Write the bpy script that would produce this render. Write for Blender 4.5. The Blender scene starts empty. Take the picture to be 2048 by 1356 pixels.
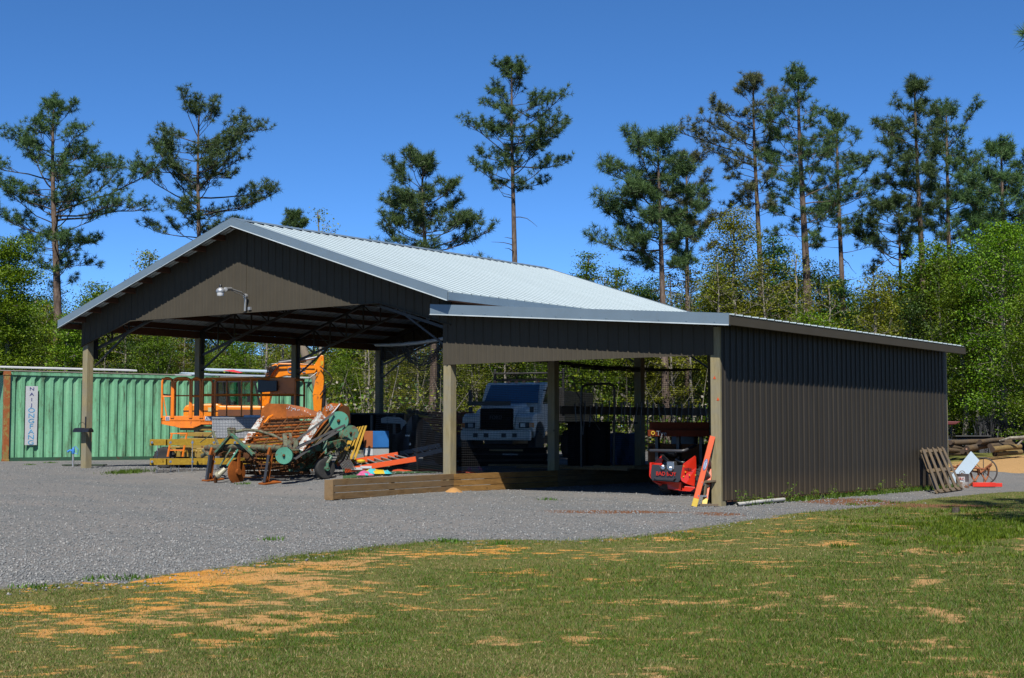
import bpy, bmesh, math, random
import numpy as np
from mathutils import Vector, Matrix
R = math.radians
SC = bpy.context.scene
COL = SC.collection
# ---------------------------------------------------------------- camera
CAMLOC = Vector((12.544, -22.851, 1.287))
FPX = 2890.2                       # focal length in pixels of a 2048 px wide picture
YAW, PITCH = R(36.868), R(3.737)
cam = bpy.data.cameras.new('camera'); camo = bpy.data.objects.new('camera', cam); COL.objects.link(camo)
camo.location = CAMLOC; camo.rotation_euler = (R(90) + PITCH, 0, YAW)
cam.sensor_width = 36; cam.lens = FPX/2048*36; cam.clip_start = .1; cam.clip_end = 3000
SC.camera = camo
SC.render.resolution_x, SC.render.resolution_y = 1024, 678
# ---------------------------------------------------------------- sky, sun, exposure
SUN = Vector((.60, -1.0, 1.44)).normalized()
EL = math.asin(SUN.z); AZ = math.atan2(SUN.x, SUN.y)
w = bpy.data.worlds.new('World'); SC.world = w; w.use_nodes = True
nt = w.node_tree; nt.nodes.clear()
sk = nt.nodes.new('ShaderNodeTexSky'); sk.sky_type = 'NISHITA'; sk.sun_disc = False
sk.sun_elevation = EL; sk.sun_rotation = AZ; sk.air_density = .35; sk.dust_density = 0.; sk.ozone_density = 4.5; sk.altitude = 0
hs = nt.nodes.new('ShaderNodeHueSaturation'); hs.inputs['Saturation'].default_value = 1.16; hs.inputs['Hue'].default_value = .499
bg = nt.nodes.new('ShaderNodeBackground'); bg.inputs[1].default_value = .120
wo = nt.nodes.new('ShaderNodeOutputWorld')
nt.links.new(sk.outputs[0], hs.inputs['Color']); nt.links.new(hs.outputs[0], bg.inputs[0]); nt.links.new(bg.outputs[0], wo.inputs[0])
sl = bpy.data.lights.new('sun', 'SUN'); sl.energy = 5.0; sl.angle = R(.5); sl.color = (1, .95, .86)
so = bpy.data.objects.new('sun', sl); COL.objects.link(so); so.rotation_euler = SUN.to_track_quat('Z', 'Y').to_euler()
SC.view_settings.view_transform = 'Standard'; SC.view_settings.look = 'None'
SC.view_settings.exposure = .8; SC.view_settings.gamma = 1
SC.cycles.max_bounces = 6; SC.cycles.diffuse_bounces = 2; SC.cycles.transparent_max_bounces = 12
# ---------------------------------------------------------------- pixel -> world helper (2048 px picture)
_fw = Vector((-math.sin(YAW)*math.cos(PITCH), math.cos(YAW)*math.cos(PITCH), math.sin(PITCH)))
_r = Vector((math.cos(YAW), math.sin(YAW), 0)); _u = _r.cross(_fw)
def AT(px, py, x=None, y=None, z=None, Z=None):
    d = _fw*FPX + _r*(px-1024) - _u*(py-678)
    if Z is not None: return CAMLOC + d*(Z/FPX)
    k, v = (0, x) if x is not None else (1, y) if y is not None else (2, z)
    return CAMLOC + d*((v-CAMLOC[k])/d[k])
ALB = .53                          # the picture is exposed for full sun: one common scale for all painted base colours
# ---------------------------------------------------------------- mesh builder
class MB:
    def __init__(s, M=None): s.v = []; s.f = []; s.m = []; s.M = M; s.mi = 0
    def add(s, vs, fs):
        n = len(s.v)
        if s.M is not None: vs = [s.M @ Vector(v) for v in vs]
        s.v += [tuple(v) for v in vs]; s.f += [tuple(i+n for i in f) for f in fs]; s.m += [s.mi]*len(fs); return s
    def box(s, c, d, rot=None):
        c = Vector(c); vs = []
        for z in (-.5, .5):
            for x, y in ((-.5, -.5), (.5, -.5), (.5, .5), (-.5, .5)):
                p = Vector((x*d[0], y*d[1], z*d[2]))
                if rot is not None: p = rot @ p
                vs.append(c+p)
        return s.add(vs, [(3, 2, 1, 0), (4, 5, 6, 7), (0, 1, 5, 4), (1, 2, 6, 5), (2, 3, 7, 6), (3, 0, 4, 7)])
    def bb(s, a, b):                       # box between two corners
        return s.box([(a[i]+b[i])/2 for i in range(3)], [abs(a[i]-b[i]) for i in range(3)])
    def bar(s, a, b, w, h=None, up=(0, 0, 1)):
        a, b = Vector(a), Vector(b); h = h or w; d = b-a; L = d.length; d.normalize(); up = Vector(up)
        if abs(d.dot(up)) > .99: up = Vector((1, 0, 0)) if abs(d.x) < .9 else Vector((0, 1, 0))
        sx = d.cross(up).normalized(); uz = sx.cross(d)
        rot = Matrix((sx, d, uz)).transposed()
        return s.box((a+b)/2, (w, L, h), rot)
    def tube(s, pts, r, n=8, closed=False, cap=True):
        pts = [Vector(p) for p in pts]; k = len(pts); rs = r if hasattr(r, '__len__') else [r]*k
        up = None; vs = []; fs = []
        for i, p in enumerate(pts):
            if closed: d = (pts[(i+1) % k]-pts[i-1])
            else: d = pts[min(i+1, k-1)]-pts[max(i-1, 0)]
            d.normalize()
            if up is None:
                up = Vector((0, 0, 1)) if abs(d.z) < .9 else Vector((1, 0, 0))
            a = d.cross(up).normalized(); b = a.cross(d); up = b
            for j in range(n):
                t = 2*math.pi*j/n; vs.append(p+(a*math.cos(t)+b*math.sin(t))*rs[i])
        for i in range(k if closed else k-1):
            for j in range(n):
                i2 = (i+1) % k; fs.append((i*n+j, i*n+(j+1) % n, i2*n+(j+1) % n, i2*n+j))
        if cap and not closed: fs.append(tuple(range(n-1, -1, -1))); fs.append(tuple((k-1)*n+j for j in range(n)))
        return s.add(vs, fs)
    def cyl(s, a, b, r0, r1=None, n=16): return s.tube([a, b], [r0, r0 if r1 is None else r1], n)
    def lathe(s, c, ax, prof, n=24):        # prof: (radius, offset along ax)
        c = Vector(c); ax = Vector(ax).normalized(); up = Vector((0, 0, 1)) if abs(ax.z) < .9 else Vector((1, 0, 0))
        a = ax.cross(up).normalized(); b = a.cross(ax); vs = []; fs = []; k = len(prof)
        for rr, o in prof:
            for j in range(n):
                t = 2*math.pi*j/n; vs.append(c+ax*o+(a*math.cos(t)+b*math.sin(t))*max(rr, .0005))
        for i in range(k-1):
            for j in range(n): fs.append((i*n+j, i*n+(j+1) % n, (i+1)*n+(j+1) % n, (i+1)*n+j))
        fs.append(tuple(range(n-1, -1, -1))); fs.append(tuple((k-1)*n+j for j in range(n)))
        return s.add(vs, fs)
    def torus(s, c, ax, Rr, r, n=32, m=8):
        c = Vector(c); ax = Vector(ax).normalized(); up = Vector((0, 0, 1)) if abs(ax.z) < .9 else Vector((1, 0, 0))
        a = ax.cross(up).normalized(); b = a.cross(ax)
        return s.tube([c+(a*math.cos(2*math.pi*i/n)+b*math.sin(2*math.pi*i/n))*Rr for i in range(n)], r, m, closed=True)
    def prism(s, poly, vec):
        poly = [Vector(p) for p in poly]; vec = Vector(vec); n = len(poly)
        fs = [tuple(range(n-1, -1, -1)), tuple(range(n, 2*n))]+[(i, (i+1) % n, n+(i+1) % n, n+i) for i in range(n)]
        return s.add(poly+[p+vec for p in poly], fs)
    def grid(s, P):                         # P: list of rows of points
        n, m = len(P), len(P[0])
        return s.add([p for row in P for p in row], [(i*m+j, i*m+j+1, (i+1)*m+j+1, (i+1)*m+j) for i in range(n-1) for j in range(m-1)])
    def build(s, name, mat, parent=None, bevel=0, smooth=False, recalc=True):
        me = bpy.data.meshes.new(name); o = bpy.data.objects.new(name, me); COL.objects.link(o)
        off = Vector((0, 0, 0))
        if parent is not None:
            o.parent = parent; p = parent
            while p is not None: off += p.location; p = p.parent
        elif s.v:
            lo = [min(v[i] for v in s.v) for i in range(3)]; hi = [max(v[i] for v in s.v) for i in range(3)]
            off = Vector(((lo[0]+hi[0])/2, (lo[1]+hi[1])/2, lo[2])); o.location = off
        me.from_pydata([tuple(Vector(v)-off) for v in s.v], [], s.f)
        for mm in (mat if isinstance(mat, (list, tuple)) else [mat]): me.materials.append(mm)
        if any(s.m): me.polygons.foreach_set('material_index', s.m)
        if recalc and len(s.v) < 60000:
            bm = bmesh.new(); bm.from_mesh(me); bmesh.ops.recalc_face_normals(bm, faces=bm.faces); bm.to_mesh(me); bm.free()
        if smooth: me.shade_smooth(); me.set_sharp_from_angle(angle=R(40))
        if bevel:
            b = o.modifiers.new('bevel', 'BEVEL'); b.width = bevel; b.segments = 2; b.limit_method = 'ANGLE'
        return o
def np_mesh(name, verts, faces, mats, parent=None, mi=None, loc=None):
    """many loose faces from numpy arrays; faces: (n,k) index array"""
    me = bpy.data.meshes.new(name); verts = np.asarray(verts, np.float32); faces = np.asarray(faces, np.int32)
    n, k = faces.shape
    me.vertices.add(len(verts)); me.vertices.foreach_set('co', verts.ravel())
    me.loops.add(n*k); me.loops.foreach_set('vertex_index', faces.ravel())
    me.polygons.add(n); me.polygons.foreach_set('loop_start', np.arange(0, n*k, k, dtype=np.int32))
    try: me.polygons.foreach_set('loop_total', np.full(n, k, np.int32))
    except Exception: pass
    for m in (mats if isinstance(mats, (list, tuple)) else [mats]): me.materials.append(m)
    if mi is not None: me.polygons.foreach_set('material_index', np.asarray(mi, np.int32))
    me.update(calc_edges=True); me.validate()
    o = bpy.data.objects.new(name, me); COL.objects.link(o)
    if parent is not None: o.parent = parent
    if loc is not None: o.location = loc
    return o
def tag(o, label=None, cat=None, group=None, kind=None):
    if label: o['label'] = label
    if cat: o['category'] = cat
    if group: o['group'] = group
    if kind: o['kind'] = kind
    return o
def thing(name, label, cat, loc=(0, 0, 0), rz=0, group=None):
    o = bpy.data.objects.new(name, None); COL.objects.link(o); o.location = loc; o.rotation_euler = (0, 0, rz)
    o.empty_display_size = .2
    return tag(o, label, cat, group)
def copy_tree(o, parent=None):
    c = o.copy(); COL.objects.link(c); c.parent = parent
    for ch in o.children: copy_tree(ch, c)
    return c
def text_part(name, txt, size, M, mat, parent, depth=.004, align='CENTER'):
    cu = bpy.data.curves.new(name, 'FONT'); cu.body = txt; cu.size = size; cu.extrude = depth; cu.align_x = align; cu.align_y = 'CENTER'
    tmp = bpy.data.objects.new('tmp', cu); COL.objects.link(tmp)
    me = bpy.data.meshes.new_from_object(tmp.evaluated_get(bpy.context.evaluated_depsgraph_get()))
    vs = [M @ v.co for v in me.vertices]; fs = [tuple(p.vertices) for p in me.polygons]
    bpy.data.objects.remove(tmp); bpy.data.meshes.remove(me); bpy.data.curves.remove(cu)
    b = MB(); b.v = [tuple(v) for v in vs]; b.f = fs; b.m = [0]*len(fs)
    return b.build(name, mat, parent, recalc=False)
def frame(o, xax, yax):                    # matrix with origin o, text x axis and y axis
    x = Vector(xax).normalized(); y = Vector(yax).normalized(); z = x.cross(y)
    M = Matrix.Identity(4)
    for i in range(3): M[i][0], M[i][1], M[i][2], M[i][3] = x[i], y[i], z[i], o[i]
    return M
# ---------------------------------------------------------------- materials
MATS = {}
class NT:
    def __init__(s, name):
        s.m = bpy.data.materials.new(name); s.m.use_nodes = True; s.t = s.m.node_tree; s.t.nodes.clear()
        s.out = s.t.nodes.new('ShaderNodeOutputMaterial')
    def n(s, typ, **kw):
        o = s.t.nodes.new(typ)
        for k, v in kw.items():
            if k in o.inputs: o.inputs[k].default_value = v
            else: setattr(o, k, v)
        return o
    def l(s, a, b): s.t.links.new(a, b)
    def coord(s, scale=(1, 1, 1), kind='Object'):
        tc = s.n('ShaderNodeTexCoord'); mp = s.n('ShaderNodeMapping'); mp.inputs['Scale'].default_value = scale
        s.l(tc.outputs[kind], mp.inputs[0]); return mp.outputs[0]
    def noise(s, vec, scale, detail=4, rough=.6, dist=0):
        o = s.n('ShaderNodeTexNoise'); o.inputs['Scale'].default_value = scale; o.inputs['Detail'].default_value = detail
        o.inputs['Roughness'].default_value = rough; o.inputs['Distortion'].default_value = dist; s.l(vec, o.inputs['Vector']); return o.outputs[0]
    def ramp(s, fac, stops, interp='LINEAR'):
        o = s.n('ShaderNodeValToRGB'); e = o.color_ramp.elements; o.color_ramp.interpolation = interp
        while len(e) < len(stops): e.new(.5)
        for el, (p, c) in zip(e, stops): el.position = p; el.color = c if len(c) == 4 else (*c, 1)
        s.l(fac, o.inputs[0]); return o.outputs[0]
    def mix(s, fac, a, b, typ='MIX'):
        o = s.n('ShaderNodeMix', data_type='RGBA', blend_type=typ)
        for sock, v in ((o.inputs[0], fac), (o.inputs[6], a), (o.inputs[7], b)):
            if isinstance(v, (int, float)): sock.default_value = v
            elif isinstance(v, tuple): sock.default_value = (*v, 1) if len(v) == 3 else v
            else: s.l(v, sock)
        return o.outputs[2]
    def math(s, op, a, b=0., clamp=False):
        o = s.n('ShaderNodeMath', operation=op, use_clamp=clamp)
        for i, v in enumerate((a, b)):
            if isinstance(v, (int, float)): o.inputs[i].default_value = v
            else: s.l(v, o.inputs[i])
        return o.outputs[0]
    def bsdf(s, col, rough=.6, metal=0, bump=None, bstr=.3, bdist=.01, spec=.5, **kw):
        o = s.n('ShaderNodeBsdfPrincipled')
        for nm, v in (('Base Color', col), ('Roughness', rough), ('Metallic', metal), ('Specular IOR Level', spec), *kw.items()):
            if isinstance(v, (int, float)): o.inputs[nm].default_value = v
            elif isinstance(v, tuple): o.inputs[nm].default_value = (*v, 1) if len(v) == 3 else v
            else: s.l(v, o.inputs[nm])
        if bump is not None:
            b = s.n('ShaderNodeBump'); b.inputs['Strength'].default_value = bstr; b.inputs['Distance'].default_value = bdist
            s.l(bump, b.inputs['Height']); s.l(b.outputs[0], o.inputs['Normal'])
        s.l(o.outputs[0], s.out.inputs[0]); return o
def paint(name, col, rough=.45, metal=0, var=.18, wear=None, wearamt=.0, dirt=(.09, .07, .05), dirtamt=.25, spec=.5, sc=1.):
    """painted or plain surface with blotchy variation, a little dirt and optional rust/wear spots"""
    col = tuple(c*ALB for c in col); dirt = tuple(c*ALB for c in dirt); wear = None if wear is None else tuple(c*ALB for c in wear)
    t = NT(name); v = t.coord()
    n1 = t.noise(v, 2.3*sc, 5); n2 = t.noise(v, 19*sc, 5, .7)
    dk = tuple(c*(1-var) for c in col); lt = tuple(min(1, c*(1+var)) for c in col)
    c = t.ramp(n1, [(.3, dk), (.7, lt)])
    d = t.ramp(n2, [(.5, (0, 0, 0)), (.75, (1, 1, 1))])
    c = t.mix(t.math('MULTIPLY', d, dirtamt), c, dirt)
    rg = t.math('ADD', t.math('MULTIPLY', n2, .25), rough-.12, True)
    if wear is not None:
        n3 = t.noise(v, 6*sc, 8, .72, .4)
        k = t.ramp(n3, [(.62-wearamt*.4, (0, 0, 0)), (.66-wearamt*.4, (1, 1, 1))])
        wc = t.mix(n2, tuple(x*.6 for x in wear), tuple(min(1, x*1.3) for x in wear))
        c = t.mix(k, c, wc); rg = t.math('MAXIMUM', rg, t.math('MULTIPLY', k, .85))
    t.bsdf(c, rg, metal, n2, .12, .004, spec); MATS[name] = t.m; return t.m
def wood(name, a, b, axis='z', rough=.8, grey=None, sc=1.):
    a = tuple(c*ALB for c in a); b = tuple(c*ALB for c in b); grey = None if grey is None else tuple(c*ALB for c in grey)
    t = NT(name); s = {'x': (.12, 1, 1), 'y': (1, .12, 1), 'z': (1, 1, .12)}[axis]
    v = t.coord(s); n1 = t.noise(v, 22*sc, 6, .65, .6); n2 = t.noise(v, 90*sc, 3, .6); v2 = t.coord(); n3 = t.noise(v2, 1.7*sc, 3)
    c = t.ramp(n1, [(.3, a), (.72, b)]); c = t.mix(t.math('MULTIPLY', n2, .35), c, tuple(x*.45 for x in a))
    if grey is not None: c = t.mix(t.ramp(n3, [(.42, (0, 0, 0)), (.62, (.8, .8, .8))]), c, grey)
    vk = t.n('ShaderNodeTexVoronoi'); vk.inputs['Scale'].default_value = 2.2; t.l(v2, vk.inputs['Vector'])
    c = t.mix(t.ramp(vk.outputs['Distance'], [(.035, (.75, .75, .75)), (.07, (0, 0, 0))]), c, tuple(x*.3 for x in a))
    t.bsdf(c, rough, 0, n1, .25, .004, .25); MATS[name] = t.m; return t.m
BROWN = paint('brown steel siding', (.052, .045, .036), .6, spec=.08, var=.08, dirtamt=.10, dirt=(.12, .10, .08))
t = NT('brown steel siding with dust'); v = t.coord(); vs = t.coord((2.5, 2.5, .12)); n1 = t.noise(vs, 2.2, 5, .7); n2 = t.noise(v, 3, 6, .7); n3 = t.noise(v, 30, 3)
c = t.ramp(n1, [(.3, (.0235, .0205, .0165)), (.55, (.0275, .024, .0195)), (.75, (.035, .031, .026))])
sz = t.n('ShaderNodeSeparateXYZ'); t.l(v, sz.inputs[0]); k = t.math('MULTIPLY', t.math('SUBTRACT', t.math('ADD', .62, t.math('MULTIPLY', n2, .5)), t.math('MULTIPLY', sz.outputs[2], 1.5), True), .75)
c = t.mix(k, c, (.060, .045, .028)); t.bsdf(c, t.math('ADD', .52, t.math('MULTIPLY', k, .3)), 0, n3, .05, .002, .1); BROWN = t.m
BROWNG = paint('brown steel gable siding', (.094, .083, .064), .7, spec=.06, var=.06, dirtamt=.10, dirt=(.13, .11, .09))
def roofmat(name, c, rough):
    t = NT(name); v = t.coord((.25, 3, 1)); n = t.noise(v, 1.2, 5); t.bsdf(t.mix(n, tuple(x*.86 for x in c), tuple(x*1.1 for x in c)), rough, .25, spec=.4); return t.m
GALV = roofmat('galvalume roofing', (.50, .58, .63), .42); GALVREFL = roofmat('roofing painted dark reflection', (.17, .215, .235), .6)  # second, darker tone paints the dark reflection lines beside the ribs
TRIM = paint('galvanised trim', (.27, .36, .43), .42, metal=.35, var=.05, dirtamt=.06)
HEM = paint('folded edge painted highlight', (.45, .52, .56), .4, dirtamt=.05)  # lighter than the trim: the highlight on its lower lip is painted in
POST = wood('treated post wood', (.30, .25, .13), (.52, .44, .25), 'z', grey=(.30, .28, .21))
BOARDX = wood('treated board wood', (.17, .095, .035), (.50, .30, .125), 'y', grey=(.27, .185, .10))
BOARDR = wood('orange board wood', (.26, .13, .035), (.62, .34, .10), 'y')  # warmer board tone without greying
YBOARD = wood('yellow treated boards', (.34, .20, .012), (.62, .40, .035), 'x')
YBOARDZ = wood('yellow stained boards', (.42, .24, .02), (.62, .38, .04), 'z')
PALW = wood('weathered pallet wood', (.15, .105, .06), (.34, .25, .15), 'z', grey=(.17, .14, .11))
PURLIN = wood('red brown purlin wood', (.13, .055, .03), (.24, .11, .06), 'y')
BLACKST = paint('black truss steel', (.018, .018, .02), .5, dirtamt=.15)
ORANGE = paint('worn orange paint', (1.05, .26, .008), .42, wear=(.20, .055, .02), wearamt=.06, dirtamt=.12)
EXOR = paint('excavator orange paint', (1.05, .30, .004), .36, wear=(.15, .06, .02), wearamt=.02, dirtamt=.15)
RED = paint('mower red paint', (.80, .028, .008), .32, dirtamt=.06, var=.06)
LADOR = paint('orange fibreglass rail', (.86, .105, .006), .45, dirtamt=.12, var=.08)
YEL = paint('yellow chassis paint', (.36, .23, .03), .5, wear=(.16, .06, .02), wearamt=.12)
YELP = paint('bright yellow plastic', (.72, .50, .03), .45)
CONT = paint('green container paint', (.19, .43, .26), .5, wear=(.11, .09, .045), wearamt=.10, var=.14, dirtamt=.35, dirt=(.11, .12, .06))
t = NT('weathered container green'); v = t.coord((1.2, 1.2, .22)); n1 = t.noise(v, 3.2, 6, .7); n2 = t.noise(t.coord(), 14, 6, .75); n3 = t.noise(t.coord((1, 1, .5)), 5, 8, .75)
c = t.ramp(n1, [(.34, (.05, .085, .05)), (.46, (.095, .245, .14)), (.60, (.125, .30, .18)), (.72, (.17, .30, .195))])
c = t.mix(t.ramp(n3, [(.60, (0, 0, 0)), (.70, (.8, .8, .8))]), c, (.075, .06, .03)); c = t.mix(t.math('MULTIPLY', t.ramp(n2, [(.5, (0, 0, 0)), (.75, (1, 1, 1))]), .35), c, (.05, .055, .03)); t.bsdf(c, .6, 0, n2, .2, .006, .25); CONT = t.m
CONTD = paint('dark green container paint', (.03, .11, .06), .55, wear=(.10, .05, .025), wearamt=.08)
CONTP = paint('rusty orange container post', (.36, .25, .06), .6, wear=(.40, .11, .02), wearamt=.42, dirtamt=.4)
RUST = paint('heavy rust', (.34, .092, .012), .85, var=.4, dirtamt=.55, dirt=(.10, .035, .01), sc=1.6, spec=.2)
RUSTD = paint('dark rust', (.14, .055, .018), .85, spec=.2, var=.4, dirtamt=.5, sc=2)
RUSTW = paint('white paint flaking to rust', (.62, .64, .62), .55, wear=(.30, .08, .015), wearamt=.31, sc=1.6)
RUSTP = paint('rust with white flecks', (.32, .085, .014), .8, wear=(.66, .62, .56), wearamt=.0, var=.3, sc=1.6)
MGRN = paint('faded machine green', (.075, .21, .13), .5, wear=(.15, .10, .05), wearamt=.28, dirtamt=.4, sc=1.5)
PGRN = paint('bright pulley green', (.09, .34, .23), .45, wear=(.16, .10, .05), wearamt=.05, sc=2)
OLIVE = paint('grimy toolbar green', (.14, .16, .09), .7, wear=(.12, .065, .035), wearamt=.3, dirtamt=.5, sc=2)
RUBBER = paint('black rubber', (.022, .022, .023), .75, dirtamt=.35, dirt=(.08, .07, .06))
BELT = paint('grey black belt', (.05, .05, .052), .7, dirtamt=.3)
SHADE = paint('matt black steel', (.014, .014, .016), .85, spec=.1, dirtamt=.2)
BLACK = paint('black plastic', (.015, .015, .017), .4, dirtamt=.1)
DKGREY = paint('dark grey paint', (.045, .047, .055), .38, dirtamt=.1)
CHROME = paint('bright metal', (.65, .66, .68), .25, metal=.9, dirtamt=.1)
ALU = paint('aluminium', (.60, .61, .62), .38, metal=.6, dirtamt=.1)
WHITE = paint('white paint', (.66, .68, .70), .45, dirtamt=.15, var=.05)
TRUCKW = paint('truck white paint', (1.25, 1.2, 1.12), .35, dirtamt=.15, var=.05)
WHITEP = paint('pale blue white sheet metal', (.52, .64, .74), .4, dirtamt=.1, var=.05)
BLUE = paint('blue paint', (.05, .26, .75), .45, dirtamt=.2)
TARP = paint('blue tarp', (.03, .11, .26), .6, dirtamt=.2)
BLUET = paint('blue lettering', (.10, .42, .72), .5)
NAVY = paint('dark blue lettering', (.03, .04, .25), .5)
HIVEB = paint('brown hive paint', (.40, .11, .02), .6, dirtamt=.2)
BRICK = paint('red brick', (.42, .115, .06), .85, var=.3, dirtamt=.3, sc=2)
TURF = paint('green artificial turf', (.025, .10, .02), .95, var=.3, dirtamt=.2)
ORTARP = paint('orange mesh fencing', (.62, .07, .012), .7, dirtamt=.3)
PINK = paint('pink cloth', (.65, .12, .30), .8); AQUA = paint('aqua cloth', (.05, .50, .58), .8)
PERF = paint('grey steel', (.24, .26, .29), .5, metal=.1, dirtamt=.1)
GLASSY = None
t = NT('dark vehicle glass'); t.bsdf((.02, .03, .035), .05, 0, spec=.8); DGLASS = t.m
t = NT('blue windshield'); t.bsdf((.03, .09, .17), .12, 0, spec=.6); WGLASS = t.m
t = NT('clear cab glass'); g = t.n('ShaderNodeBsdfGlossy', Roughness=.03); tr = t.n('ShaderNodeBsdfTransparent'); tr.inputs[0].default_value = (.55, .72, .66, 1)
mx = t.n('ShaderNodeMixShader'); mx.inputs[0].default_value = .10; t.l(tr.outputs[0], mx.inputs[1]); t.l(g.outputs[0], mx.inputs[2]); t.l(mx.outputs[0], t.out.inputs[0]); CGLASS = t.m
t = NT('lamp lens'); t.bsdf((.7, .72, .74), .15, 0, **{'Transmission Weight': .4}); LENS = t.m
t = NT('amber lens'); t.bsdf((.6, .16, .02), .2); AMBER = t.m
LSC = 1.
def leafmat(name, a, b, trans=.35, rough=.55):
    a = tuple(c*LSC for c in a); b = tuple(c*LSC for c in b)
    t = NT(name); oi = t.n('ShaderNodeObjectInfo'); v = t.coord()
    n = t.noise(v, .9, 3); gi = t.n('ShaderNodeNewGeometry'); f = t.math('ADD', t.math('MULTIPLY', gi.outputs['Random Per Island'], .6), t.math('MULTIPLY', n, .4))
    c = t.ramp(f, [(.25, a), (.75, b)])
    hv = t.n('ShaderNodeHueSaturation'); t.l(t.math('ADD', t.math('MULTIPLY', oi.outputs['Random'], .35), .82), hv.inputs['Value']); t.l(c, hv.inputs['Color'])
    t.l(t.math('ADD', t.math('MULTIPLY', oi.outputs['Random'], .03), .485), hv.inputs['Hue'])
    d = t.n('ShaderNodeBsdfPrincipled', Roughness=rough); d.inputs['Specular IOR Level'].default_value = .25; t.l(hv.outputs[0], d.inputs['Base Color'])
    tl = t.n('ShaderNodeBsdfTranslucent'); t.l(hv.outputs[0], tl.inputs[0]); mx = t.n('ShaderNodeMixShader'); mx.inputs[0].default_value = trans
    t.l(d.outputs[0], mx.inputs[1]); t.l(tl.outputs[0], mx.inputs[2]); t.l(mx.outputs[0], t.out.inputs[0]); return t.m
NEEDLE = leafmat('pine needles', (.028, .060, .022), (.090, .150, .045), .3)
NEEDLE2 = leafmat('brownish pine needles', (.045, .058, .026), (.125, .130, .055), .3)
LSC = .95
LEAFG = leafmat('bright spring leaves', (.046, .108, .004), (.150, .240, .008), .35)
LEAFO = leafmat('olive spring leaves', (.075, .096, .004), (.210, .230, .014), .38)
LEAFD = leafmat('dark evergreen leaves', (.016, .048, .008), (.055, .105, .015), .3)
LEAFM = leafmat('mid green leaves', (.042, .092, .004), (.130, .215, .010), .38)
def bark(name, a, b):
    a = tuple(c*.7 for c in a); b = tuple(c*.7 for c in b)
    t = NT(name); v = t.coord((1, 1, .3)); n = t.noise(v, 9, 6, .7, .5); c = t.ramp(n, [(.35, a), (.65, b)]); t.bsdf(c, .9, 0, n, .6, .03, .2); return t.m
BARKP = bark('pine bark', (.055, .038, .030), (.20, .15, .12)); BARKG = bark('grey bark', (.10, .09, .075), (.33, .30, .25)); BARKD = bark('dark bark', (.03, .025, .02), (.10, .085, .07))
# ---------------------------------------------------------------- building measures and terrain
XL, XM, XR, YB, BAY = -18.04, -6.18, 0., 10.98, 3.66
def sm(a, b, x):
    t = np.clip((x-a)/(b-a), 0, 1); return t*t*(3-2*t)
def gz(x, y):
    x = np.asarray(x, float); y = np.asarray(y, float)
    front = np.interp(x, [-30, -18, -6.2, 0, 6, 30], [.36, .37, .13, .0, -.02, -.1])
    front = front - .012*np.clip(-y-2, 0, 40)
    # the raised pad inside the big shed, held back by the boards
    pad = sm(-2.2, .6, y)*(1-sm(-6.62, -6.26, x))*np.where(x > -19, 1, 1)
    z = front*(1-pad)+.42*pad
    bx = -6.12+(-y)*.14
    mound = (1-sm(-.36, -.06, x-bx))*sm(-4.2, -1.2, y)*(1-sm(-.2, .6, y))*sm(-9.5, -7.2, x)
    z = z*(1-mound)+.40*mound
    lean = (1-pad)*sm(-.3, 1.0, y)*sm(-6.4, -6.2, x)*(1-sm(-.6, .1, x))
    z = z*(1-lean)+.10*lean
    back = sm(11.2, 24, y); z = z*(1-back)+.62*back
    right = sm(.5, 14, x)*sm(0, 14, y); z = z + right*.25
    return z
def gzf(x, y): return float(gz(x, y))
# grass / gravel / sand areas: outlines on the ground
def onground(px, py):
    d = (_fw*FPX + _r*(px-1024) - _u*(py-678)).normalized(); s0 = 5.; s1 = s0
    while s1 < 300:
        p = CAMLOC+d*s1
        if p.z < gzf(p.x, p.y): break
        s0 = s1; s1 += .25
    for _ in range(14):
        m = (s0+s1)/2; p = CAMLOC+d*m
        if p.z < gzf(p.x, p.y): s1 = m
        else: s0 = m
    p = CAMLOC+d*s1; return Vector((p.x, p.y, gzf(p.x, p.y)))
def gp(px, py, z=.05): p = onground(px, py); return (p.x, p.y)
def inpoly(x, y, poly):
    x = np.asarray(x); y = np.asarray(y); ins = np.zeros(x.shape, bool); n = len(poly)
    for i in range(n):
        (x1, y1), (x2, y2) = poly[i], poly[(i+1) % n]
        c = ((y1 > y) != (y2 > y)) & (x < (x2-x1)*(y-y1)/((y2-y1) if y2 != y1 else 1e-9)+x1); ins ^= c
    return ins
def dist_poly(x, y, poly):
    d = np.full(np.shape(x), 1e9); n = len(poly)
    for i in range(n):
        ax, ay = poly[i]; bx, by = poly[(i+1) % n]; ex, ey = bx-ax, by-ay; L = ex*ex+ey*ey+1e-12
        t = np.clip(((x-ax)*ex+(y-ay)*ey)/L, 0, 1); d = np.minimum(d, np.hypot(x-ax-t*ex, y-ay-t*ey))
    return np.where(inpoly(x, y, poly), d, -d)
edge = [(-60, 1185), (60, 1172), (150, 1163), (240, 1168), (330, 1150), (500, 1128), (560, 1113), (700, 1099), (850, 1083), (1000, 1079), (1150, 1081), (1280, 1073), (1400, 1054), (1500, 1041), (1560, 1033)]
EDGE = [gp(*p) for p in edge]+[(2.1, -2.2), (2.2, 1.5), (1.9, 5.5), (2.1, 9.5), (3.5, 12.0), (8, 14.5), (14, 19), (14, 22), (-2, 15.5), (-8, 24), (-40, 24), (-60, 0), (-30, -14)]
SANDB = [(-3, 14.5), (3, 16), (16, 23), (30, 34), (14, 40), (-1.5, 27)]
BLOBS = []   # sandy bare spots (centre, radii, strength)
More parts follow.
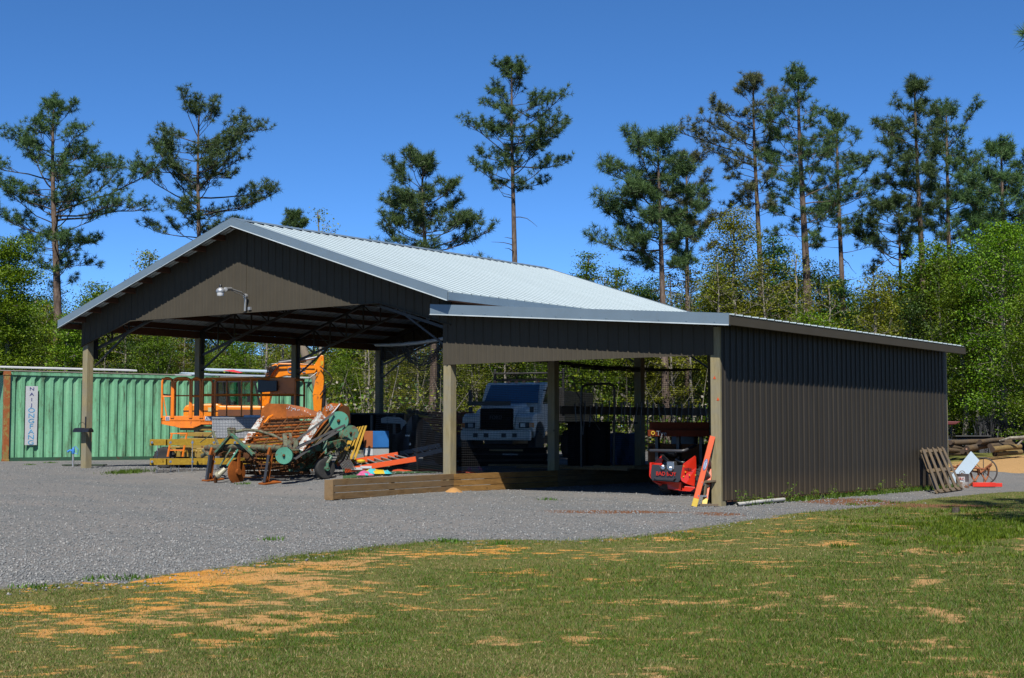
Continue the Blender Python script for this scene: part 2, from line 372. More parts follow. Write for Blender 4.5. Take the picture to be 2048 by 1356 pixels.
for px, py, rx, ry, k in ((480, 1150, 130, 22, 1.), (590, 1180, 110, 12, 1.), (640, 1128, 95, 10, .95), (380, 1172, 120, 12, .7), (700, 1120, 60, 9, .6), (560, 1205, 200, 22, .35),
    (560, 1250, 150, 26, .62), (660, 1262, 90, 14, .65), (250, 1240, 150, 18, .42), (40, 1218, 80, 9, .5), (860, 1112, 120, 10, .5), (1010, 1098, 60, 7, .7), (1080, 1100, 60, 7, .35),
    (760, 1195, 70, 12, .35), (840, 1290, 60, 12, .25), (250, 1320, 60, 10, .25), (1600, 1322, 50, 10, .95), (1740, 1315, 120, 14, .5), (1850, 1300, 110, 22, .45), (1980, 1335, 80, 18, .5), (1190, 1281, 40, 8, .5),
    (1530, 1242, 60, 8, .45), (1880, 1230, 26, 14, .8), (1680, 1088, 50, 5, .9), (1540, 1079, 90, 7, .4), (1850, 1104, 60, 5, .5), (1740, 1124, 40, 4, .6), (1300, 1072, 60, 6, .4), (1850, 1162, 24, 5, .7),
    (1500, 1310, 180, 16, .25), (1360, 1330, 160, 16, .2), (1180, 1330, 120, 12, .3), (1650, 1060, 80, 4, .3), (1180, 1290, 60, 6, .3)):
    c = onground(px, py); a = onground(px+rx, py); b = onground(px, py-ry)
    BLOBS.append((c.x, c.y, (a-c).length, (b-c).length, math.atan2(_r.y, _r.x), k))
DIRT = []    # reddish dirt along the lean-to and the track
for px, py, rx, ry, k in ((1700, 1003, 110, 7, .9), (1230, 1024, 190, 4, .75), (1900, 1012, 160, 6, .7), (1560, 1000, 110, 5, .7), (1440, 1028, 60, 4, .8), (1990, 1018, 80, 8, .5)):
    c = onground(px, py); a = onground(px+rx, py); b = onground(px, py-ry)
    DIRT.append((c.x, c.y, (a-c).length, (b-c).length, math.atan2(_r.y, _r.x), k))
def blobs(x, y, L):
    o = np.zeros(np.shape(x))
    for cx, cy, ra, rb, th, k in L:
        u = ((x-cx)*math.cos(th)+(y-cy)*math.sin(th))/ra; v = (-(x-cx)*math.sin(th)+(y-cy)*math.cos(th))/rb
        o = np.maximum(o, k*np.exp(-(u*u+v*v)*.75))
    return o
rng = np.random.default_rng(5)
_lat = rng.random((8, 64, 64))
def vnoise(x, y, s, k=0):
    x = np.asarray(x)*s+100; y = np.asarray(y)*s+100; xi = np.floor(x).astype(int); yi = np.floor(y).astype(int); fx = x-xi; fy = y-yi
    fx = fx*fx*(3-2*fx); fy = fy*fy*(3-2*fy); g = _lat[k]
    a = g[xi % 64, yi % 64]; b = g[(xi+1) % 64, yi % 64]; c = g[xi % 64, (yi+1) % 64]; d = g[(xi+1) % 64, (yi+1) % 64]
    return (a*(1-fx)+b*fx)*(1-fy)+(c*(1-fx)+d*fx)*fy
def gravel_of(x, y): return dist_poly(x, y, EDGE)       # signed distance, inside positive
# ground sheet: fine near the scene, coarse to the horizon
def axis(lo, hi, a, b, fine, grow=1.22):
    xs = list(np.arange(a, b+fine, fine)); st = fine
    while xs[-1] < hi: st *= grow; xs.append(xs[-1]+st)
    st = fine
    while xs[0] > lo: st *= grow; xs.insert(0, xs[0]-st)
    return np.array(xs)
def axis2(lo, hi, a, b, fa, fb, f1, f2, grow=1.22):
    xs = list(np.arange(a, fa, f1))+list(np.arange(fa, fb, f2))+list(np.arange(fb, b, f1)); st = f1
    while xs[-1] < hi: st *= grow; xs.append(xs[-1]+st)
    st = f1
    while xs[0] > lo: st *= grow; xs.insert(0, xs[0]-st)
    return np.array(xs)
gx = axis2(-900, 900, -32, 16, -9, 13, .22, .085); gy = axis2(-300, 1100, -23, 26, -19.5, 3, .22, .085)
X, Y = np.meshgrid(gx, gy, indexing='ij'); Zg = gz(X, Y)
Zg = Zg + (vnoise(X, Y, .9, 1)-.5)*.02*(gravel_of(X, Y) < 0)
ni, nj = X.shape; idx = np.arange(ni*nj).reshape(ni, nj)
F = np.stack([idx[:-1, :-1], idx[1:, :-1], idx[1:, 1:], idx[:-1, 1:]], -1).reshape(-1, 4)
t = NT('ground of gravel, lawn and sand')
v = t.coord(); 
def attr(nm): a = t.n('ShaderNodeAttribute', attribute_name=nm); return a.outputs['Fac']
ag, asd, adt, agr = attr('gravel'), attr('sand'), attr('dirt'), attr('lush')
n_big = t.noise(v, .55, 4); n_mid = t.noise(v, 3.2, 7, .72); n_fine = t.noise(v, 26, 6, .75); n_vf = t.noise(v, 120, 3, .7)
vo = t.n('ShaderNodeTexVoronoi'); vo.inputs['Scale'].default_value = 62; t.l(v, vo.inputs['Vector'])
vo2 = t.n('ShaderNodeTexVoronoi'); vo2.inputs['Scale'].default_value = 90; t.l(v, vo2.inputs['Vector'])
sep = t.n('ShaderNodeSeparateColor'); t.l(vo.outputs['Color'], sep.inputs[0])
gcol = t.ramp(sep.outputs[0], [(0, (.098, .106, .107)), (.45, (.150, .157, .158)), (.85, (.200, .200, .197)), (.98, (.29, .285, .27))])
gcol = t.mix(t.ramp(vo.outputs['Distance'], [(.25, (0, 0, 0)), (.62, (.6, .6, .6))]), gcol, (.050, .053, .056))
gcol = t.mix(t.ramp(t.noise(t.coord((.35, 1, 1)), .9, 5, .7), [(.38, (0, 0, 0)), (.64, (.75, .75, .75))]), gcol, (.168, .155, .145))
sand = t.ramp(t.math('ADD', t.math('MULTIPLY', n_fine, .6), t.math('MULTIPLY', n_mid, .4)), [(.34, (.24, .095, .012)), (.5, (.40, .175, .026)), (.64, (.54, .28, .060))])
sand = t.mix(t.ramp(t.noise(v, .35, 2), [(.46, (0, 0, 0)), (.62, (.75, .75, .75))]), sand, t.ramp(n_fine, [(.3, (.22, .125, .045)), (.7, (.35, .22, .10))]))
sx = t.n('ShaderNodeSeparateXYZ'); t.l(v, sx.inputs[0]); pale = t.math('ADD', t.math('MULTIPLY', t.math('SUBTRACT', sx.outputs[0], 1.5), .16, True), t.math('MULTIPLY', t.math('SUBTRACT', sx.outputs[1], 9.), .2, True), True)
sand = t.mix(pale, sand, t.ramp(n_fine, [(.3, (.20, .115, .040)), (.7, (.36, .225, .10))]))
dirt = t.ramp(n_fine, [(.3, (.08, .034, .015)), (.7, (.17, .08, .04))])
soil = t.ramp(t.math('ADD', t.math('MULTIPLY', n_fine, .5), t.math('MULTIPLY', n_vf, .5)), [(.36, (.024, .022, .007)), (.5, (.075, .070, .018)), (.66, (.21, .160, .062))])
gmot = t.math('ADD', t.math('MULTIPLY', t.noise(t.coord((.6, 1, 1)), 5.5, 10, .82, .3), .75), t.math('MULTIPLY', t.noise(v, .8, 3), .25))
grass = t.ramp(gmot, [(.36, (.020, .042, .004)), (.46, (.042, .074, .007)), (.55, (.088, .092, .018)), (.66, (.18, .135, .045))])
lawn = t.mix(t.ramp(n_fine, [(.45, (0, 0, 0)), (.55, (.8, .8, .8))]), grass, soil)
def thr(a, n, amt, w): # attribute + noise threshold
    s_ = t.math('ADD', a, t.math('MULTIPLY', t.math('SUBTRACT', n, .5), amt)); return t.ramp(s_, [(.5-w, (0, 0, 0)), (.5+w, (1, 1, 1))])
ns = t.math('ADD', t.math('MULTIPLY', t.noise(t.coord((.55, 1, 1)), 2.6, 8, .78, .5), .75), t.math('MULTIPLY', n_fine, .25))
col = t.mix(thr(asd, t.math('ADD', t.math('MULTIPLY', n_fine, .6), t.math('MULTIPLY', t.noise(t.coord((.6, 1, 1)), 9, 5, .75), .4)), 2.3, .20), lawn, sand)
gk = thr(ag, ns, .9, .05); col = t.mix(gk, col, gcol)
col = t.mix(thr(adt, ns, 1.5, .08), col, dirt)
hgt = t.mix(gk, n_fine, vo.outputs['Distance'])
t.bsdf(col, .92, 0, hgt, .9, .018, .2); GROUND = t.m
t.m.displacement_method = 'BUMP'
g = np_mesh('ground', np.stack([X.ravel(), Y.ravel(), Zg.ravel()], -1), F, GROUND); tag(g, kind='structure')
g.data.shade_smooth()
xf, yf = X.ravel(), Y.ravel()
gd = gravel_of(xf, yf)
a = g.data.attributes.new('gravel', 'FLOAT', 'POINT'); a.data.foreach_set('value', np.clip(.5+gd*1.6, 0, 1).astype(np.float32))
sb = dist_poly(xf, yf, SANDB)
def fbm(x, y, s_, k0=0): return sum(vnoise(x*(1+.0*i)+i*7.3, y+i*3.1, s_*2.1**i, (k0+i) % 8)*.5**i for i in range(5))/1.9375
def sandf(x, y, gdv, sbv):
    u = (x*math.cos(math.atan2(_r.y, _r.x))+y*math.sin(math.atan2(_r.y, _r.x)))*.62; v_ = (-x*math.sin(math.atan2(_r.y, _r.x))+y*math.cos(math.atan2(_r.y, _r.x)))
    n_ = fbm(u, v_, 1.8, 0); n2 = fbm(u*1.5+31, v_, 7.5, 3)
    base = .47*blobs(x, y, BLOBS)-.01-.02*(x > 4)+.06*(vnoise(x, y, .3, 2)-.3)*(y < 2)
    m_ = np.minimum(base+(n_-.5)*.55+(n2-.5)*1.0-.225, .16)/.24+.5+(fbm(u*2+5, v_, 20, 1)-.5)*2.6
    return np.clip(np.maximum(m_*(y < 3), np.clip(.5+sbv*.8+(n2-.5)*1.5, 0, .95)), 0, 1)
sf = sandf(xf, yf, gd, sb)
a = g.data.attributes.new('sand', 'FLOAT', 'POINT'); a.data.foreach_set('value', sf.astype(np.float32))
a = g.data.attributes.new('dirt', 'FLOAT', 'POINT'); a.data.foreach_set('value', blobs(xf, yf, DIRT).astype(np.float32))
# loose stones on the gravel
def scatter(n, pxr, pyr, zg=0., seed=1, bias=1.):
    r_ = np.random.default_rng(seed); px = r_.uniform(*pxr, n); py = pyr[0]+(pyr[1]-pyr[0])*r_.random(n)**bias
    dx = np.array(_fw)[None]*FPX+np.array(_r)[None]*(px-1024)[:, None]-np.array(_u)[None]*(py-678)[:, None]
    c = np.array(CAMLOC); zz = np.full(n, float(zg))
    for _ in range(3):
        P = c+dx*((zz-c[2])/dx[:, 2])[:, None]; zz = gz(P[:, 0], P[:, 1])
    return P[:, 0], P[:, 1], zz, r_
def stones(n, seed, rng_, name, size, mats, keep=None):
    x, y, z, r_ = scatter(n, *rng_, seed=seed)
    k = gravel_of(x, y) > (.05 if keep is None else keep)
    k |= (gravel_of(x, y) > -.5) & (r_.random(n) < .12)
    k &= ~((x > XL) & (x < XM) & (y > 3))
    x, y, z = x[k], y[k], z[k]; m = len(x)
    base = np.array([(1, 0, 0), (0, 1, 0), (-1, 0, 0), (0, -1, 0), (0, 0, .8), (0, 0, -.5)], float)
    fc = np.array([(0, 1, 4), (1, 2, 4), (2, 3, 4), (3, 0, 4), (1, 0, 5), (2, 1, 5), (3, 2, 5), (0, 3, 5)])
    s_ = size*(.5+r_.random(m)**2*1.2); V = base[None]*s_[:, None, None]*(1+.5*(r_.random((m, 6, 1))-.5)); th = r_.random(m)*6.28
    tilt = (r_.random((m, 1))-.5)*1.2
    V[:, :, 2] += V[:, :, 0]*tilt
    c, s = np.cos(th)[:, None], np.sin(th)[:, None]
    P = np.stack([V[:, :, 0]*c-V[:, :, 1]*s+x[:, None], V[:, :, 0]*s+V[:, :, 1]*c+y[:, None], V[:, :, 2]+z[:, None]+s_[:, None]*.2], -1)
    Fc = (fc[None]+np.arange(m)[:, None, None]*6).reshape(-1, 3)
    mi = np.repeat(r_.choice(len(mats), m, p=[.42, .28, .25, .05]), 8)
    return tag(np_mesh(name, P.reshape(-1, 3), Fc, mats, mi=mi), kind='stuff')
def flat(name, c): 
    t = NT(name); n = t.noise(t.coord(), 60, 2); t.bsdf(t.mix(n, tuple(x*.75 for x in c), tuple(x*1.2 for x in c)), .85, 0, spec=.3); return t.m
ST = [flat('stone mid grey', (.135, .142, .145)), flat('stone dark grey', (.100, .106, .110)), flat('stone light grey', (.19, .19, .188)), flat('stone pale', (.24, .235, .225))]
tag(stones(90000, 3, ((-200, 1900), (925, 1195), .1), 'loose_gravel', .0125, ST), 'grey crushed stone spread over the yard', 'gravel')
# lawn blades
def blades(n, seed, pxr, pyr, name, bias=1.):
    x, y, z, r_ = scatter(n, pxr, pyr, 0, seed, bias)
    gd_ = gravel_of(x, y); z = z+(vnoise(x, y, .9, 1)-.5)*.02*(gd_ < 0); sb_ = dist_poly(x, y, SANDB); s_ = sandf(x, y, gd_, sb_)
    nn = .5*vnoise(x, y, 2.1, 3)+.5*vnoise(x, y, 6.3, 4)
    p = np.clip(1.0-.85*s_, .03, 1)*np.clip((nn-.25)*2.0, .42, 1)*np.clip(.5-gd_*2.2, .0, 1)
    p *= 1-.8*np.clip(blobs(x, y, DIRT), 0, 1)
    k = r_.random(n) < p; x, y, z, nn = x[k], y[k], z[k], nn[k]; m = len(x)
    lush = np.clip((vnoise(x, y, .45, 5)-.42)*3, 0, 1)+np.exp(-((x-7.2)**2+(y-.5)**2)/22)
    h = (.008+.014*r_.random(m))*(1+.9*lush); wd = .0020+.0018*r_.random(m)
    dist = np.hypot(x-CAMLOC.x, y-CAMLOC.y); wd *= np.clip(dist/11, 1, 2.2); h *= 1.
    th = r_.random(m)*6.28; lean = r_.normal(0, .6, (m, 2))*h[:, None]
    dx, dy = np.cos(th)*wd, np.sin(th)*wd
    V = np.zeros((m, 3, 3)); V[:, 0] = np.stack([x-dx, y-dy, z-.004], -1); V[:, 1] = np.stack([x+dx, y+dy, z-.004], -1); V[:, 2] = np.stack([x+lean[:, 0], y+lean[:, 1], z+h], -1)
    dry = np.clip(1.42-.03*np.clip(x, -5, 8)-lush*1.0-vnoise(x, y, 1.3, 6)*.6-nn*.45, .12, 1.1)
    q = r_.random(m); mi = np.where(q < dry*.50, 2, np.where(q < dry*.50+.18, 3, np.where(q < .72, 1, 0)))
    Fc = np.arange(m*3).reshape(m, 3)
    return tag(np_mesh(name, V.reshape(-1, 3), Fc, [GB1, GB2, GB3, GB4], mi=mi), kind='stuff')
LSC = .88
GB1 = leafmat('grass deep green', (.030, .078, .005), (.080, .155, .010), .25); GB2 = leafmat('grass olive', (.045, .082, .006), (.105, .145, .014), .25)
GB3 = leafmat('grass straw', (.14, .115, .045), (.30, .25, .115), .2); GB4 = leafmat('grass brown', (.075, .06, .022), (.16, .125, .05), .2)
tag(blades(1100000, 7, (-450, 2500), (985, 1420), 'lawn_grass'), 'short patchy green and straw coloured lawn', 'grass')
tag(blades(26000, 8, (1500, 2130), (903, 1000), 'far_grass'), 'thin grass strip by the log pile and the gravel track', 'grass')
# ---------------------------------------------------------------- ribbed sheet helpers
def ribs(a, b, pitch=.229, h=.018, wb=.045, wt=.018):
    """profile (s, height) from a to b"""
    out = [(a, 0)]; k = a+pitch*.5
    while k < b-wb:
        out += [(k-wb/2, 0), (k-wt/2, h), (k+wt/2, h), (k+wb/2, 0)]
        m = k+pitch/2
        if m < b-.03: out += [(m-.022, 0), (m-.012, .004), (m+.012, .004), (m+.022, 0)]
        k += pitch
    return out+[(b, 0)]
def wall_sheet(b, a0, a1, lo, hi, P, pitch=.229, h=.018):
    """P(s, height above sheet, z) -> point; lo(s), hi(s)"""
    prof = ribs(a0, a1, pitch, h)
    ext = []
    for s_, hh in prof: ext.append((s_, hh))
    b.grid([[P(s_, hh, lo(s_)) for s_, hh in ext], [P(s_, hh, hi(s_)) for s_, hh in ext]])
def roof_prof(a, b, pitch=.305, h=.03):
    """ribs with a dark strip at the foot of every rib, reflections put into the colour: (s, height, material of the strip that follows)"""
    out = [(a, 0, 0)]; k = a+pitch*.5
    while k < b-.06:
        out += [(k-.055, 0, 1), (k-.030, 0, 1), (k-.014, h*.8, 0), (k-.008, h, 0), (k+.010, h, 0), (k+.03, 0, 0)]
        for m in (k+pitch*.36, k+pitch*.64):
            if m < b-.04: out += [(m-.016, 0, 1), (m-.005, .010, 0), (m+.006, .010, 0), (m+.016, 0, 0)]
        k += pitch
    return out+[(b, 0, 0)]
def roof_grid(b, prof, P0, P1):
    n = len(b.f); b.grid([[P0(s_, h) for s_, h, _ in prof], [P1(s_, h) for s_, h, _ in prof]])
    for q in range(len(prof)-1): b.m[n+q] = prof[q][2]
OF, OS = .60, .40; OB = .62
ZE, ZR = 4.111, 6.149; XC = (XL+XM)/2; XEL, XER = XL-OS, XM+OS
slope = (ZR-ZE)/(XC-XEL)
def zroof(x): return ZR-abs(x-XC)*slope
barn = thing('pole_barn', 'large open pole barn with brown metal gable and pale ribbed metal roof', 'barn', (XC, YB/2, .42))
# roof sheets, ribs running up the slope
b = MB()
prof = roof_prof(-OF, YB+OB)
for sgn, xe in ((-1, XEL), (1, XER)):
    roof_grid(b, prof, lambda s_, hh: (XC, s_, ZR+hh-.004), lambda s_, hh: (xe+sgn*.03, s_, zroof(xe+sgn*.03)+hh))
roof = b.build('roof', [GALV, GALVREFL], barn, recalc=False)
b = MB()                                              # ridge cap
b.bar((XC-.14, -OF-.02, zroof(XC-.14)+.032), (XC-.14, YB+OB+.02, zroof(XC-.14)+.032), .30, .006, up=(-slope, 0, 1)); b.bar((XC+.14, -OF-.02, zroof(XC+.14)+.035), (XC+.14, YB+OB+.02, zroof(XC+.14)+.035), .30, .006, up=(slope, 0, 1))
b.build('ridge_cap', TRIM, roof)
FD = .19
for yy, nm in ((-OF, 'rake_trim'), (YB+OB, 'rake_trim')):
    for xe in (XEL-.03, XER+.03):
        b = MB(); sg = 1 if yy < 1 else -1
        b.prism([(XC, yy, ZR+.03), (xe, yy, zroof(xe)+.03), (xe, yy, zroof(xe)-FD+.03), (XC, yy, ZR-FD+.03)], (0, -sg*.02, 0))
        b.prism([(XC, yy-sg*.02, ZR+.034), (xe, yy-sg*.02, zroof(xe)+.034), (xe, yy-sg*.02, zroof(xe)+.028), (XC, yy-sg*.02, ZR+.028)], (0, sg*.11, 0))
        b.prism([(XC, yy-sg*.026, ZR-FD+.03), (xe, yy-sg*.026, zroof(xe)-FD+.03), (xe, yy-sg*.026, zroof(xe)-FD+.022), (XC, yy-sg*.026, ZR-FD+.022)], (0, sg*.05, 0))
        n = 12
        for k in range(n):
            x = XC+(xe-XC)*(k+.5)/n; b.cyl((x, yy-sg*.02, zroof(x)-FD+.075), (x, yy-sg*.028, zroof(x)-FD+.075), .010, n=6)
        rt_ = b.build(nm, TRIM, barn)
        b = MB(); b.prism([(XC, yy-sg*.022, ZR-FD+.040), (xe, yy-sg*.022, zroof(xe)-FD+.040), (xe, yy-sg*.034, zroof(xe)-FD+.020), (XC, yy-sg*.034, ZR-FD+.020)], (0, -sg*.004, 0)); b.build('drip_edge_highlight', HEM, rt_)
for xe in (XEL-.035, XER+.035):
    b = MB(); b.bb((xe-.008, -OF+.01, zroof(xe)-.15), (xe+.008, YB+OB-.01, zroof(xe)+.012)); 
    for k in range(22): b.cyl((xe-.012, .3+k*.55, zroof(xe)-.1), (xe+.013, .3+k*.55, zroof(xe)-.1), .009, n=6)
    b.build('eave_trim', TRIM, barn)
    b = MB(); s_ = -1 if xe > XC else 1; b.bb((xe+s_*.02, -OF+.03, zroof(xe)-.17), (xe+s_*.06, YB+OB-.03, zroof(xe)-.04)); b.build('eave_board', PURLIN, barn)
# purlins on edge along the shed, under the sheets
for sgn in (-1, 1):
    for k in range(10):
        x = XC+sgn*(.12+k*.645); b = MB()
        b.bar((x, -OF+.03, zroof(x)-.078), (x, YB+OB-.03, zroof(x)-.078), .045, .14, up=(sgn*slope*.98, 0, 1)); b.build('purlin', PURLIN, barn)
# gable panel in front, and one at the back
def gbot(x):
    u = abs(x-XC); 
    return 4.055 if u < 4.1 else 4.055-(u-4.1)*(.56/1.95)
for yy, sg in ((-.115, -1), (YB+.115, 1)):
    b = MB(); brk = [XM+.1-.0001, XC+4.1, XC-4.1, XL-.13]
    prof = sorted(set(ribs(XL-.13, XM+.12)+[(XC-4.1, 0), (XC+4.1, 0), (XC, 0)]))
    b.grid([[(s_, yy+sg*hh, gbot(s_)) for s_, hh in prof], [(s_, yy+sg*hh, zroof(s_)-.012) for s_, hh in prof]])
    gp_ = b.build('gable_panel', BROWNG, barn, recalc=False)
    b = MB()
    pts = [XL-.13, XC-4.1, XC+4.1, XM+.12]
    for x0, x1 in zip(pts, pts[1:]): b.bar((x0, yy+sg*.012, gbot(x0)-.008), (x1, yy+sg*.012, gbot(x1)-.008), .05, .018)
    b.build('bottom_trim', BROWNG, gp_)
# posts
def post(x, y, z0, z1, parent, nm='post', w=.19, mat=None):
    b = MB(); b.bb((x-w/2, y-w/2, z0), (x+w/2, y+w/2, z1)); return b.build(nm, mat or POST, parent, bevel=.006)
for i in range(4):
    post(XL, i*BAY, .1, zroof(XL)-.35, barn)
    post(XM, i*BAY, .0, zroof(XM)-.35, barn)
# steel trusses, one at each pair of posts
for i in range(4):
    y = i*BAY + (.16 if i == 0 else 0)
    tr = MB()
    for sg in (-1, 1):
        e = XC+sg*5.84; n = 9; top = []; bot = []
        for k in range(n+1):
            u = k/n; x = e+(XC-e)*u; top.append(Vector((x, y, zroof(x)-.19)))
            xb = e+(XC-e)*u; bot.append(Vector((xb, y, min(3.42+u*5.84*.30, 4.85+.12*u))))
        for a, c in zip(top, top[1:]): tr.bar(a, c, .06, .07)
        for a, c in zip(bot, bot[1:]): tr.bar(a, c, .05, .06)
        for k in range(n):
            tr.bar(bot[k], top[k], .035); tr.bar(top[k], bot[k+1], .03)
        tr.bar(bot[0]-Vector((0, 0, .25)), top[0], .09, .09)
        tr.bar(Vector((e, y, 3.0)), bot[2], .04)
    tr.build('roof_truss', BLACKST, barn)
# top plates along the two post rows
for x in (XL, XM):
    b = MB(); b.bb((x-.05, 0, zroof(x)-.36), (x+.05, YB, zroof(x)-.17)); b.build('top_plate', PURLIN, barn)
# ---------------------------------------------------------------- lean-to
LF, LS = .44, .483
def zl(x): return 3.87+(x-(XM-.15))*(3.349-3.87)/(XR+LS-(XM-.15))
lean = thing('lean_to_shed', 'low brown metal lean-to with flat pale roof joined to the right side of the barn', 'shed', (XM/2, YB/2, .03))
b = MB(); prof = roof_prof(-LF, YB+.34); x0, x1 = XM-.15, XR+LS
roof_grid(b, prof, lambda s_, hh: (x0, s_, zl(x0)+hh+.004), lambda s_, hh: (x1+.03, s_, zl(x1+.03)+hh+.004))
lroof = b.build('roof', [GALV, GALVREFL], lean, recalc=False)
b = MB(); FL = .175
b.prism([(x0, -LF-.02, zl(x0)+.03), (x1, -LF-.02, zl(x1)+.03), (x1, -LF-.02, zl(x1)-FL), (x0, -LF-.02, zl(x0)-FL)], (0, .02, 0))
b.prism([(x0, -LF-.028, zl(x0)-FL+.006), (x1, -LF-.028, zl(x1)-FL+.006), (x1, -LF-.028, zl(x1)-FL-.004), (x0, -LF-.028, zl(x0)-FL-.004)], (0, .06, 0))
b.prism([(x0, -LF-.02, zl(x0)+.036), (x1, -LF-.02, zl(x1)+.036), (x1, -LF-.02, zl(x1)+.030), (x0, -LF-.02, zl(x0)+.030)], (0, .12, 0))
for k in range(12):
    x = x0+(x1-x0)*(k+.5)/12; b.cyl((x, -LF-.02, zl(x)-FL+.05), (x, -LF-.03, zl(x)-FL+.05), .010, n=6)
b.box((x0+(x1-x0)*.785, -LF-.0225, zl(x0+(x1-x0)*.785)-.072), (.006, .003, .2))
ff_ = b.build('front_fascia', TRIM, lean)
b = MB(); b.prism([(x0, -LF-.022, zl(x0)-FL+.014), (x1, -LF-.022, zl(x1)-FL+.014), (x1, -LF-.034, zl(x1)-FL-.006), (x0, -LF-.034, zl(x0)-FL-.006)], (0, -.004, 0)); b.build('drip_edge_highlight', HEM, ff_)
b = MB(); b.bb((x1+.0, -LF-.02, zl(x1)-.17), (x1+.02, YB+.34, zl(x1)+.006)); b.bb((x1-.05, -LF+.04, zl(x1)-.172), (x1+.0, YB+.3, zl(x1)-.166))
b.build('eave_trim', BROWNG, lean)
b = MB(); b.bb((x1-.06, -LF+.01, zl(x1)-.155), (x1-.02, YB+.3, zl(x1)-.03)); b.build('eave_board', PURLIN, lean)
for k in range(9):
    x = x0+.15+k*.78; b = MB(); b.bar((x, -LF+.02, zl(x)-.09), (x, YB+.3, zl(x)-.09), .045, .14); b.build('purlin', PURLIN, lean)
for i in range(4):
    b = MB(); y = i*BAY+(.13 if i == 0 else -.13 if i == 3 else 0); b.bar((XM+.1, y, zl(XM)-.28), (XR-.1, y, zl(XR)-.28), .04, .23); b.build('rafter', PURLIN, lean)
# front panel
b = MB(); a0, a1 = XM-.10, XR-.02
wall_sheet(b, a0, a1, lambda s_: 2.683, lambda s_: zl(s_)-.01, lambda s_, h, z: (s_, -.105-h, z), .229)
fp_ = b.build('front_panel', BROWNG, lean, recalc=False)
# side wall
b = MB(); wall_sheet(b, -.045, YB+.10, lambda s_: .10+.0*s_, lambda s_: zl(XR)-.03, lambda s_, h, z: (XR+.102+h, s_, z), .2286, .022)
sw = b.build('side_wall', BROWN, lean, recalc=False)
b = MB(); b.bb((XR+.06, 0.1, zl(XR)-.34), (XR+.098, YB, zl(XR)-.20)); b.bb((XR+.06, .1, 1.7), (XR+.098, YB, 1.84)); b.bb((XR+.06, .1, .07), (XR+.098, YB, .21)); b.build('wall_girt', PURLIN, sw)
b = MB(); b.bb((XR+.095, -.06, zl(XR)-.40), (XR+.13, -.02, zl(XR)-.16)); 
# back wall panel at the top
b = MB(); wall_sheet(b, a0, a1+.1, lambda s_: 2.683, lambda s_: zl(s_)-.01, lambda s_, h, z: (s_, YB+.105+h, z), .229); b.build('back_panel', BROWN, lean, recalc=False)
for i in range(4):
    o = post(XR, i*BAY, -.15, zl(XR)-.2, lean)
post(XR-.02, YB+.11+.12, -.15, zl(XR)-.2, lean, w=.14)
b = MB()
for px, py in ((1429, 755), (1436, 798)):
    p = AT(px, py, y=-.097); b.prism([p+Vector((0, 0, .03)), p+Vector((.03, 0, -.025)), p+Vector((-.03, 0, -.025))], (0, -.003, 0))
tag(b.build('reflector', LADOR, lean))
# ---------------------------------------------------------------- retaining boards
rt = thing('board_retaining_wall', 'low retaining wall of three stacked weathered boards beside the gravel', 'retaining wall', (XM, 0, .1))
bl = Vector((-5.55, -4.05, 0)); br = Vector((XM+.145, -.16, 0))
dv = (br-bl).normalized()
for k in range(3):
    b = MB(); h = .125; z0 = .475-h*(k+1)+.0015; 
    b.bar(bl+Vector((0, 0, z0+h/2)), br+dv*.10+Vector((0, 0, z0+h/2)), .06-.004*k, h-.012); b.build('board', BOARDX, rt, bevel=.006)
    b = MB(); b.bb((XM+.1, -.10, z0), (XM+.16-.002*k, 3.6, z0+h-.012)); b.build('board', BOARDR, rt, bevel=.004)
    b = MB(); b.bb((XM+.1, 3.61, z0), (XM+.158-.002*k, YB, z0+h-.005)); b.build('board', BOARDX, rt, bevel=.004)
for i, u in enumerate((.02, .5, .97)):
    p = bl+(br-bl)*u - dv.cross(Vector((0, 0, 1)))*.08; b = MB(); b.bb((p.x-.04, p.y-.04, 0), (p.x+.04, p.y+.04, .46)); b.build('stake', BOARDX, rt)
b = MB(); e = bl-dv*.02; nrm = Vector((0, 0, 1)).cross(dv); b.bar(e+nrm*.16+Vector((0, 0, .28)), e+Vector((0, 0, .28))-nrm*.03, .04, .36); b.build('end_board', BOARDX, rt, bevel=.003)
# ---------------------------------------------------------------- security light on the gable
lc = AT(490, 590, y=-.16)
sg_ = thing('security_light', 'silver dusk to dawn lamp on a bent arm on the brown gable', 'light', (lc.x, -.14, lc.z))
b = MB(); base = AT(490, 622, y=-.2); top = AT(491, 592, y=-.22); b.tube([base, top], .028, 10); q = AT(497, 617, y=-.17); b.box(q+Vector((.02, .02, 0)), (.07, .06, .07)); b.build('bracket', ALU, sg_, smooth=True)
elbow = top; h1 = AT(462, 578, y=-.75); head = AT(441, 580, y=-1.15)
b = MB(); b.lathe(top, (0, 1, 0), [(.05, -.03), (.055, 0), (.05, .03)], 14); b.tube([top, AT(483, 585, y=-.4), h1], .020, 10); b.tube([top+Vector((0, 0, -.04)), AT(482, 590, y=-.42), h1+Vector((0, 0, -.03))], .012, 8); b.build('arm', ALU, sg_, smooth=True)
b = MB(); b.tube([h1, head+Vector((.05, .1, .02))], [.04, .05], 12); b.lathe(head, (0, 0, 1), [(.095, -.045), (.10, -.015), (.088, .015), (.05, .045), (.035, .055)], 20); b.build('lamp_housing', ALU, sg_, smooth=True)
b = MB(); b.lathe(head, (0, 0, -1), [(.082, .045), (.078, .11), (.066, .135), (.015, .14)], 20); b.build('lens', LENS, sg_, smooth=True)
b = MB(); b.lathe(head, (0, 0, 1), [(.03, .05), (.032, .11), (.025, .12)], 12); b.build('photocell', BLACK, sg_, smooth=True)
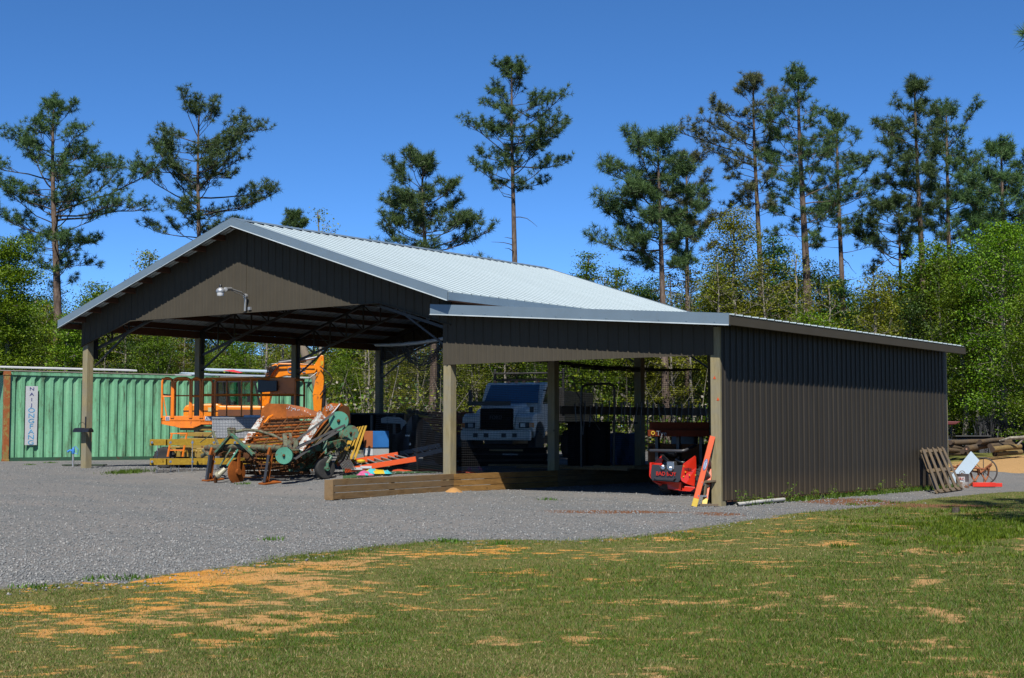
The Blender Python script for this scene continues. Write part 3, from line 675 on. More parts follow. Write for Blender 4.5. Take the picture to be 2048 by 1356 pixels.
# ---------------------------------------------------------------- netting
net = thing('batting_cage_net', 'black square mesh net hanging from a white pipe inside the barn', 'net', (-7, 5, .5))
t = NT('black net twine'); t.bsdf((.02, .02, .022), .8); NETM = t.m
def strips(P0, U, Vv, nu, nv, w, b, sag=0., seed=0):
    """net panel spanned by U (across) and V (down), real twine strips"""
    P0, U, Vv = Vector(P0), Vector(U), Vector(Vv); N = U.cross(Vv).normalized(); ul, vl = U.normalized(), Vv.normalized()
    rr = random.Random(seed); ph = rr.random()*6
    def pt(u, v): return P0+U*u+Vv*v+N*(math.sin(u*17+ph+2*v)*.05+math.sin(u*41+ph)*.02)*sag*(.3+v)
    ku, kv = 24, 10
    for i in range(nu+1):
        u = i/nu; prev = None
        for j in range(kv+1):
            p = pt(u, j/kv)
            if prev is not None: b.add([prev-ul*w, prev+ul*w, p+ul*w, p-ul*w], [(0, 1, 2, 3)])
            prev = p
    for j in range(nv+1):
        v = j/nv; prev = None
        for i in range(ku+1):
            p = pt(i/ku, v)
            if prev is not None: b.add([prev-vl*w, prev+vl*w, p+vl*w, p-vl*w], [(0, 1, 2, 3)])
            prev = p
pa = AT(752, 690, y=3.6); pb = Vector((XM-.25, .25, AT(884, 672, x=XM).z))
b = MB(); nw = .0028
strips(pb, (pa.x-pb.x, pa.y-pb.y, pa.z-pb.z-.0), (0, 0, -pa.z+.55), 110, 62, nw, b, 1, 1)
b.build('front_net', NETM, net, recalc=False)
b = MB(); strips((XM-.28, .2, 3.1), (0, YB-.4, -.1), (0, 0, -2.6), 200, 52, nw, b, 1, 2); b.build('side_net', NETM, net, recalc=False)
b = MB(); strips((XM-.3, YB-.3, 3.05), (-5.2, 0, .1), (0, 0, -2.5), 90, 50, nw, b, 1, 3); b.build('back_net', NETM, net, recalc=False)
b = MB()     # bunched slack net below the pipe
for q in range(26):
    rr = random.Random(q); n = 14; a = pb+Vector((-.2, .1, -.05-rr.random()*.1)); c = AT(800, 690, y=2.6)+Vector((0, 0, rr.random()*.1)); sg = .25+.4*rr.random()
    b.tube([a.lerp(c, i/n)+Vector((rr.uniform(-.03, .03), rr.uniform(-.1, .1), -sg*math.sin(math.pi*i/n))) for i in range(n+1)], .006, 3)
b.build('slack_net', NETM, net, recalc=False)
b = MB()
for q in range(18):
    rr = random.Random(q+50); n = 14; a = Vector((XM-.2, 1.2+rr.random(), 3.0)); c = Vector((XM+.2, YB-1, 2.95)); sg = .06+.12*rr.random()
    b.tube([a.lerp(c, i/n)+Vector((rr.uniform(-.03, .03), 0, -sg*math.sin(math.pi*i/n)-rr.random()*.04)) for i in range(n+1)], .008, 3)
b.build('rolled_net', NETM, net, recalc=False)
m1 = pa.lerp(pb, .5)+Vector((0, 0, -.10)); b = MB()
b.tube([pa.lerp(m1, .0)]+[pa*(1-u)**2+m1*2*u*(1-u)+pb*u*u for u in (.2, .4, .6, .8, 1)], .038, 10)
for u in (.25, .5, .75): q = pa*(1-u)**2+m1*2*u*(1-u)+pb*u*u; b.torus(q, (pb-pa), .042, .008, 12, 6)
b.build('pipe', paint('grey white plastic pipe', (.42, .45, .48), .5), net, smooth=True)
# ---------------------------------------------------------------- green shipping container
cA = AT(8, 867, Z=45.); cB = AT(645, 867, Z=51.5); cA.z = cB.z = 0
ZC0, ZC1 = .36, 3.22
cu_ = (cB-cA).normalized(); cn = Vector((cu_.y, -cu_.x, 0))          # cn points to the camera side
Lc = (cB-cA).length; W_ = 2.44
def CP(s_, d, z): return cA+cu_*s_+cn*d+Vector((0, 0, z))
ct = thing('shipping_container', 'long green corrugated shipping container with a rusty orange corner', 'shipping container', tuple(CP(Lc/2, -W_/2, ZC0)))
for nm, d0, sg in (('side_wall', 0, 1), ('side_wall', -W_, -1)):
    b = MB(); pr = []; s_ = .22
    while s_ < Lc-.3:
        pr += [(s_, 0), (s_+.10, 0), (s_+.165, -.07), (s_+.235, -.07)]; s_ += .30
    pr.append((Lc-.12, 0)); pr.insert(0, (.1, 0))
    rows = []
    for z, k in ((ZC0+.17, 1), (ZC1-.24, 1), (ZC1-.13, 0), (ZC1-.10, 0)):
        rows.append([CP(a, d0+sg*(h*k-.03), z) for a, h in pr])
    b.grid(rows); sw_ = b.build(nm, CONT, ct, recalc=False)
for d0 in (0, -W_):
    b = MB(); b.bar(CP(0, d0-.04, ZC1-.06), CP(Lc, d0-.04, ZC1-.06), .09, .10); b.build('top_rail', CONT, ct, bevel=.004)
    b = MB(); b.bar(CP(0, d0-.04, ZC0+.10), CP(Lc, d0-.04, ZC0+.10), .09, .15); b.bar(CP(0, d0-.0, ZC0+.03), CP(Lc, d0-.0, ZC0+.03), .07, .02); b.build('bottom_rail', CONTD, ct, bevel=.004)
b = MB(); n = 60
b.grid([[CP(Lc*i/(2*n), d, ZC1-.03+(.03 if i % 4 in (1, 2) else 0)) for i in range(2*n+1)] for d in (0.01, -W_)]); b.build('roof', CONT, ct, recalc=False)
b = MB(); b.bar(CP(.02, -.1, ZC0+.1), CP(.02, -W_+.1, ZC0+.1), .05, .2); b.prism([CP(.03, -.1, ZC0+.1), CP(.03, -W_+.1, ZC0+.1), CP(.03, -W_+.1, ZC1-.1), CP(.03, -.1, ZC1-.1)], cu_*.03)
b.prism([CP(Lc-.06, -.1, ZC0+.1), CP(Lc-.06, -W_+.1, ZC0+.1), CP(Lc-.06, -W_+.1, ZC1-.1), CP(Lc-.06, -.1, ZC1-.1)], cu_*.03); b.build('end_wall', CONT, ct)
for s_, m_ in ((0.06, CONTP), (Lc-.06, CONT)):
    for d0 in (-.02, -W_+.02):
        b = MB(); b.bar(CP(s_, d0, ZC0), CP(s_, d0, ZC1), .17, .17, up=cu_); cpz = b.build('corner_post', m_, ct, bevel=.008)
        for z in (ZC0+.06, ZC1-.06):
            b = MB(); b.box(CP(s_, d0, z), (.20, .20, .125), Matrix((cu_, -cn, (0, 0, 1))).transposed()); b.build('corner_casting', m_, cpz, bevel=.01)
# sign with stacked letters
s0 = None
for k in range(600):
    s_ = k*.01
    p = CP(s_, 0, 1.9); d = p-CAMLOC; pxx = 1024+FPX*d.dot(_r)/d.dot(_fw)
    if pxx > 62: s0 = s_; break
b = MB(); q0, q1 = CP(s0-.24, .012, 1.02), CP(s0+.24, .012, 1.02)
zs0, zs1 = AT(62, 890, Z=(s0/Lc)*6.5+45).z, AT(62, 772, Z=(s0/Lc)*6.5+45).z
b.prism([CP(s0-.19, .006, zs0), CP(s0+.19, .006, zs0), CP(s0+.19, .006, zs1), CP(s0-.19, .006, zs1)], cn*.008)
sgn_ = b.build('sign_panel', WHITE, ct)
ltr = 'NAIJONGFANG'; nL = len(ltr)
for i, ch in enumerate(ltr):
    z = zs1-(zs1-zs0)*(i+.55)/nL
    text_part('letter', ch, .26 if i > 3 else .19, frame(CP(s0, .017, z), cu_, (0, 0, 1)) @ Matrix.Diagonal((1.1, .75, 1, 1)), BLUET if i > 3 else NAVY, sgn_)
# sheets lying on the container roof
def roof_sheet(nm, label, s_0, s_1, d0, d1, z, m_, rib=.0, tilt=0., grp=None):
    b = MB(); n = 14; rows = []
    for d, zz in ((d0, z), (d1, z+tilt)):
        rows.append([CP(s_0+(s_1-s_0)*i/(2*n), d, zz) for i in range(2*n+1)])
    for k in range(9):
        pass
    pr = [(d0+(d1-d0)*i/24, .02 if i % 4 == 1 else 0) for i in range(25)]
    b.grid([[CP(ss, d, z+h*rib+tilt*(i/24)) for i, (d, h) in enumerate(pr)] for ss in (s_0, s_1)])
    b.prism([CP(s_0, d0, z-.03), CP(s_1, d0, z-.03), CP(s_1, d1, z+tilt-.03), CP(s_0, d1, z+tilt-.03)], (0, 0, .025))
    return tag(b.build(nm, m_, None), label, 'metal sheet', grp)
LT = paint('light tan sheet', (.42, .38, .33), .6)
roof_sheet('metal_sheet', 'long pale grey metal sheet on the left end of the container roof', -1.6, 4.3, -.08, -.9, ZC1+.14, WHITE, 1, .05)
roof_sheet('plywood_sheet', 'long tan sheet under the grey one on the container roof', -.9, 5.6, -.04, -.8, ZC1+.05, LT, 0, .02)
roof_sheet('metal_sheet', 'thin white sheet at the middle of the container roof', 4.4, 7.0, -.08, -.8, ZC1+.04, WHITE, .5, .02)
roof_sheet('metal_sheet', 'lower pale blue metal sheet behind the barn post on the container roof', 6.2, 9.8, -.06, -1.1, ZC1+.07, WHITEP, 1, .08)
roof_sheet('metal_sheet', 'topmost pale blue metal sheet on the stack on the container roof', 6.9, 9.6, -.1, -1.2, ZC1+.22, WHITEP, 1, .10)
roof_sheet('metal_sheet', 'white sheet at the right end of the container roof', 8.6, 11.2, -.1, -.9, ZC1+.05, WHITE, 1, .03)
b = MB(); c = AT(460, 745, Z=48.3); b.add([c+Vector((-.35, 0, .08)), c+Vector((.35, .1, -.02)), c+Vector((.3, .3, .0)), c+Vector((-.2, .3, .10)), c+Vector((.05, .1, .1))], [(0, 1, 4), (1, 2, 4), (2, 3, 4), (3, 0, 4)])
tag(b.build('red_rag', paint('red rag', (.7, .03, .05), .8)), 'small red rag lying on the sheets on the container roof', 'rag')
# ---------------------------------------------------------------- yard hydrant
hb = AT(146, 934, z=gzf(-19.3, .2)); hx, hy = hb.x, hb.y; hz = gzf(hx, hy)
hy_ = thing('yard_hydrant', 'grey standpipe hydrant with a blue head left of the barn post', 'hydrant', (hx, hy, hz))
b = MB(); b.cyl((hx, hy, hz), (hx, hy, hz+.36), .025, n=12); b.build('pipe', ALU, hy_, smooth=True)
b = MB(); b.lathe((hx, hy, hz+.34), (0, 0, 1), [(.035, 0), (.045, .03), (.04, .12), (.025, .16)], 14); b.tube([(hx, hy, hz+.42), (hx-.08, hy-.05, hz+.43), (hx-.13, hy-.08, hz+.39)], [.025, .024, .028], 10); b.build('head', BLUE, hy_, smooth=True)
b = MB(); b.tube([(hx+.0, hy, hz+.5), (hx+.06, hy+.02, hz+.53), (hx+.14, hy+.05, hz+.45), (hx+.12, hy+.05, hz+.33), (hx+.03, hy, hz+.36)], .010, 8); b.build('handle', BLUE, hy_, smooth=True)
# drip mats beside the post
for i, (px, lab) in enumerate(((143, 'small dark green mat under the yard hydrant'), (195, 'small dark green mat right of the left barn post'))):
    p = AT(px, 936, z=.37); z = gzf(p.x, p.y); b = MB(); b.box((p.x, p.y, z+.03), (.42, .34, .035), Matrix.Rotation(.6, 3, 'Z')); tag(b.build('rubber_mat', paint('mat %d' % i, (.02, .045, .02), .9), None, bevel=.008), lab, 'mat')
# black scoop hanging on the left post
p = AT(165, 862, y=-.2); sc_ = thing('feed_scoop', 'black scoop with a wire bail hung on the left barn post', 'scoop', (p.x, p.y, p.z))
b = MB(); n = 12
b.grid([[p+Vector((-.28+.28*i/n*0+u, .0+math.cos(i/n*math.pi)*.09, math.sin(i/n*math.pi)*.11-.03)) for i in range(n+1)] for u in (-.0, .34)]); b.grid([[p+Vector((-.28+u, math.cos(i/n*math.pi)*.085, math.sin(i/n*math.pi)*.105-.03)) for i in range(n+1)] for u in (.28, .62)]); b.build('scoop_body', BLACK, sc_, recalc=False)
b = MB(); b.tube([p+Vector((.0+.16*math.cos(t_), -.02, .05+.17*math.sin(t_))) for t_ in [k*math.pi/8 for k in range(9)]], .006, 6); b.tube([p+Vector((.16, -.03, .08)), p+Vector((.16, -.03, .36))], .018, 8); b.build('handle', BLACK, sc_, smooth=True)
# ---------------------------------------------------------------- wheel helper
def wheel(parent, c, ax, rad, wid, rim=CHROME, tyre=RUBBER, lugs=0, rimr=.55, nm='wheel'):
    c = Vector(c); ax = Vector(ax).normalized(); w = wid/2; b = MB()
    b.lathe(c, ax, [(rad*rimr, -w*.8), (rad*.75, -w), (rad*.93, -w*.9), (rad, -w*.6), (rad, w*.6), (rad*.93, w*.9), (rad*.75, w), (rad*rimr, w*.8)], 32)
    if lugs:
        up = Vector((0, 0, 1)); a = ax.cross(up).normalized(); q = a.cross(ax)
        for i in range(lugs):
            t_ = 2*math.pi*i/lugs; d = a*math.cos(t_)+q*math.sin(t_); d2 = a*math.cos(t_+.16)+q*math.sin(t_+.16)
            for s_ in (-1, 1):
                b.bar(c+d*rad+ax*0, c+d2*rad*.99+ax*s_*w*.95, rad*.07, rad*.10, up=d)
    ty = b.build(nm, tyre, parent, smooth=True)
    b = MB(); b.lathe(c, ax, [(rad*rimr*1.02, -w*.75), (rad*rimr*.95, -w*.5), (rad*.25, -w*.35), (rad*.16, -w*.6), (rad*.16, w*.6), (rad*.25, w*.35), (rad*rimr*.95, w*.5), (rad*rimr*1.02, w*.75)], 24)
    for i in range(6):
        t_ = 2*math.pi*i/6; up = Vector((0, 0, 1)); a = ax.cross(up).normalized(); q = a.cross(ax); d = a*math.cos(t_)+q*math.sin(t_)
        b.cyl(c+d*rad*.3-ax*w*.55, c+d*rad*.3+ax*w*.55, rad*.03, n=6)
    b.build('rim', rim, ty, smooth=True)
    return ty
# ---------------------------------------------------------------- scissor lift (long axis along LU)
Zl = 36.1; LU = Vector((.83, .557, 0)).normalized(); LN = Vector((LU.y, -LU.x, 0))
l0 = AT(322, 867, Z=Zl); l0.z = 0
def LP(s_, d, z): return l0+LU*s_+LN*d+Vector((0, 0, z))          # s along, d towards the viewer
def ppm(Z): return FPX/Z
def lz(py): return CAMLOC.z+(866.8-py)/ppm(Zl)
lg = .42
lift = thing('scissor_lift', 'orange railed work platform of a scissor lift on a yellow wheeled base', 'lift', tuple(LP(1.8, -.7, lg)))
S = 1/ppm(Zl)/1.0
def lx(px): return (px-322)*S
deck, rail = lz(842), lz(756)
Wd = 1.15
b = MB(); b.bb((0, 0, 0), (0, 0, 0)) if 0 else None
# slide-out end deck with stepped kick plate
b.prism([LP(lx(322), 0, lz(832)), LP(lx(402), 0, lz(832)), LP(lx(402), 0, lz(850)), LP(lx(387), 0, lz(856)), LP(lx(362), 0, lz(856)), LP(lx(322), 0, lz(848))], LN*-.03)
b.prism([LP(0, 0, lz(832)), LP(0, -Wd, lz(832)), LP(0, -Wd, lz(848)), LP(0, 0, lz(848))], LU*.03)
b.prism([LP(0, 0, lz(843)), LP(lx(402), 0, lz(843)), LP(lx(402), -Wd, lz(843)), LP(0, -Wd, lz(843))], (0, 0, .04))
b.build('extension_deck', ORANGE, lift, bevel=.004)
b = MB(); b.prism([LP(lx(402), -.0, lz(832)), LP(lx(590), -.0, lz(832)), LP(lx(590), 0, lz(849)), LP(lx(402), 0, lz(849))], LN*-.04)
b.prism([LP(lx(402), 0, lz(845)), LP(lx(590), 0, lz(845)), LP(lx(590), -Wd, lz(845)), LP(lx(402), -Wd, lz(845))], (0, 0, .06)); b.build('main_deck', ORANGE, lift, bevel=.004)
def loop(a0, a1, d, b, z0=None, z1=None, tt=.028):
    z0 = z0 or lz(836); z1 = z1 or rail; r_ = .09
    p = [LP(a0, d, z0), LP(a0, d, z1-r_), LP(a0+r_*.3, d, z1-r_*.3), LP(a0+r_, d, z1), LP(a1-r_, d, z1), LP(a1-r_*.3, d, z1-r_*.3), LP(a1, d, z1-r_), LP(a1, d, z0)]
    b.tube(p, tt, 8)
rb = MB(); loop(lx(323), lx(343), 0, rb); loop(lx(346), lx(380), 0, rb); loop(lx(383), lx(401), 0, rb); loop(lx(405), lx(592), 0, rb, z1=lz(757))
for a0, a1, py in ((323, 343, 793), (383, 401, 793), (405, 592, 789)): rb.tube([LP(lx(a0), 0, lz(py)), LP(lx(a1), 0, lz(py))], .017, 8)
for px in (431, 484, 503, 524): rb.tube([LP(lx(px), 0, lz(836)), LP(lx(px), 0, lz(757))], .018, 8)
for d in (-Wd,):
    loop(lx(323), lx(401), d, rb); loop(lx(405), lx(592), d, rb, z1=lz(757)); rb.tube([LP(lx(323), d, lz(789)), LP(lx(592), d, lz(789))], .017, 8)
    for px in (431, 484, 540): rb.tube([LP(lx(px), d, lz(836)), LP(lx(px), d, lz(757))], .018, 8)
for s_ in (lx(323), lx(592)):
    for py in (757, 789): rb.tube([LP(s_, 0, lz(py)), LP(s_, -Wd, lz(py))], .02, 8)
rb.tube([LP(lx(325), 0, lz(790)), LP(lx(333), 0, lz(833))], .015, 6)
rb.build('guard_rail', ORANGE, lift, smooth=True)
b = MB(); b.prism([LP(lx(542), .02, lz(757)), LP(lx(591), .02, lz(757)), LP(lx(591), .02, lz(788)), LP(lx(542), .02, lz(788))], LN*.02); b.build('side_panel', ORANGE, lift)
b = MB(); b.prism([LP(lx(520), .05, lz(760)), LP(lx(545), .05, lz(762)), LP(lx(558), .05, lz(762)), LP(lx(558), .05, lz(783)), LP(lx(520), .05, lz(786))], LN*.14); b.build('control_box', BLACK, lift, bevel=.01)
b = MB(); b.prism([LP(lx(331), .006, lz(833)), LP(lx(339), .006, lz(833)), LP(lx(339), .006, lz(841)), LP(lx(331), .006, lz(841))], LN*.004); b.build('name_plate', WHITE, lift); b = MB(); b.prism([LP(lx(411), .006, lz(833)), LP(lx(459), .006, lz(833)), LP(lx(459), .006, lz(841)), LP(lx(411), .006, lz(841))], LN*.004); pl_ = b.build('name_plate', WHITE, lift)
text_part('lettering', 'A-S', .11, frame(LP(lx(418), .014, lz(837.3)), LU, (0, 0, 1)), NAVY, pl_); text_part('lettering', 'R', .11, frame(LP(lx(455), .014, lz(837.3)), LU, (0, 0, 1)), NAVY, pl_)
text_part('lettering', 'ES', .085, frame(LP(lx(335), .014, lz(837.3)), LU, (0, 0, 1)), NAVY, pl_)
# folded scissor stack
z = lz(852); k = 0
while z > lz(898):
    for d in (-.12, -Wd+.12):
        b = MB(); b.bar(LP(.45, d, z-.05), LP(3.25, d, z-.09), .06, .11); b.build('scissor_arm', YEL, lift, bevel=.006)
    z -= .15; k += 1
b = MB(); b.bb((0, 0, 0), (0, 0, 0)) if 0 else None
def obox(b, s0_, s1_, d0, d1, z0, z1):
    b.prism([LP(s0_, d0, z0), LP(s1_, d0, z0), LP(s1_, d1, z0), LP(s0_, d1, z0)], (0, 0, z1-z0))
b = MB(); obox(b, .35, 3.3, -.10, -Wd+.05, lg+.28, lz(893)); obox(b, .15, .5, -.25, -Wd+.2, lg+.3, lg+.55)
for q in range(7): b.lathe(LP(.5+q*.10, -.05, lg+.42), LN, [(.035, -.05), (.035, .05), (.02, .06)], 10)
obox(b, .9, 2.2, 0.0, -.12, lg+.26, lg+.50); b.build('chassis', YEL, lift, bevel=.01)
for s_ in (.12, 2.95):
    for d in (.05, -Wd-.02): wheel(lift, LP(s_, d, lg+.26), LN, .27, .2, YEL, lugs=14)
b = MB()
for px in (347, 377): b.bar(LP(lx(px)+.03, .22, lz(866)), LP(lx(px)-.05, .30, lz(913)), .05, .03)
b.bar(LP(lx(346), .22, lz(867)), LP(lx(379), .22, lz(867)), .04, .03)
for py in (885, 900): b.bar(LP(lx(345), .26, lz(py)), LP(lx(377), .26, lz(py)), .03, .03)
b.build('step_ladder', ORANGE, lift, bevel=.003)
# perforated panel box standing before the lift
c0 = AT(424, 836, Z=35.5); c1 = AT(520, 836, Z=35.5); c2 = AT(424, 876, Z=35.5)
pp = thing('perforated_truck_box', 'grey perforated metal box with rows of holes behind the rusty digger', 'box', (c0.x, c0.y, .42))
b = MB(); Hh = c0.z-c2.z; dv_ = (c1-c0)
nx = 32; nz = 12; step = dv_.length/nx; u_ = dv_.normalized(); nrm = Vector((u_.y, -u_.x, 0))
rows = [(c0+u_*(i*step)) for i in range(nx+1)]
b.prism([c2, c2+dv_, c1, c0], -nrm*.02)
pm = b.build('front_sheet', PERF, pp)
b = MB(); hr = step*.24
HOLELIGHT = paint('painted light through holes', (.95, .97, 1.), .6)  # pale dots paint the brightness seen through the holes
for i in range(nx):
    for j in range(nz):
        c = c0+u_*((i+.6)*step)-Vector((0, 0, (j+1.1)*Hh/(nz+1)))+nrm*.001
        b.add([c+(u_*math.cos(a_)+Vector((0, 0, 1))*math.sin(a_))*hr for a_ in [k*math.pi/3 for k in range(6)]], [(0, 1, 2, 3, 4, 5)])
tag(b.build('hole_light_dot', HOLELIGHT, pm), kind='stuff')
b = MB(); b.bar(c0+Vector((0, 0, .0)), c1+Vector((0, 0, .0)), .04, .04); b.prism([c2-nrm*.03, c2+dv_-nrm*.03, c2+dv_-nrm*.5, c2-nrm*.5], (0, 0, .03)); b.prism([c2-nrm*.03, c2-nrm*.5, c0-nrm*.5, c0-nrm*.03], u_*.02); b.build('box_frame', PERF, pp, bevel=.004)
b = MB(); 
for s_ in (.1, 1.0): q = c2+u_*s_-nrm*.1; b.bb((q.x-.05, q.y-.05, .40), (q.x+.05, q.y+.05, q.z)); q = c2+u_*s_-nrm*.42; b.bb((q.x-.05, q.y-.05, .40), (q.x+.05, q.y+.05, q.z))
b.build('leg', PERF, pp)
b = MB(); q = AT(505, 834, Z=35.6); b.box(q-nrm*.2, (.45, .3, .10), Matrix.Rotation(.62, 3, 'Z')); tag(b.build('metal_tray', WHITEP, None, bevel=.01), 'pale blue tray on top of the perforated box', 'tray')
# ---------------------------------------------------------------- doubled yellow boards with threaded rods
yb = AT(450, 935, z=.36); Zy = 33.6
def YP(px, py, d=0): 
    p = AT(px, py, Z=Zy+(px-300)*.004); return p-Vector((_fw.x, _fw.y, 0))*-d
fr = thing('board_frame', 'frame of long yellow treated boards bolted with threaded rods', 'board frame', tuple(Vector((AT(450, 910, Z=34).x, AT(450, 910, Z=34).y, gzf(-13, -.3)))))
for py0, py1 in ((878.5, 891), (917, 930)):
    for d in (0, .62):
        b = MB(); a = AT(300, py0, Z=Zy+d); c = AT(300, py1, Z=Zy+d); e = AT(660, py0-2, Z=Zy+1.4+d); h = a.z-c.z
        n_ = (e-a).normalized().cross(Vector((0, 0, 1))); b.prism([a, e, e-Vector((0, 0, h)), a-Vector((0, 0, h))], -n_*.04); b.build('board', YBOARD, fr, bevel=.003)
    b = MB(); a = AT(300, py0, Z=Zy); a2 = AT(300, py0, Z=Zy+1.09); a2.z = a.z; h = AT(300, py0, Z=Zy).z-AT(300, py1, Z=Zy).z; 
    for px in (330, 640):
        q = AT(px, py0, Z=Zy); b.bar(Vector((q.x, q.y, a.z-h/2)), Vector((q.x, q.y, a.z-h/2))+Vector((_fw.x, _fw.y, 0))*.62, .04, h*.9)
    b.build('cross_board', YBOARD, fr, bevel=.003)
b = MB()
for i, px in enumerate((304, 341, 385, 428, 470)):
    for py in (885, 923.5):
        q = AT(px, py, Z=Zy-.02); n_ = Vector((_fw.x, _fw.y, 0)); b.cyl(q-n_*.03, q+n_*.04, .016, n=8); b.cyl(q-n_*.005, q+n_*.004, .030, n=10)
b.build('bolt', CHROME, fr)
for i, (px, y0, y1) in enumerate(((315, 880, 955), (385, 880, 955), (358, 917, 948), (342, 930, 952), (470, 918, 948), (560, 918, 946))):
    q = AT(px, y0, Z=Zy+.3); z1 = gzf(q.x, q.y); b = MB(); b.cyl(q, (q.x, q.y, z1-.02), .009, n=8); b.build('threaded_rod', ALU, fr)
b = MB()
for px, py, w_ in ((372, 897, .1), (330, 930, .12)):
    pass
# ---------------------------------------------------------------- rusty chain digger
dg = thing('chain_digger', 'rusty green tractor digger with a rod chain elevator, pulleys and belts', 'farm implement', (-9.8, -1.2, .2))
yF = -1.5                                            # plane of the front toolbar
def Q(px, py, y=0.): return AT(px, py, y=yF+y)
def A(px, py, dZ=0.): return AT(px, py, Z=30.6+dZ)
# elevator: two inclined side panels with a rod chain between
LB, LT_, RB, RT = A(470, 906, .3), A(522, 832, 1.6), A(601, 898, -.5), A(668, 822, .8)
LT2, RT2 = A(527, 810, 1.7), A(688, 806, .9)
b = MB(); b.prism([A(466, 908, .3), A(516, 838, 1.5), A(527, 832, 1.6), A(490, 905, .35)], (.0, .03, 0)); b.build('side_panel', RUSTW, dg)
b = MB(); b.prism([A(481, 907, .3), A(523, 836, 1.6), A(541, 845, 1.55), A(509, 886, .6), A(497, 903, .4)], (0, .04, 0)); b.build('inner_panel', RUST, dg)
b = MB(); b.tube([A(496, 903, .35), A(530, 848, 1.4), A(538, 835, 1.6), A(546, 830, 1.65)], [.04, .04, .035, .02], 6); b.build('panel_edge', ORANGE, dg)
b = MB(); b.prism([A(520, 846, 1.8), A(523, 818, 1.9), A(535, 807, 1.9), A(573, 808, 1.7), A(573, 838, 1.6), A(540, 840, 1.7)], (0, .03, 0)); b.build('rear_hood', RUST, dg)
b = MB(); b.prism([A(573, 808, 1.7), A(606, 814, 1.5), A(640, 826, 1.2), A(640, 838, 1.1), A(573, 838, 1.6)], (0, .03, 0))
for q in range(70):
    rr = random.Random(q); 
b.build('rear_hood', RUSTP, dg)
b = MB()
for q in range(60):
    rr = random.Random(q+4); u = rr.random(); px = 576+u*44+rr.uniform(-4, 4); py = 812+u*14+rr.uniform(0, 12); c = A(px, py, 1.7-(px-573)*.0075-.045); w_ = rr.uniform(.006, .02); b.add([c+Vector((-w_, 0, 0)), c+Vector((w_*.3, 0, -w_)), c+Vector((w_, 0, w_*.3)), c+Vector((0, 0, w_))], [(0, 1, 2, 3)])
for q in range(40):
    rr = random.Random(q+90); px = 660+rr.gauss(0, 5); py = 815+rr.gauss(0, 4); c = A(px, py, .65); w_ = rr.uniform(.006, .02); b.add([c+Vector((-w_, 0, 0)), c+Vector((w_*.3, 0, -w_)), c+Vector((w_, 0, w_*.3)), c+Vector((0, 0, w_))], [(0, 1, 2, 3)])
b.build('paint_fleck', HIVEW if 'HIVEW' in globals() else WHITE, dg)
b = MB(); b.prism([A(640, 832, .9), A(650, 812, .9), A(662, 806, .85), A(683, 808, .75), A(652, 852, .5), A(640, 858, .5)], (0, .03, 0)); b.build('rear_hood', RUST, dg)
b = MB(); b.prism([A(683, 808, .75), A(697, 815, .9), A(699, 846, .9), A(690, 850, .8), A(676, 828, .7)], (0, .03, 0)); b.build('rear_hood', RUSTD, dg)
b = MB(); b.prism([A(594, 896, -.6), A(641, 822, .3), A(650, 834, .3), A(607, 902, -.6)], (0, -.025, 0)); b.prism([A(622, 848, .05), A(640, 820, .28), A(652, 836, .28), A(632, 862, .05)], (0, -.03, 0)); b.build('side_panel', RUSTW, dg)
b = MB(); b.prism([A(605, 900, -.5), A(652, 835, .4), A(683, 806, .6), A(686, 812, .6), A(650, 850, .3), A(612, 905, -.5)], (0, -.05, 0)); b.build('side_rail', RUST, dg)
b = MB(); b.tube([A(655, 838, .2), A(680, 808, .55)], .014, 6); b.build('edge_strip', WHITE, dg)
# chain bars
n = 10
for k in range(n):
    u = (k+.3)/n; l = LB.lerp(A(540, 836, 1.5), u); r_p = A(596, 893, -.3).lerp(A(650, 832, 1.), u)
    if k > 8: l = A(542, 838, 1.5); r_p = A(644, 832, 1.0)
    b = MB(); m_ = 9
    for i in range(m_):
        a = l.lerp(r_p, (i+.08)/m_); c = l.lerp(r_p, (i+.92)/m_); b.cyl(a, c, .027 if k % 3 else .034, n=7)
    for i in range(m_+1): a = l.lerp(r_p, i/m_); b.box(a, (.022, .06, .05))
    b.build('chain_bar', RUST if k % 2 else RUSTD, dg, smooth=True)
b = MB()
for u in (0., .33, .66, 1.):
    a = A(475, 906, .2).lerp(A(598, 894, -.4), u); c = A(540, 836, 1.5).lerp(A(652, 832, 1.), u); b.bar(a, c, .03, .012)
b.build('chain_belt', RUSTD, dg)
# lower rod cage under the toolbar
b = MB(); rr = random.Random(3)
for k in range(15):
    py = 908+k*3.2; x0 = 478+rr.uniform(-12, 12)+k*.8; x1 = 594+rr.uniform(-12, 8)-k*.6; dz = rr.uniform(.1, 1.1); a, c = A(x0, py+rr.uniform(-3, 3), dz), A(x1, py-2+rr.uniform(-4, 3), dz-.3); b.tube([a, a.lerp(c, .5)+Vector((0, 0, -.02)), c], .013, 6)
for k in range(16):
    x0 = 480+k*8; a, c = A(x0, 905, .5), A(x0+rr.uniform(-14, 16), 948+rr.uniform(-4, 6), .8); b.tube([a, a.lerp(c, .5)+Vector((rr.uniform(-.04, .04), 0, 0)), c], .009, 5)
b.build('rod_cage', RUSTD, dg)
b = MB()
for k in range(26):
    x0 = 560+rr.uniform(0, 80); y0 = 905+rr.uniform(0, 30); a = A(x0, y0, rr.uniform(0, 1)); c = A(x0+rr.uniform(10, 34), y0-rr.uniform(8, 30), rr.uniform(0, 1)); b.tube([a, c], .012, 5)
b.build('separator_rods', RUSTD, dg)
b = MB(); b.prism([A(576, 928, .6), A(590, 915, .3), A(612, 905, .2), A(660, 870, .8), A(668, 880, 1), A(610, 935, .6), A(590, 948, .6), A(578, 948, .6)], (0, .25, 0)); b.build('lower_casing', MGRN, dg, bevel=.01)
b = MB()
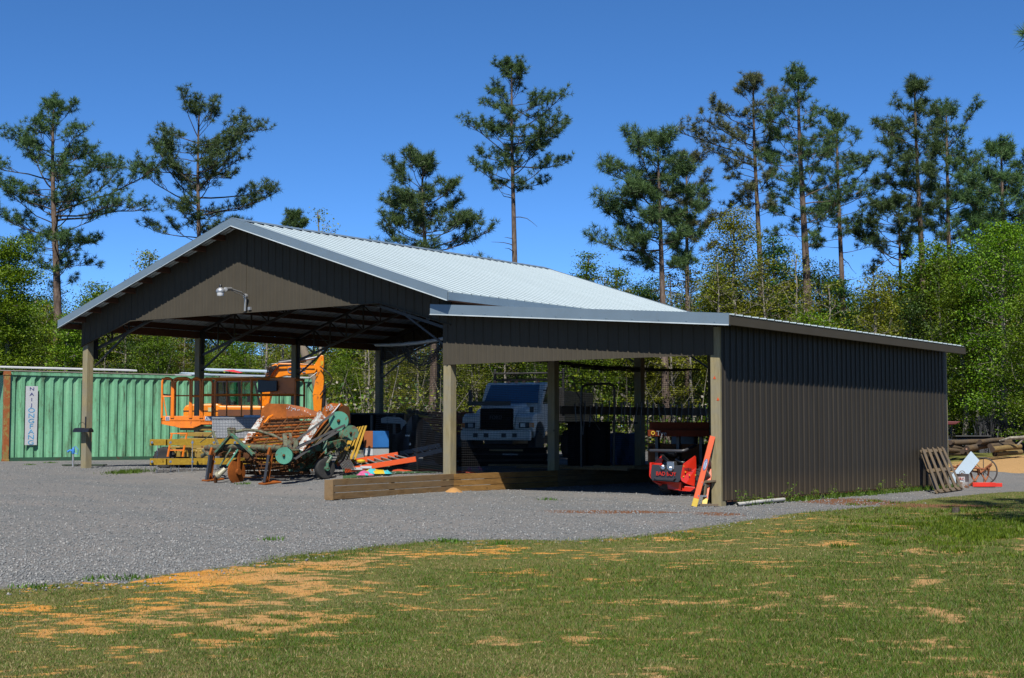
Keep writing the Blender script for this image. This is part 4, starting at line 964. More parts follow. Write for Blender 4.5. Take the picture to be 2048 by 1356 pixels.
for k in range(46):
    x0 = 452+rr.uniform(0, 190); y0 = 903+rr.uniform(0, 22); dz = rr.uniform(.2, 1.6); a = A(x0, y0, dz); c = A(x0+rr.uniform(-22, 22), y0+rr.uniform(4, 34), dz+rr.uniform(-.3, .3)); b.tube([a, a.lerp(c, .5)+Vector((rr.uniform(-.05, .05), 0, rr.uniform(-.03, .03))), c], rr.uniform(.008, .022), 5)
for k in range(12):
    x0 = 560+k*8; b.bar(A(x0, 902+rr.uniform(0, 6), .6), A(x0-6+rr.uniform(-8, 8), 938+rr.uniform(-4, 8), .9), .05, .02)
for x0, y0, x1, y1 in ((470, 912, 600, 906), (476, 924, 604, 918), (480, 938, 598, 934), (560, 944, 640, 900), (500, 946, 620, 946)): b.bar(A(x0, y0, .9), A(x1, y1, .4), .05, .06)
b.build('under_frame', RUSTD, dg)
b = MB()
for x0, y0, x1, y1, w_ in ((604, 905, 668, 868, .05), (596, 912, 650, 902, .06), (640, 905, 700, 890, .05), (655, 880, 700, 862, .07), (610, 924, 664, 892, .04)): b.bar(A(x0, y0, .9), A(x1, y1, 1.2), w_, w_)
b.lathe(A(622, 905, .3), (.6, -.8, 0), [(.09, 0), (.09, .08), (.03, .1)], 14); b.lathe(A(690, 868, .6), (.6, -.8, 0), [(.12, 0), (.12, .1), (.04, .12)], 14)
b.build('rear_frame', MGRN, dg, bevel=.005)
# main toolbar and hitch
b = MB(); b.tube([Q(412, 896), Q(470, 893), Q(565, 897)], .062, 14); 
for px in (418, 445, 486, 510, 528, 548): b.tube([Q(px, 895.5), Q(px+6, 895.6)], .075, 14)
b.build('toolbar', OLIVE, dg, smooth=True)
b = MB(); b.tube([Q(404, 912, .4), Q(440, 893, .3)], .045, 10); b.tube([Q(408, 900, .3), Q(425, 915, .2)], .05, 10); b.bar(Q(425, 862, .2), Q(436, 890, .1), .05, .03); b.tube([Q(400, 885, .5), Q(432, 862, .4)], .010, 6); b.build('left_linkage', OLIVE, dg)
for a_, c_ in (((463, 868), (432, 905)), ((463, 868), (508, 910))):
    b = MB(); b.bar(Q(*a_, -.12), Q(*c_, -.12), .08, .055); b.build('hitch_arm', MGRN, dg, bevel=.006)
b = MB(); b.bar(Q(458, 855, -.1), Q(460, 878, -.1), .035, .09); b.bar(Q(467, 855, -.1), Q(466, 878, -.1), .035, .09); b.cyl(Q(456, 860, -.1), Q(470, 860, -.1), .025); b.build('hitch_mast', OLIVE, dg, bevel=.005)
b = MB(); b.tube([Q(468, 864, -.08), Q(490, 860, .1), Q(515, 861, .3), Q(545, 870, .5), Q(572, 884, .5)], .035, 10); b.build('top_brace', OLIVE, dg, smooth=True)
b = MB(); b.bar(Q(569, 868, .3), Q(572, 900, .2), .09, .07); b.bar(Q(580, 868, .4), Q(583, 890, .3), .06, .07); b.bar(Q(560, 897), Q(600, 895, .3), .10, .12); b.build('pulley_mount', OLIVE, dg, bevel=.006)
for a_, c_ in (((462, 897), (440, 932)), ((476, 899), (454, 932))):
    b = MB(); b.bar(Q(*a_, -.15), Q(*c_, -.3), .055, .03); b.build('lower_link', PGRN if a_[0] == 476 else MGRN, dg, bevel=.004)
b = MB(); b.prism([Q(487, 905, -.1), Q(505, 905, -.1), Q(510, 918, -.1), Q(496, 922, -.1), Q(486, 914, -.1)], (0, .08, 0)); b.lathe(Q(494, 911, -.13), (0, 1, 0), [(.07, 0), (.07, .05)], 14); b.build('hitch_plate', RUSTD, dg, bevel=.004); b = MB(); b.prism([Q(424, 900, -.1), Q(440, 898, -.1), Q(440, 912, -.1), Q(428, 912, -.1)], (0, .08, 0)); b.build('hitch_plate', RUSTD, dg, bevel=.004)
b = MB(); b.prism([Q(494, 891.5, -.07), Q(502, 891.5, -.07), Q(498, 896, -.07)], (0, .003, 0)); b.build('yellow_decal', YELP, dg)
# digging shanks with rusty points
for (x0, y0), (x1, y1) in (((421, 908), (414, 962)), ((537, 908), (528, 966))):
    b = MB(); b.bar(Q(x0+4, y0-12, -.05), Q(x0, y0+3, -.12), .05, .09); b.bar(Q(x0+7, y0, -.0), Q(x1+7, y1, -.1), .05, .04); b.build('shank_bracket', RUST, dg, bevel=.004)
    b = MB(); b.bar(Q(x0, y0+2, -.15), Q(x1, y1-1, -.22), .085, .05); b.build('shank', DKGREY, dg, bevel=.008)
    b = MB(); c = Q(x1, y1+2, -.2); c.z = gzf(c.x, c.y)+.03; b.prism([c+Vector((-.12, -.05, -.03)), c+Vector((.13, -.1, -.03)), c+Vector((.16, .35, .0)), c+Vector((-.08, .30, .02))], (0, 0, .03)); b.bar(c+Vector((0, 0, 0)), c+Vector((.02, .05, .14)), .08, .05); b.build('digging_point', RUST, dg, bevel=.004)
# coulter disc
c = Q(473, 946, -.1); ax = Vector((1., .06, .05)).normalized(); rad = .27; c.z = gzf(c.x, c.y)+rad-.05
b = MB(); b.lathe(c, ax, [(rad, .0), (rad*.96, .012), (rad*.3, .035), (.05, .04), (.05, -.03), (rad*.96, -.008)], 32); b.build('coulter_disc', RUST, dg, smooth=True)
b = MB(); b.bar(Q(478, 903, -.1), c+ax*.06+Vector((0, 0, .02)), .06, .04); b.lathe(c, ax, [(.07, -.05), (.07, .09)], 12); b.bar(Q(457, 935, -.2), c+ax*.07, .05, .05); b.build('coulter_arm', RUST, dg, bevel=.004)
b = MB(); b.tube([Q(450, 938, -.3), Q(437, 950, -.42)], [.05, .06], 12); b.tube([Q(438, 949, -.42), Q(433, 952, -.45)], [.085, .075], 14); b.build('driveshaft_guard', paint('cream plastic guard', (.50, .47, .33), .5), dg, smooth=True)
b = MB(); b.tube([Q(432, 954, -.45), Q(431, 964, -.42)], .04, 10); b.build('driveshaft_yoke', RUSTD, dg, smooth=True)
# pulleys
ax = Vector((.83, -.556, 0)).normalized()
def pulley(c, rad, wid, m_, nm='pulley', hub=RUSTD, axv=None):
    v_ = axv or ax; b = MB(); b.lathe(c, v_, [(rad*.8, wid*.5), (rad, wid*.5), (rad, wid*.38), (rad*.9, wid*.25), (rad, wid*.1), (rad, 0), (rad*.9, -wid*.12), (rad, -wid*.3), (rad, -wid*.5), (rad*.5, -wid*.5)], 36)
    b.lathe(c, v_, [(rad*.82, wid*.3), (rad*.25, wid*.42), (rad*.2, wid*.5)], 30); o = b.build(nm, m_, dg, smooth=True)
    b = MB(); b.lathe(c+v_*wid*.4, v_, [(rad*.18, 0), (rad*.16, .05), (rad*.08, .07)], 6); b.build('hub', hub, o)
ax2 = Vector((.60, -.80, 0))
pulley(A(678, 842, .0), .205, .13, PGRN, axv=ax2); pulley(A(569, 911, -.75), .175, .16, PGRN, axv=ax2); pulley(A(702, 866, .5), .165, .05, MGRN, 'round_guard', axv=ax2); pulley(A(586, 887, -.7), .115, .16, OLIVE, axv=ax2)
b = MB()
for a_, c_, dz1, dz2 in (((575, 893), (668, 826), -.8, -.1), ((592, 897), (690, 850), -.8, -.1), ((566, 929), (684, 858), -.8, -.02), ((590, 918), (672, 862), -.8, -.02)):
    b.bar(A(*a_, dz1), A(*c_, dz2), .045, .012, up=(.6, -.8, 0))
b.build('drive_belt', BELT, dg)
b = MB(); b.bar(A(618, 885, .1), A(672, 830, .5), .10, .05); b.bar(A(600, 900, 0), A(640, 895, .3), .14, .14); b.bar(A(640, 893, .3), A(690, 883, .9), .12, .14); b.bar(A(622, 900, .2), A(668, 872, .8), .10, .10); b.bar(A(690, 850, .6), A(700, 880, .8), .06, .06); b.build('main_frame', MGRN, dg, bevel=.008)
b = MB(); b.bar(A(620, 893, -.2), A(660, 845, .2), .035, .02); b.bar(A(628, 893, -.2), A(664, 850, .2), .035, .02); b.build('shield_strip', paint('brown strip', (.16, .11, .05), .6), dg)
# trailing wheel
wc = A(649, 941, -.1); wc.z = gzf(wc.x, wc.y)+.225; wax = Vector((.93, .36, 0)).normalized(); wax = Vector((.80, -.6, 0)).normalized()
wax = Vector((.96, -.28, 0)).normalized()
tyr = wheel(dg, wc, wax, .225, .16, RUST, rimr=.45)
b = MB(); b.bar(A(652, 874, .2), A(650, 905, .1), .08, .08); b.tube([A(648, 905, .1), A(655, 908, .0), A(663, 914, -.1), wc+wax*.12+Vector((0, 0, .12)), wc+wax*.12], .035, 8); b.lathe(wc, wax, [(.05, 0), (.05, .14)], 10); b.build('wheel_fork', MGRN, dg, bevel=.004)
b = MB()
for k in range(9): a = A(672+k*3, 892+rr.uniform(-5, 5), .3); b.tube([a, A(676+k*3, 920, .3), A(686+k*3.2, 938, .2)], .010, 5)
b.build('rear_tine', BLACKST, dg)
# weeds
# ---------------------------------------------------------------- orange excavator behind the lift
Ze = 47.3
def E(px, py, d=0.): return AT(px, py, Z=Ze+d)
ex = thing('excavator', 'orange excavator with folded boom and dark cab parked behind the lift', 'excavator', tuple(Vector((E(470, 900).x, E(470, 900).y, .45))))
fw2 = Vector((_fw.x, _fw.y, 0)).normalized(); sd = Vector((_r.x, _r.y, 0))
def epr(b, pts, d0, dep):
    b.prism([E(px, py, d0) for px, py in pts], fw2*dep)
b = MB(); epr(b, [(366, 831), (366, 818), (371, 811), (382, 808), (434, 807), (440, 811), (560, 812), (575, 818), (575, 842), (366, 842)], -1.1, 2.2); b.build('body', EXOR, ex, bevel=.05)
b = MB(); epr(b, [(366, 821), (436, 821), (436, 822.5), (366, 822.5)], -1.115, .02); b.build('body_seam', BLACK, ex)
b = MB(); epr(b, [(416, 815), (427, 815), (427, 823), (416, 823)], -1.12, .02); b.build('decal', paint('pale yellow label', (.65, .62, .30), .5), ex)
b = MB(); epr(b, [(436, 819), (560, 819), (566, 838), (436, 838)], -1.12, .02); b.build('engine_recess', paint('dark orange panel', (.16, .05, .01), .6), ex)
b = MB(); epr(b, [(380, 842), (600, 842), (610, 850), (372, 850)], -1.0, 2.0); b.build('undercarriage', BLACKST, ex)
for d in (-1.3, .75):
    b = MB(); p = []; 
    for k in range(9): a_ = -math.pi/2+math.pi*k/8; p.append((585+14*math.cos(a_), 898-22*math.sin(a_)*-1))
    for k in range(9): a_ = math.pi/2+math.pi*k/8; p.append((395+14*math.cos(a_), 898-22*math.sin(a_)*-1))
    epr(b, p, d, .5); b.build('track', RUBBER, ex, bevel=.02)
# cab
b = MB(); epr(b, [(432, 757), (440, 753), (505, 752), (512, 757), (512, 761), (432, 761)], -.75, 1.0); b.build('cab_roof', DKGREY, ex, bevel=.02)
b = MB()
for d in (-.75, .22):
    for a_, c_ in (((434, 812), (434, 760)), ((509, 760), (520, 812)), ((458, 812), (452, 760)), ((480, 812), (478, 762))): b.bar(E(*a_, d), E(*c_, d), .07, .06)
    b.bar(E(434, 762, d), E(510, 762, d), .06, .08)
b.build('cab_frame', BLACK, ex)
b = MB(); epr(b, [(436, 762), (508, 762), (518, 811), (436, 811)], -.74, .006); epr(b, [(436, 762), (508, 762), (518, 811), (436, 811)], .20, .006); b.build('cab_glass', CGLASS, ex)
b = MB(); epr(b, [(440, 778), (452, 776), (455, 800), (468, 803), (468, 812), (440, 812)], -.5, .5); epr(b, [(436, 762), (449, 762), (449, 806), (436, 806)], -.72, .9); b.build('operator_seat', BLACK, ex, bevel=.03)
b = MB(); b.tube([E(446, 765, -.8), E(448, 790, -.8)], .02, 6); b.box(E(500, 798, -.9), (.16, .1, .2)); b.cyl(E(440, 810, -.4), E(440, 798, -.4), .09); b.build('exhaust', BLACK, ex)
# boom, stick, cylinder
def slab(nm, pts, d0, dep, m_): b = MB(); epr(b, pts, d0, dep); return b.build(nm, m_, ex, bevel=.015)
bm_ = slab('boom', [(516, 812), (524, 780), (533, 748), (545, 730), (560, 726), (600, 727), (630, 729), (634, 738), (630, 746), (604, 749), (570, 751), (556, 755), (545, 775), (536, 812)], -.2, .38, EXOR)
st_ = slab('stick', [(624, 746), (630, 727), (642, 710), (647, 711), (648, 726), (646, 745), (648, 762), (644, 800), (642, 832), (628, 832), (625, 790), (632, 752)], -.12, .26, EXOR)
slab('boom_link', [(535, 738), (551, 727), (557, 731), (541, 752)], -.32, .60, EXOR)
b = MB(); b.tube([E(558, 726, -.05), E(612, 719, -.05)], .075, 12); b.build('cylinder_barrel', DKGREY, ex, smooth=True)
b = MB(); b.tube([E(612, 719, -.05), E(641, 713, -.05)], .045, 12); b.build('cylinder_rod', CHROME, ex, smooth=True)
b = MB(); b.tube([E(649, 770, -.05), E(647, 815, -.05)], .06, 10); b.build('bucket_cylinder', BLACK, ex, smooth=True)
b = MB(); rr = random.Random(8)
for q in range(5): b.tube([E(533+q*2, 770, -.3), E(530+q*2, 755, -.35), E(538+q*2.5, 735+q, -.35), E(556, 730+q*.8, -.3), E(600, 729.6, -.3), E(628, 730, -.3)], .016, 5)
b.tube([E(640, 733, -.2), E(656, 745, -.4), E(665, 758, -.4), E(660, 770, -.3), E(648, 778, -.2), E(640, 790, -.2)], .02, 6); b.tube([E(634, 745, -.2), E(619, 756, -.3), E(616, 770, -.3), E(625, 785, -.2)], .016, 6); b.tube([E(536, 750, -.2), E(534, 735, -.2), E(543, 728, -.2), E(556, 727, -.2)], .02, 6)
b.build('hydraulic_hose', BLACK, ex)
b = MB()
for q in range(4): b.tube([E(519+q*3, 820, -.4), E(516+q*3, 800+q, -.4), E(522+q*3, 795, -.4), E(527+q*3, 800, -.4)], .018, 5)
b.build('hydraulic_hose', EXOR, ex)
text_part('lettering', 'CASE', .26, frame(E(593, 741, -.215), sd-fw2*0, (0, 0, 1)), CHROME, bm_)
b = MB(); epr(b, [(641, 722), (647, 722), (646, 729), (642, 732)], -.135, .01); b.build('decal', YELP, ex)
b = MB(); epr(b, [(625, 832), (643, 830), (650, 850), (640, 866), (618, 860)], -.45, .9); b.build('bucket', RUSTD, ex, bevel=.02)
# leaning dead trunk
b = MB(); q0, q1 = AT(672, 850, Z=51.5), AT(606, 698, Z=51.5); b.tube([q0-Vector((0, 0, .5)), q1, q1+(q1-q0)*.35+Vector((0, 0, .1))], [.17, .15, .10], 10); tag(b.build('leaning_log', wood('bare tan log', (.24, .19, .14), (.42, .34, .25), 'z'), None, smooth=True), 'bare tan tree trunk leaning behind the excavator boom', 'log')
# ---------------------------------------------------------------- white truck behind the net
Tz = .45; tpos = AT(992, 900, Z=43.2)
truck = thing('dump_truck', 'white dump truck with black grille parked nose forward behind the barn', 'truck', (tpos.x, tpos.y, Tz), R(18))
# local: x right (viewer's right), y backwards, z up; front at y = 0
def tb(nm, fn, m_, par=None, **k):
    b = MB(); fn(b); L = b.v; par = par or truck
    o = b.build(nm, m_, None, **k); o.location = (0, 0, 0); 
    me = o.data
    # undo the recentring done for parentless builds
    lo = [min(v[i] for v in L) for i in range(3)]; hi = [max(v[i] for v in L) for i in range(3)]; off = Vector(((lo[0]+hi[0])/2, (lo[1]+hi[1])/2, lo[2]))
    me.transform(Matrix.Translation(off)); o.parent = par; return o
def pr(b, prof, x0, x1):                              # profile in (y,z), extruded in x
    b.prism([Vector((x0, y, z)) for y, z in prof], (x1-x0, 0, 0))
hood = tb('hood', lambda b: (pr(b, [(.12, .95), (.05, 1.05), (.05, 1.55), (.22, 1.66), (1.35, 1.76), (1.35, .95)], -.56, .56), pr(b, [(.35, 1.42), (.50, 1.56), (1.35, 1.66), (1.35, .95), (.35, .95)], -.80, .80)), TRUCKW, bevel=.05, smooth=True)
for s_ in (-1, 1):
    def fen(b, s_=s_):
        p = [(.14, .88), (.08, 1.0), (.12, 1.32), (.35, 1.44), (1.2, 1.46), (1.45, 1.30), (1.5, .95), (1.38, .95)]
        for k in range(9): a_ = math.pi*k/8; p.append((.85+.50*math.cos(a_), .70+.50*math.sin(a_)))
        p.append((.30, .88))
        x0, x1 = (.56, 1.12) if s_ > 0 else (-1.12, -.56); pr(b, p, x0, x1)
    f_ = tb('fender', fen, TRUCKW, bevel=.04, smooth=True)
    tb('headlight', lambda b, s_=s_: b.box((s_*.86, .085, 1.08), (.32, .06, .17)), BLACK, bevel=.01); tb('headlight_lens', lambda b, s_=s_: b.box((s_*.83, .05, 1.08), (.16, .02, .12)), LENS, bevel=.01)
    tb('turn_signal', lambda b, s_=s_: b.box((s_*1.08, .12, 1.08), (.12, .12, .14)), AMBER, bevel=.01)
    tb('marker_block', lambda b, s_=s_: b.box((s_*.98, .45, 1.55), (.12, .08, .18)), BLACK, bevel=.02)
    w1 = wheel(truck, (0, 0, 0), (1, 0, 0), .46, .26, CHROME); 
    for o in [w1]+list(w1.children): o.data.transform(Matrix.Translation(truck.location)) 
    w1.data.transform(Matrix.Translation((s_*.98, .85, .46))); w1.children[0].data.transform(Matrix.Translation((s_*.98, .85, .46)))
grl = tb('grille', lambda b: (b.box((0, .06, 1.27), (1.06, .10, .64)),), SHADE, bevel=.06)
tb('grille_bar', lambda b: [b.box((0, .0, 1.03+k*.08), (.92, .03, .022)) for k in range(7)], SHADE, grl)
tb('bumper', lambda b: b.box((0, -.02, .78), (2.2, .16, .30)), TRUCKW, bevel=.03)
tb('bumper_hole', lambda b: [b.box((x, -.105, .78), (.14, .02, .12)) for x in (-.62, -.28, .28, .62)], BLACK)
tb('cab', lambda b: (pr(b, [(1.36, .9), (1.36, 1.74), (1.80, 2.36), (1.95, 2.42), (2.95, 2.42), (3.0, .9)], -.98, .98),), TRUCKW, bevel=.05, smooth=True)
tb('windshield', lambda b: b.prism([Vector((-.88, 1.355, 1.76)), Vector((.88, 1.355, 1.76)), Vector((.80, 1.77, 2.34)), Vector((-.80, 1.77, 2.34))], (0, -.012, .008)), WGLASS)
for s_ in (-1, 1):
    tb('side_window', lambda b, s_=s_: b.prism([Vector((s_*.985, 1.55, 1.78)), Vector((s_*.985, 2.6, 1.78)), Vector((s_*.985, 2.6, 2.28)), Vector((s_*.985, 1.95, 2.28))], (s_*.006, 0, 0)), DGLASS)
    tb('mirror', lambda b, s_=s_: (b.box((s_*1.35, 1.4, 1.95), (.10, .05, .50)), b.cyl((s_*1.0, 1.5, 2.15), (s_*1.35, 1.42, 2.15), .015), b.cyl((s_*1.0, 1.5, 1.75), (s_*1.35, 1.42, 1.75), .015)), BLACK)
tb('bug_shield', lambda b: b.box((-.32, .30, 1.74), (1.35, .05, .13)), BLACK)
tb('roof_light', lambda b: [b.box((x, 1.9, 2.44), (.10, .06, .05)) for x in (-.7, -.25, 0, .25, .7)], AMBER)
tb('dump_body', lambda b: (b.box((.0, 3.25, 1.75), (2.35, .08, 1.1)), b.box((0, 5.0, 1.7), (2.3, 3.4, 1.0)), b.box((0, 3.1, 2.76), (2.3, .3, .05)), b.box((0, 3.2, 2.55), (2.3, .06, .08)), [b.box((s_*1.15, 3.15, 2.2), (.08, .08, 1.4)) for s_ in (-1, 1)]), BLACKST, bevel=.02)
tb('chassis', lambda b: (b.box((0, 3.4, .65), (.9, 6.4, .25)), b.cyl((-.9, .85, .46), (.9, .85, .46), .06)), BLACKST)
w2 = wheel(truck, (0, 0, 0), (1, 0, 0), .48, .5, CHROME)
for o in [w2]+list(w2.children): o.data.transform(Matrix.Translation(truck.location+Vector((.8, 5.2, .48))))
w2 = wheel(truck, (0, 0, 0), (1, 0, 0), .48, .5, CHROME)
for o in [w2]+list(w2.children): o.data.transform(Matrix.Translation(truck.location+Vector((-.8, 5.2, .48))))
gt = text_part('lettering', 'FORD', .15, frame(Vector((0, -.02, 1.31)), (1, 0, 0), (0, 0, 1)), DKGREY, None); L = gt.location.copy(); gt.location = (0, 0, 0); gt.data.transform(Matrix.Translation(L)); gt.parent = grl
# ---------------------------------------------------------------- red zero turn mower
mz = .10; mp = AT(1334, 992, z=mz)
mow = thing('riding_mower', 'red riding mower with black rear bumper and engine parked at the corner post', 'mower', (mp.x, mp.y, mz))
mx0, my0 = mp.x, mp.y
def M(px, py, y=0.): return AT(px, py, y=my0+y)
b = MB(); b.prism([M(1304, 929), M(1318, 930), M(1325, 938), M(1337, 939), M(1342, 932), M(1365, 930), M(1362, 958), M(1356, 965), M(1304, 961), M(1299, 952)], (0, .05, 0)); bp_ = b.build('rear_bumper', DKGREY, mow, bevel=.01)
b = MB(); b.prism([M(1306, 955, -.05), M(1350, 957, -.05), M(1345, 962, -.05), M(1312, 960, -.05)], (0, .05, 0)); b.build('bumper_lip', DKGREY, bp_, bevel=.008)
tm = frame(M(1332, 948, -.02), M(1362, 946.4)-M(1302, 944.2), (0, 0, 1)); text_part('lettering', 'BAD BOY', .105, tm, RED, bp_)
b = MB(); b.prism([M(1366, 928, -.03), M(1370, 925, -.02), M(1390, 911, .06), M(1392, 914, .08), M(1393, 935, .12), M(1389, 973, .11), M(1372, 967, .0), M(1363, 962, -.03), M(1361, 955, -.03)], (.012, -.02, 0)); sp_ = b.build('side_plate', RED, mow, bevel=.006)
text_part('lettering', 'REBEL', .058, frame(M(1377, 938, .04)+Vector((.02, -.04, 0)), Vector((.88, .47, 0)), (0, 0, 1)), BLACK, sp_)
b = MB()
for px, py, y in ((1365, 932, 0), (1368, 944, .0), (1364, 953, 0), (1388, 950, .08), (1376, 950, .03)): c = M(px, py, y-.03)+Vector((.03, 0, 0)); b.cyl(c, c+Vector((.01, -.012, 0)), .012, n=8)
b.build('bolt', YELP, sp_)
b = MB(); b.prism([M(1308, 926, .1), M(1312, 921, .1), M(1323, 911, .1), M(1328, 917, .1), M(1324, 923, .1), M(1323, 940, .1), M(1308, 936, .1)], (0, .04, 0)); b.prism([M(1299, 925, .0), M(1303, 925, 0), M(1302, 958, 0), M(1298, 952, 0)], (0, .5, 0)); b.prism([M(1303, 961, .03), M(1363, 965, .03), M(1362, 981, .1), M(1336, 978, .1), M(1334, 968, .1), M(1322, 968, .05), M(1320, 972, .05)], (0, .05, 0)); b.prism([M(1334, 970, .3), M(1390, 974, .5), M(1390, 984, .5), M(1334, 980, .3)], (0, .04, 0)); b.build('rear_frame', RED, mow, bevel=.006)
b = MB(); b.prism([M(1393, 950, .5), M(1401, 944, .8), M(1398, 978, .8), M(1390, 982, .5)], (0, .04, 0)); b.build('front_frame', RED, mow, bevel=.005)
b = MB(); c = M(1340, 930, .35); b.lathe(c, (0, 0, 1), [(.22, -.18), (.24, -.05), (.22, .05), (.12, .09)], 20); b.lathe(M(1342, 906, .3), (1, 0, 0), [(.07, -.22), (.085, -.2), (.085, .12), (.05, .16)], 16); b.tube([M(1322, 908, .2), M(1328, 916, .1), M(1335, 922, .15)], .04, 8)
for k in range(7): b.box(c+Vector((0, 0, -.15+k*.035)), (.50, .42, .012))
b.tube([M(1352, 918, .1), M(1360, 923, .1), M(1366, 926, .1), M(1372, 920, .2)], .035, 10); b.build('engine', BLACK, mow, smooth=True)
b = MB(); b.box(M(1344, 931, .05), (.17, .14, .16)); b.cyl(M(1326, 935, .02), M(1326, 935, -.04), .05); b.cyl(M(1341, 938, .0), M(1341, 938, -.06), .05); b.build('engine_casting', CHROME, mow, bevel=.02)
b = MB(); b.tube([M(1318, 891, .5), M(1300, 896, .12), M(1298, 899, .0), M(1302, 901, -.03), M(1364, 902, -.03), M(1370, 901, 0), M(1391, 891, .35), M(1392, 889, .4)], .030, 10); b.build('guard_hoop', DKGREY, mow, smooth=True)
b = MB(); c = M(1382, 890, 1.0); b.box(c+Vector((-.15, 0, 0)), (.58, .14, .55), Matrix.Rotation(-.12, 3, 'X')); b.box(c+Vector((-.15, .30, -.28)), (.55, .5, .12)); b.build('seat', BLACK, mow, bevel=.05, smooth=True)
b = MB(); b.lathe(M(1340, 897, .8), (0, 0, 1), [(.10, -.03), (.10, .02), (.05, .05)], 16); b.prism([M(1392, 930, .6), M(1394, 912, .7), M(1412, 924, 1.2), M(1398, 930, 1.2)], (0, .5, -.02)); b.bar(M(1395, 905, .9), M(1412, 904, 1.3), .04, .04); b.build('fuel_tank', DKGREY, mow, bevel=.01)
b = MB(); b.box((mx0+.28, my0+1.4, mz+.25), (1.25, 1.0, .16)); b.build('cutting_deck', RED, mow, bevel=.04)
for dx in (-.18, .62):
    wheel(mow, (mx0+dx+.0, my0+.42, mz+.29), (1, 0, 0), .29, .24, BLACK, lugs=18)
for dx in (-.2, .6): wheel(mow, (mx0+dx, my0+1.95, mz+.16), (1, 0, 0), .16, .12, BLACK)
# ---------------------------------------------------------------- inside the barn, middle
def ZP(px, py, Z): return AT(px, py, Z=Z)
def cbox(nm, px0, px1, py0, py1, Z, dep, mat, parent=None, bevel=.01, side=None):
    a, c = ZP(px0, py1, Z), ZP(px1, py0, Z); u = Vector((c.x-a.x, c.y-a.y, 0)); n = Vector((-u.y, u.x, 0)).normalized(); b = MB()
    b.prism([a, a+u, Vector((c.x, c.y, c.z)), Vector((a.x, a.y, c.z))], n*dep); return b.build(nm, mat, parent, bevel=bevel)
# yellow boards leaning together
for i, (q, lab) in enumerate(((((671, 930), (685, 928), (717, 853), (708, 857)), 'leftmost and broadest of the yellow boards leaning behind the digger'), (((688, 928), (692, 927.5), (722, 852.5), (718.5, 853.5)), 'narrow yellow board second from the left in the leaning bundle'),
        (((695, 927), (701, 926.5), (728, 851), (723.5, 852.5)), 'yellow board leaning in the middle of the bundle'), (((704, 926), (709.5, 925), (734, 851), (729.5, 851.5)), 'rightmost yellow board of the leaning bundle beside the brown hive box'), (((668, 928), (673, 927), (690, 893), (682, 897)), 'short yellow board end low at the left of the bundle'))):
    Z0 = 32.0-.12*i; b = MB(); p = [ZP(x, y, Z0+(.45 if k > 1 else 0)) for k, (x, y) in enumerate(q)]
    b.prism(p, fw2*.05); o = b.build('yellow_board', YBOARDZ, None, bevel=.003); tag(o, lab, 'board', 'yellow boards leaning behind the digger')
# hives: boxes with a lit front and a right side
def hive(px0, px1, pxs, py0, py1, Z, mf, ms, lab, grp='painted boxes stacked inside the barn'):
    a = ZP(px0, py1, Z); c = ZP(px1, py0, Z); top = c.z; u = Vector((c.x-a.x, c.y-a.y, 0)); s_ = ZP(pxs, py1, Z+.35)-ZP(px1, py1, Z); s_.z = 0
    th_ = thing('hive_box', lab, 'box', (a.x, a.y, a.z), 0, grp)
    b = MB(); b.prism([a, a+u, a+u+s_, a+s_], (0, 0, top-a.z)); b.build('box_shell', ms, th_, bevel=.006)
    n = Vector((u.y, -u.x, 0)).normalized(); b = MB(); b.prism([a+n*.004, a+u+n*.004, a+u+n*.004+Vector((0, 0, top-a.z)), a+n*.004+Vector((0, 0, top-a.z))], n*.012); f = b.build('front_board', mf, th_, bevel=.003)
    return th_, a, u, n, top
hive(728, 746, 778, 911, 921, 32.5, HIVEB, HIVEB, 'low brown box at the bottom of the painted box stack')
wb, a, u, n, top = hive(727, 746, 778, 895.6, 911, 32.5, WHITE, WHITE, 'white box with a small hole between the two brown boxes')
b = MB(); c = a+u*.4+Vector((0, 0, .13))+n*.018; b.cyl(c, c+n*.003, .012, n=10); b.build('entrance_hole', BLACK, wb)
hive(728, 746, 778, 862, 895.2, 32.5, HIVEB, BLUE, 'tall box with brown front and bright blue side on top of the stack')
o = cbox('support_crate', 722, 780, 921.3, 934, 32.55, .45, PALW); tag(o, 'wooden crate under the painted box stack', 'crate')
# dark trailer body behind
tr_ = thing('dark_trailer', 'low dark steel trailer body behind the digger and box stack', 'trailer', tuple(ZP(725, 880, 42)))
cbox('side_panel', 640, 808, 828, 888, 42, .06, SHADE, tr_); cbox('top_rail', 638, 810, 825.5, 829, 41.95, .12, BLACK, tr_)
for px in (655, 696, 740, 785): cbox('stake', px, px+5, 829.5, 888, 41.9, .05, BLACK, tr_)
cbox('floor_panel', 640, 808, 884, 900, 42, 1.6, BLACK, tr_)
# wrapped white sheets, dark cover
b = MB(); pts = [(762, 836), (775, 833), (795, 834), (808, 842), (813, 852), (802, 860), (801, 848), (762, 846)]; b.prism([ZP(x, y, 40.5) for x, y in pts], fw2*.8)
tag(b.build('white_sheet_stack', WHITE, None, bevel=.02), 'white plastic wrapped stack behind the net beside the barn post', 'sheet stack')
bc = thing('black_cover', 'black tarpaulin covered heap behind the net left of the front barn post', 'tarpaulin', tuple(ZP(840, 905, 37)))
t_ = NT('black tarpaulin'); t_.bsdf((.012, .013, .016), .55); TARPB = t_.m
b = MB(); rr = random.Random(2); n1, n2 = 26, 12; rows = []
for j in range(n2+1):
    row = []
    for i in range(n1+1):
        u = i/n1; px = 760+u*150; top_ = 850+10*math.sin(u*9)+(0 if px > 802 and px < 860 else 8)-14*math.exp(-((px-828)/12)**2); v_ = j/n2
        row.append(ZP(px, top_+(915-top_)*v_, 37.5-1.2*v_+.12*math.sin(u*40+v_*3)))
    rows.append(row)
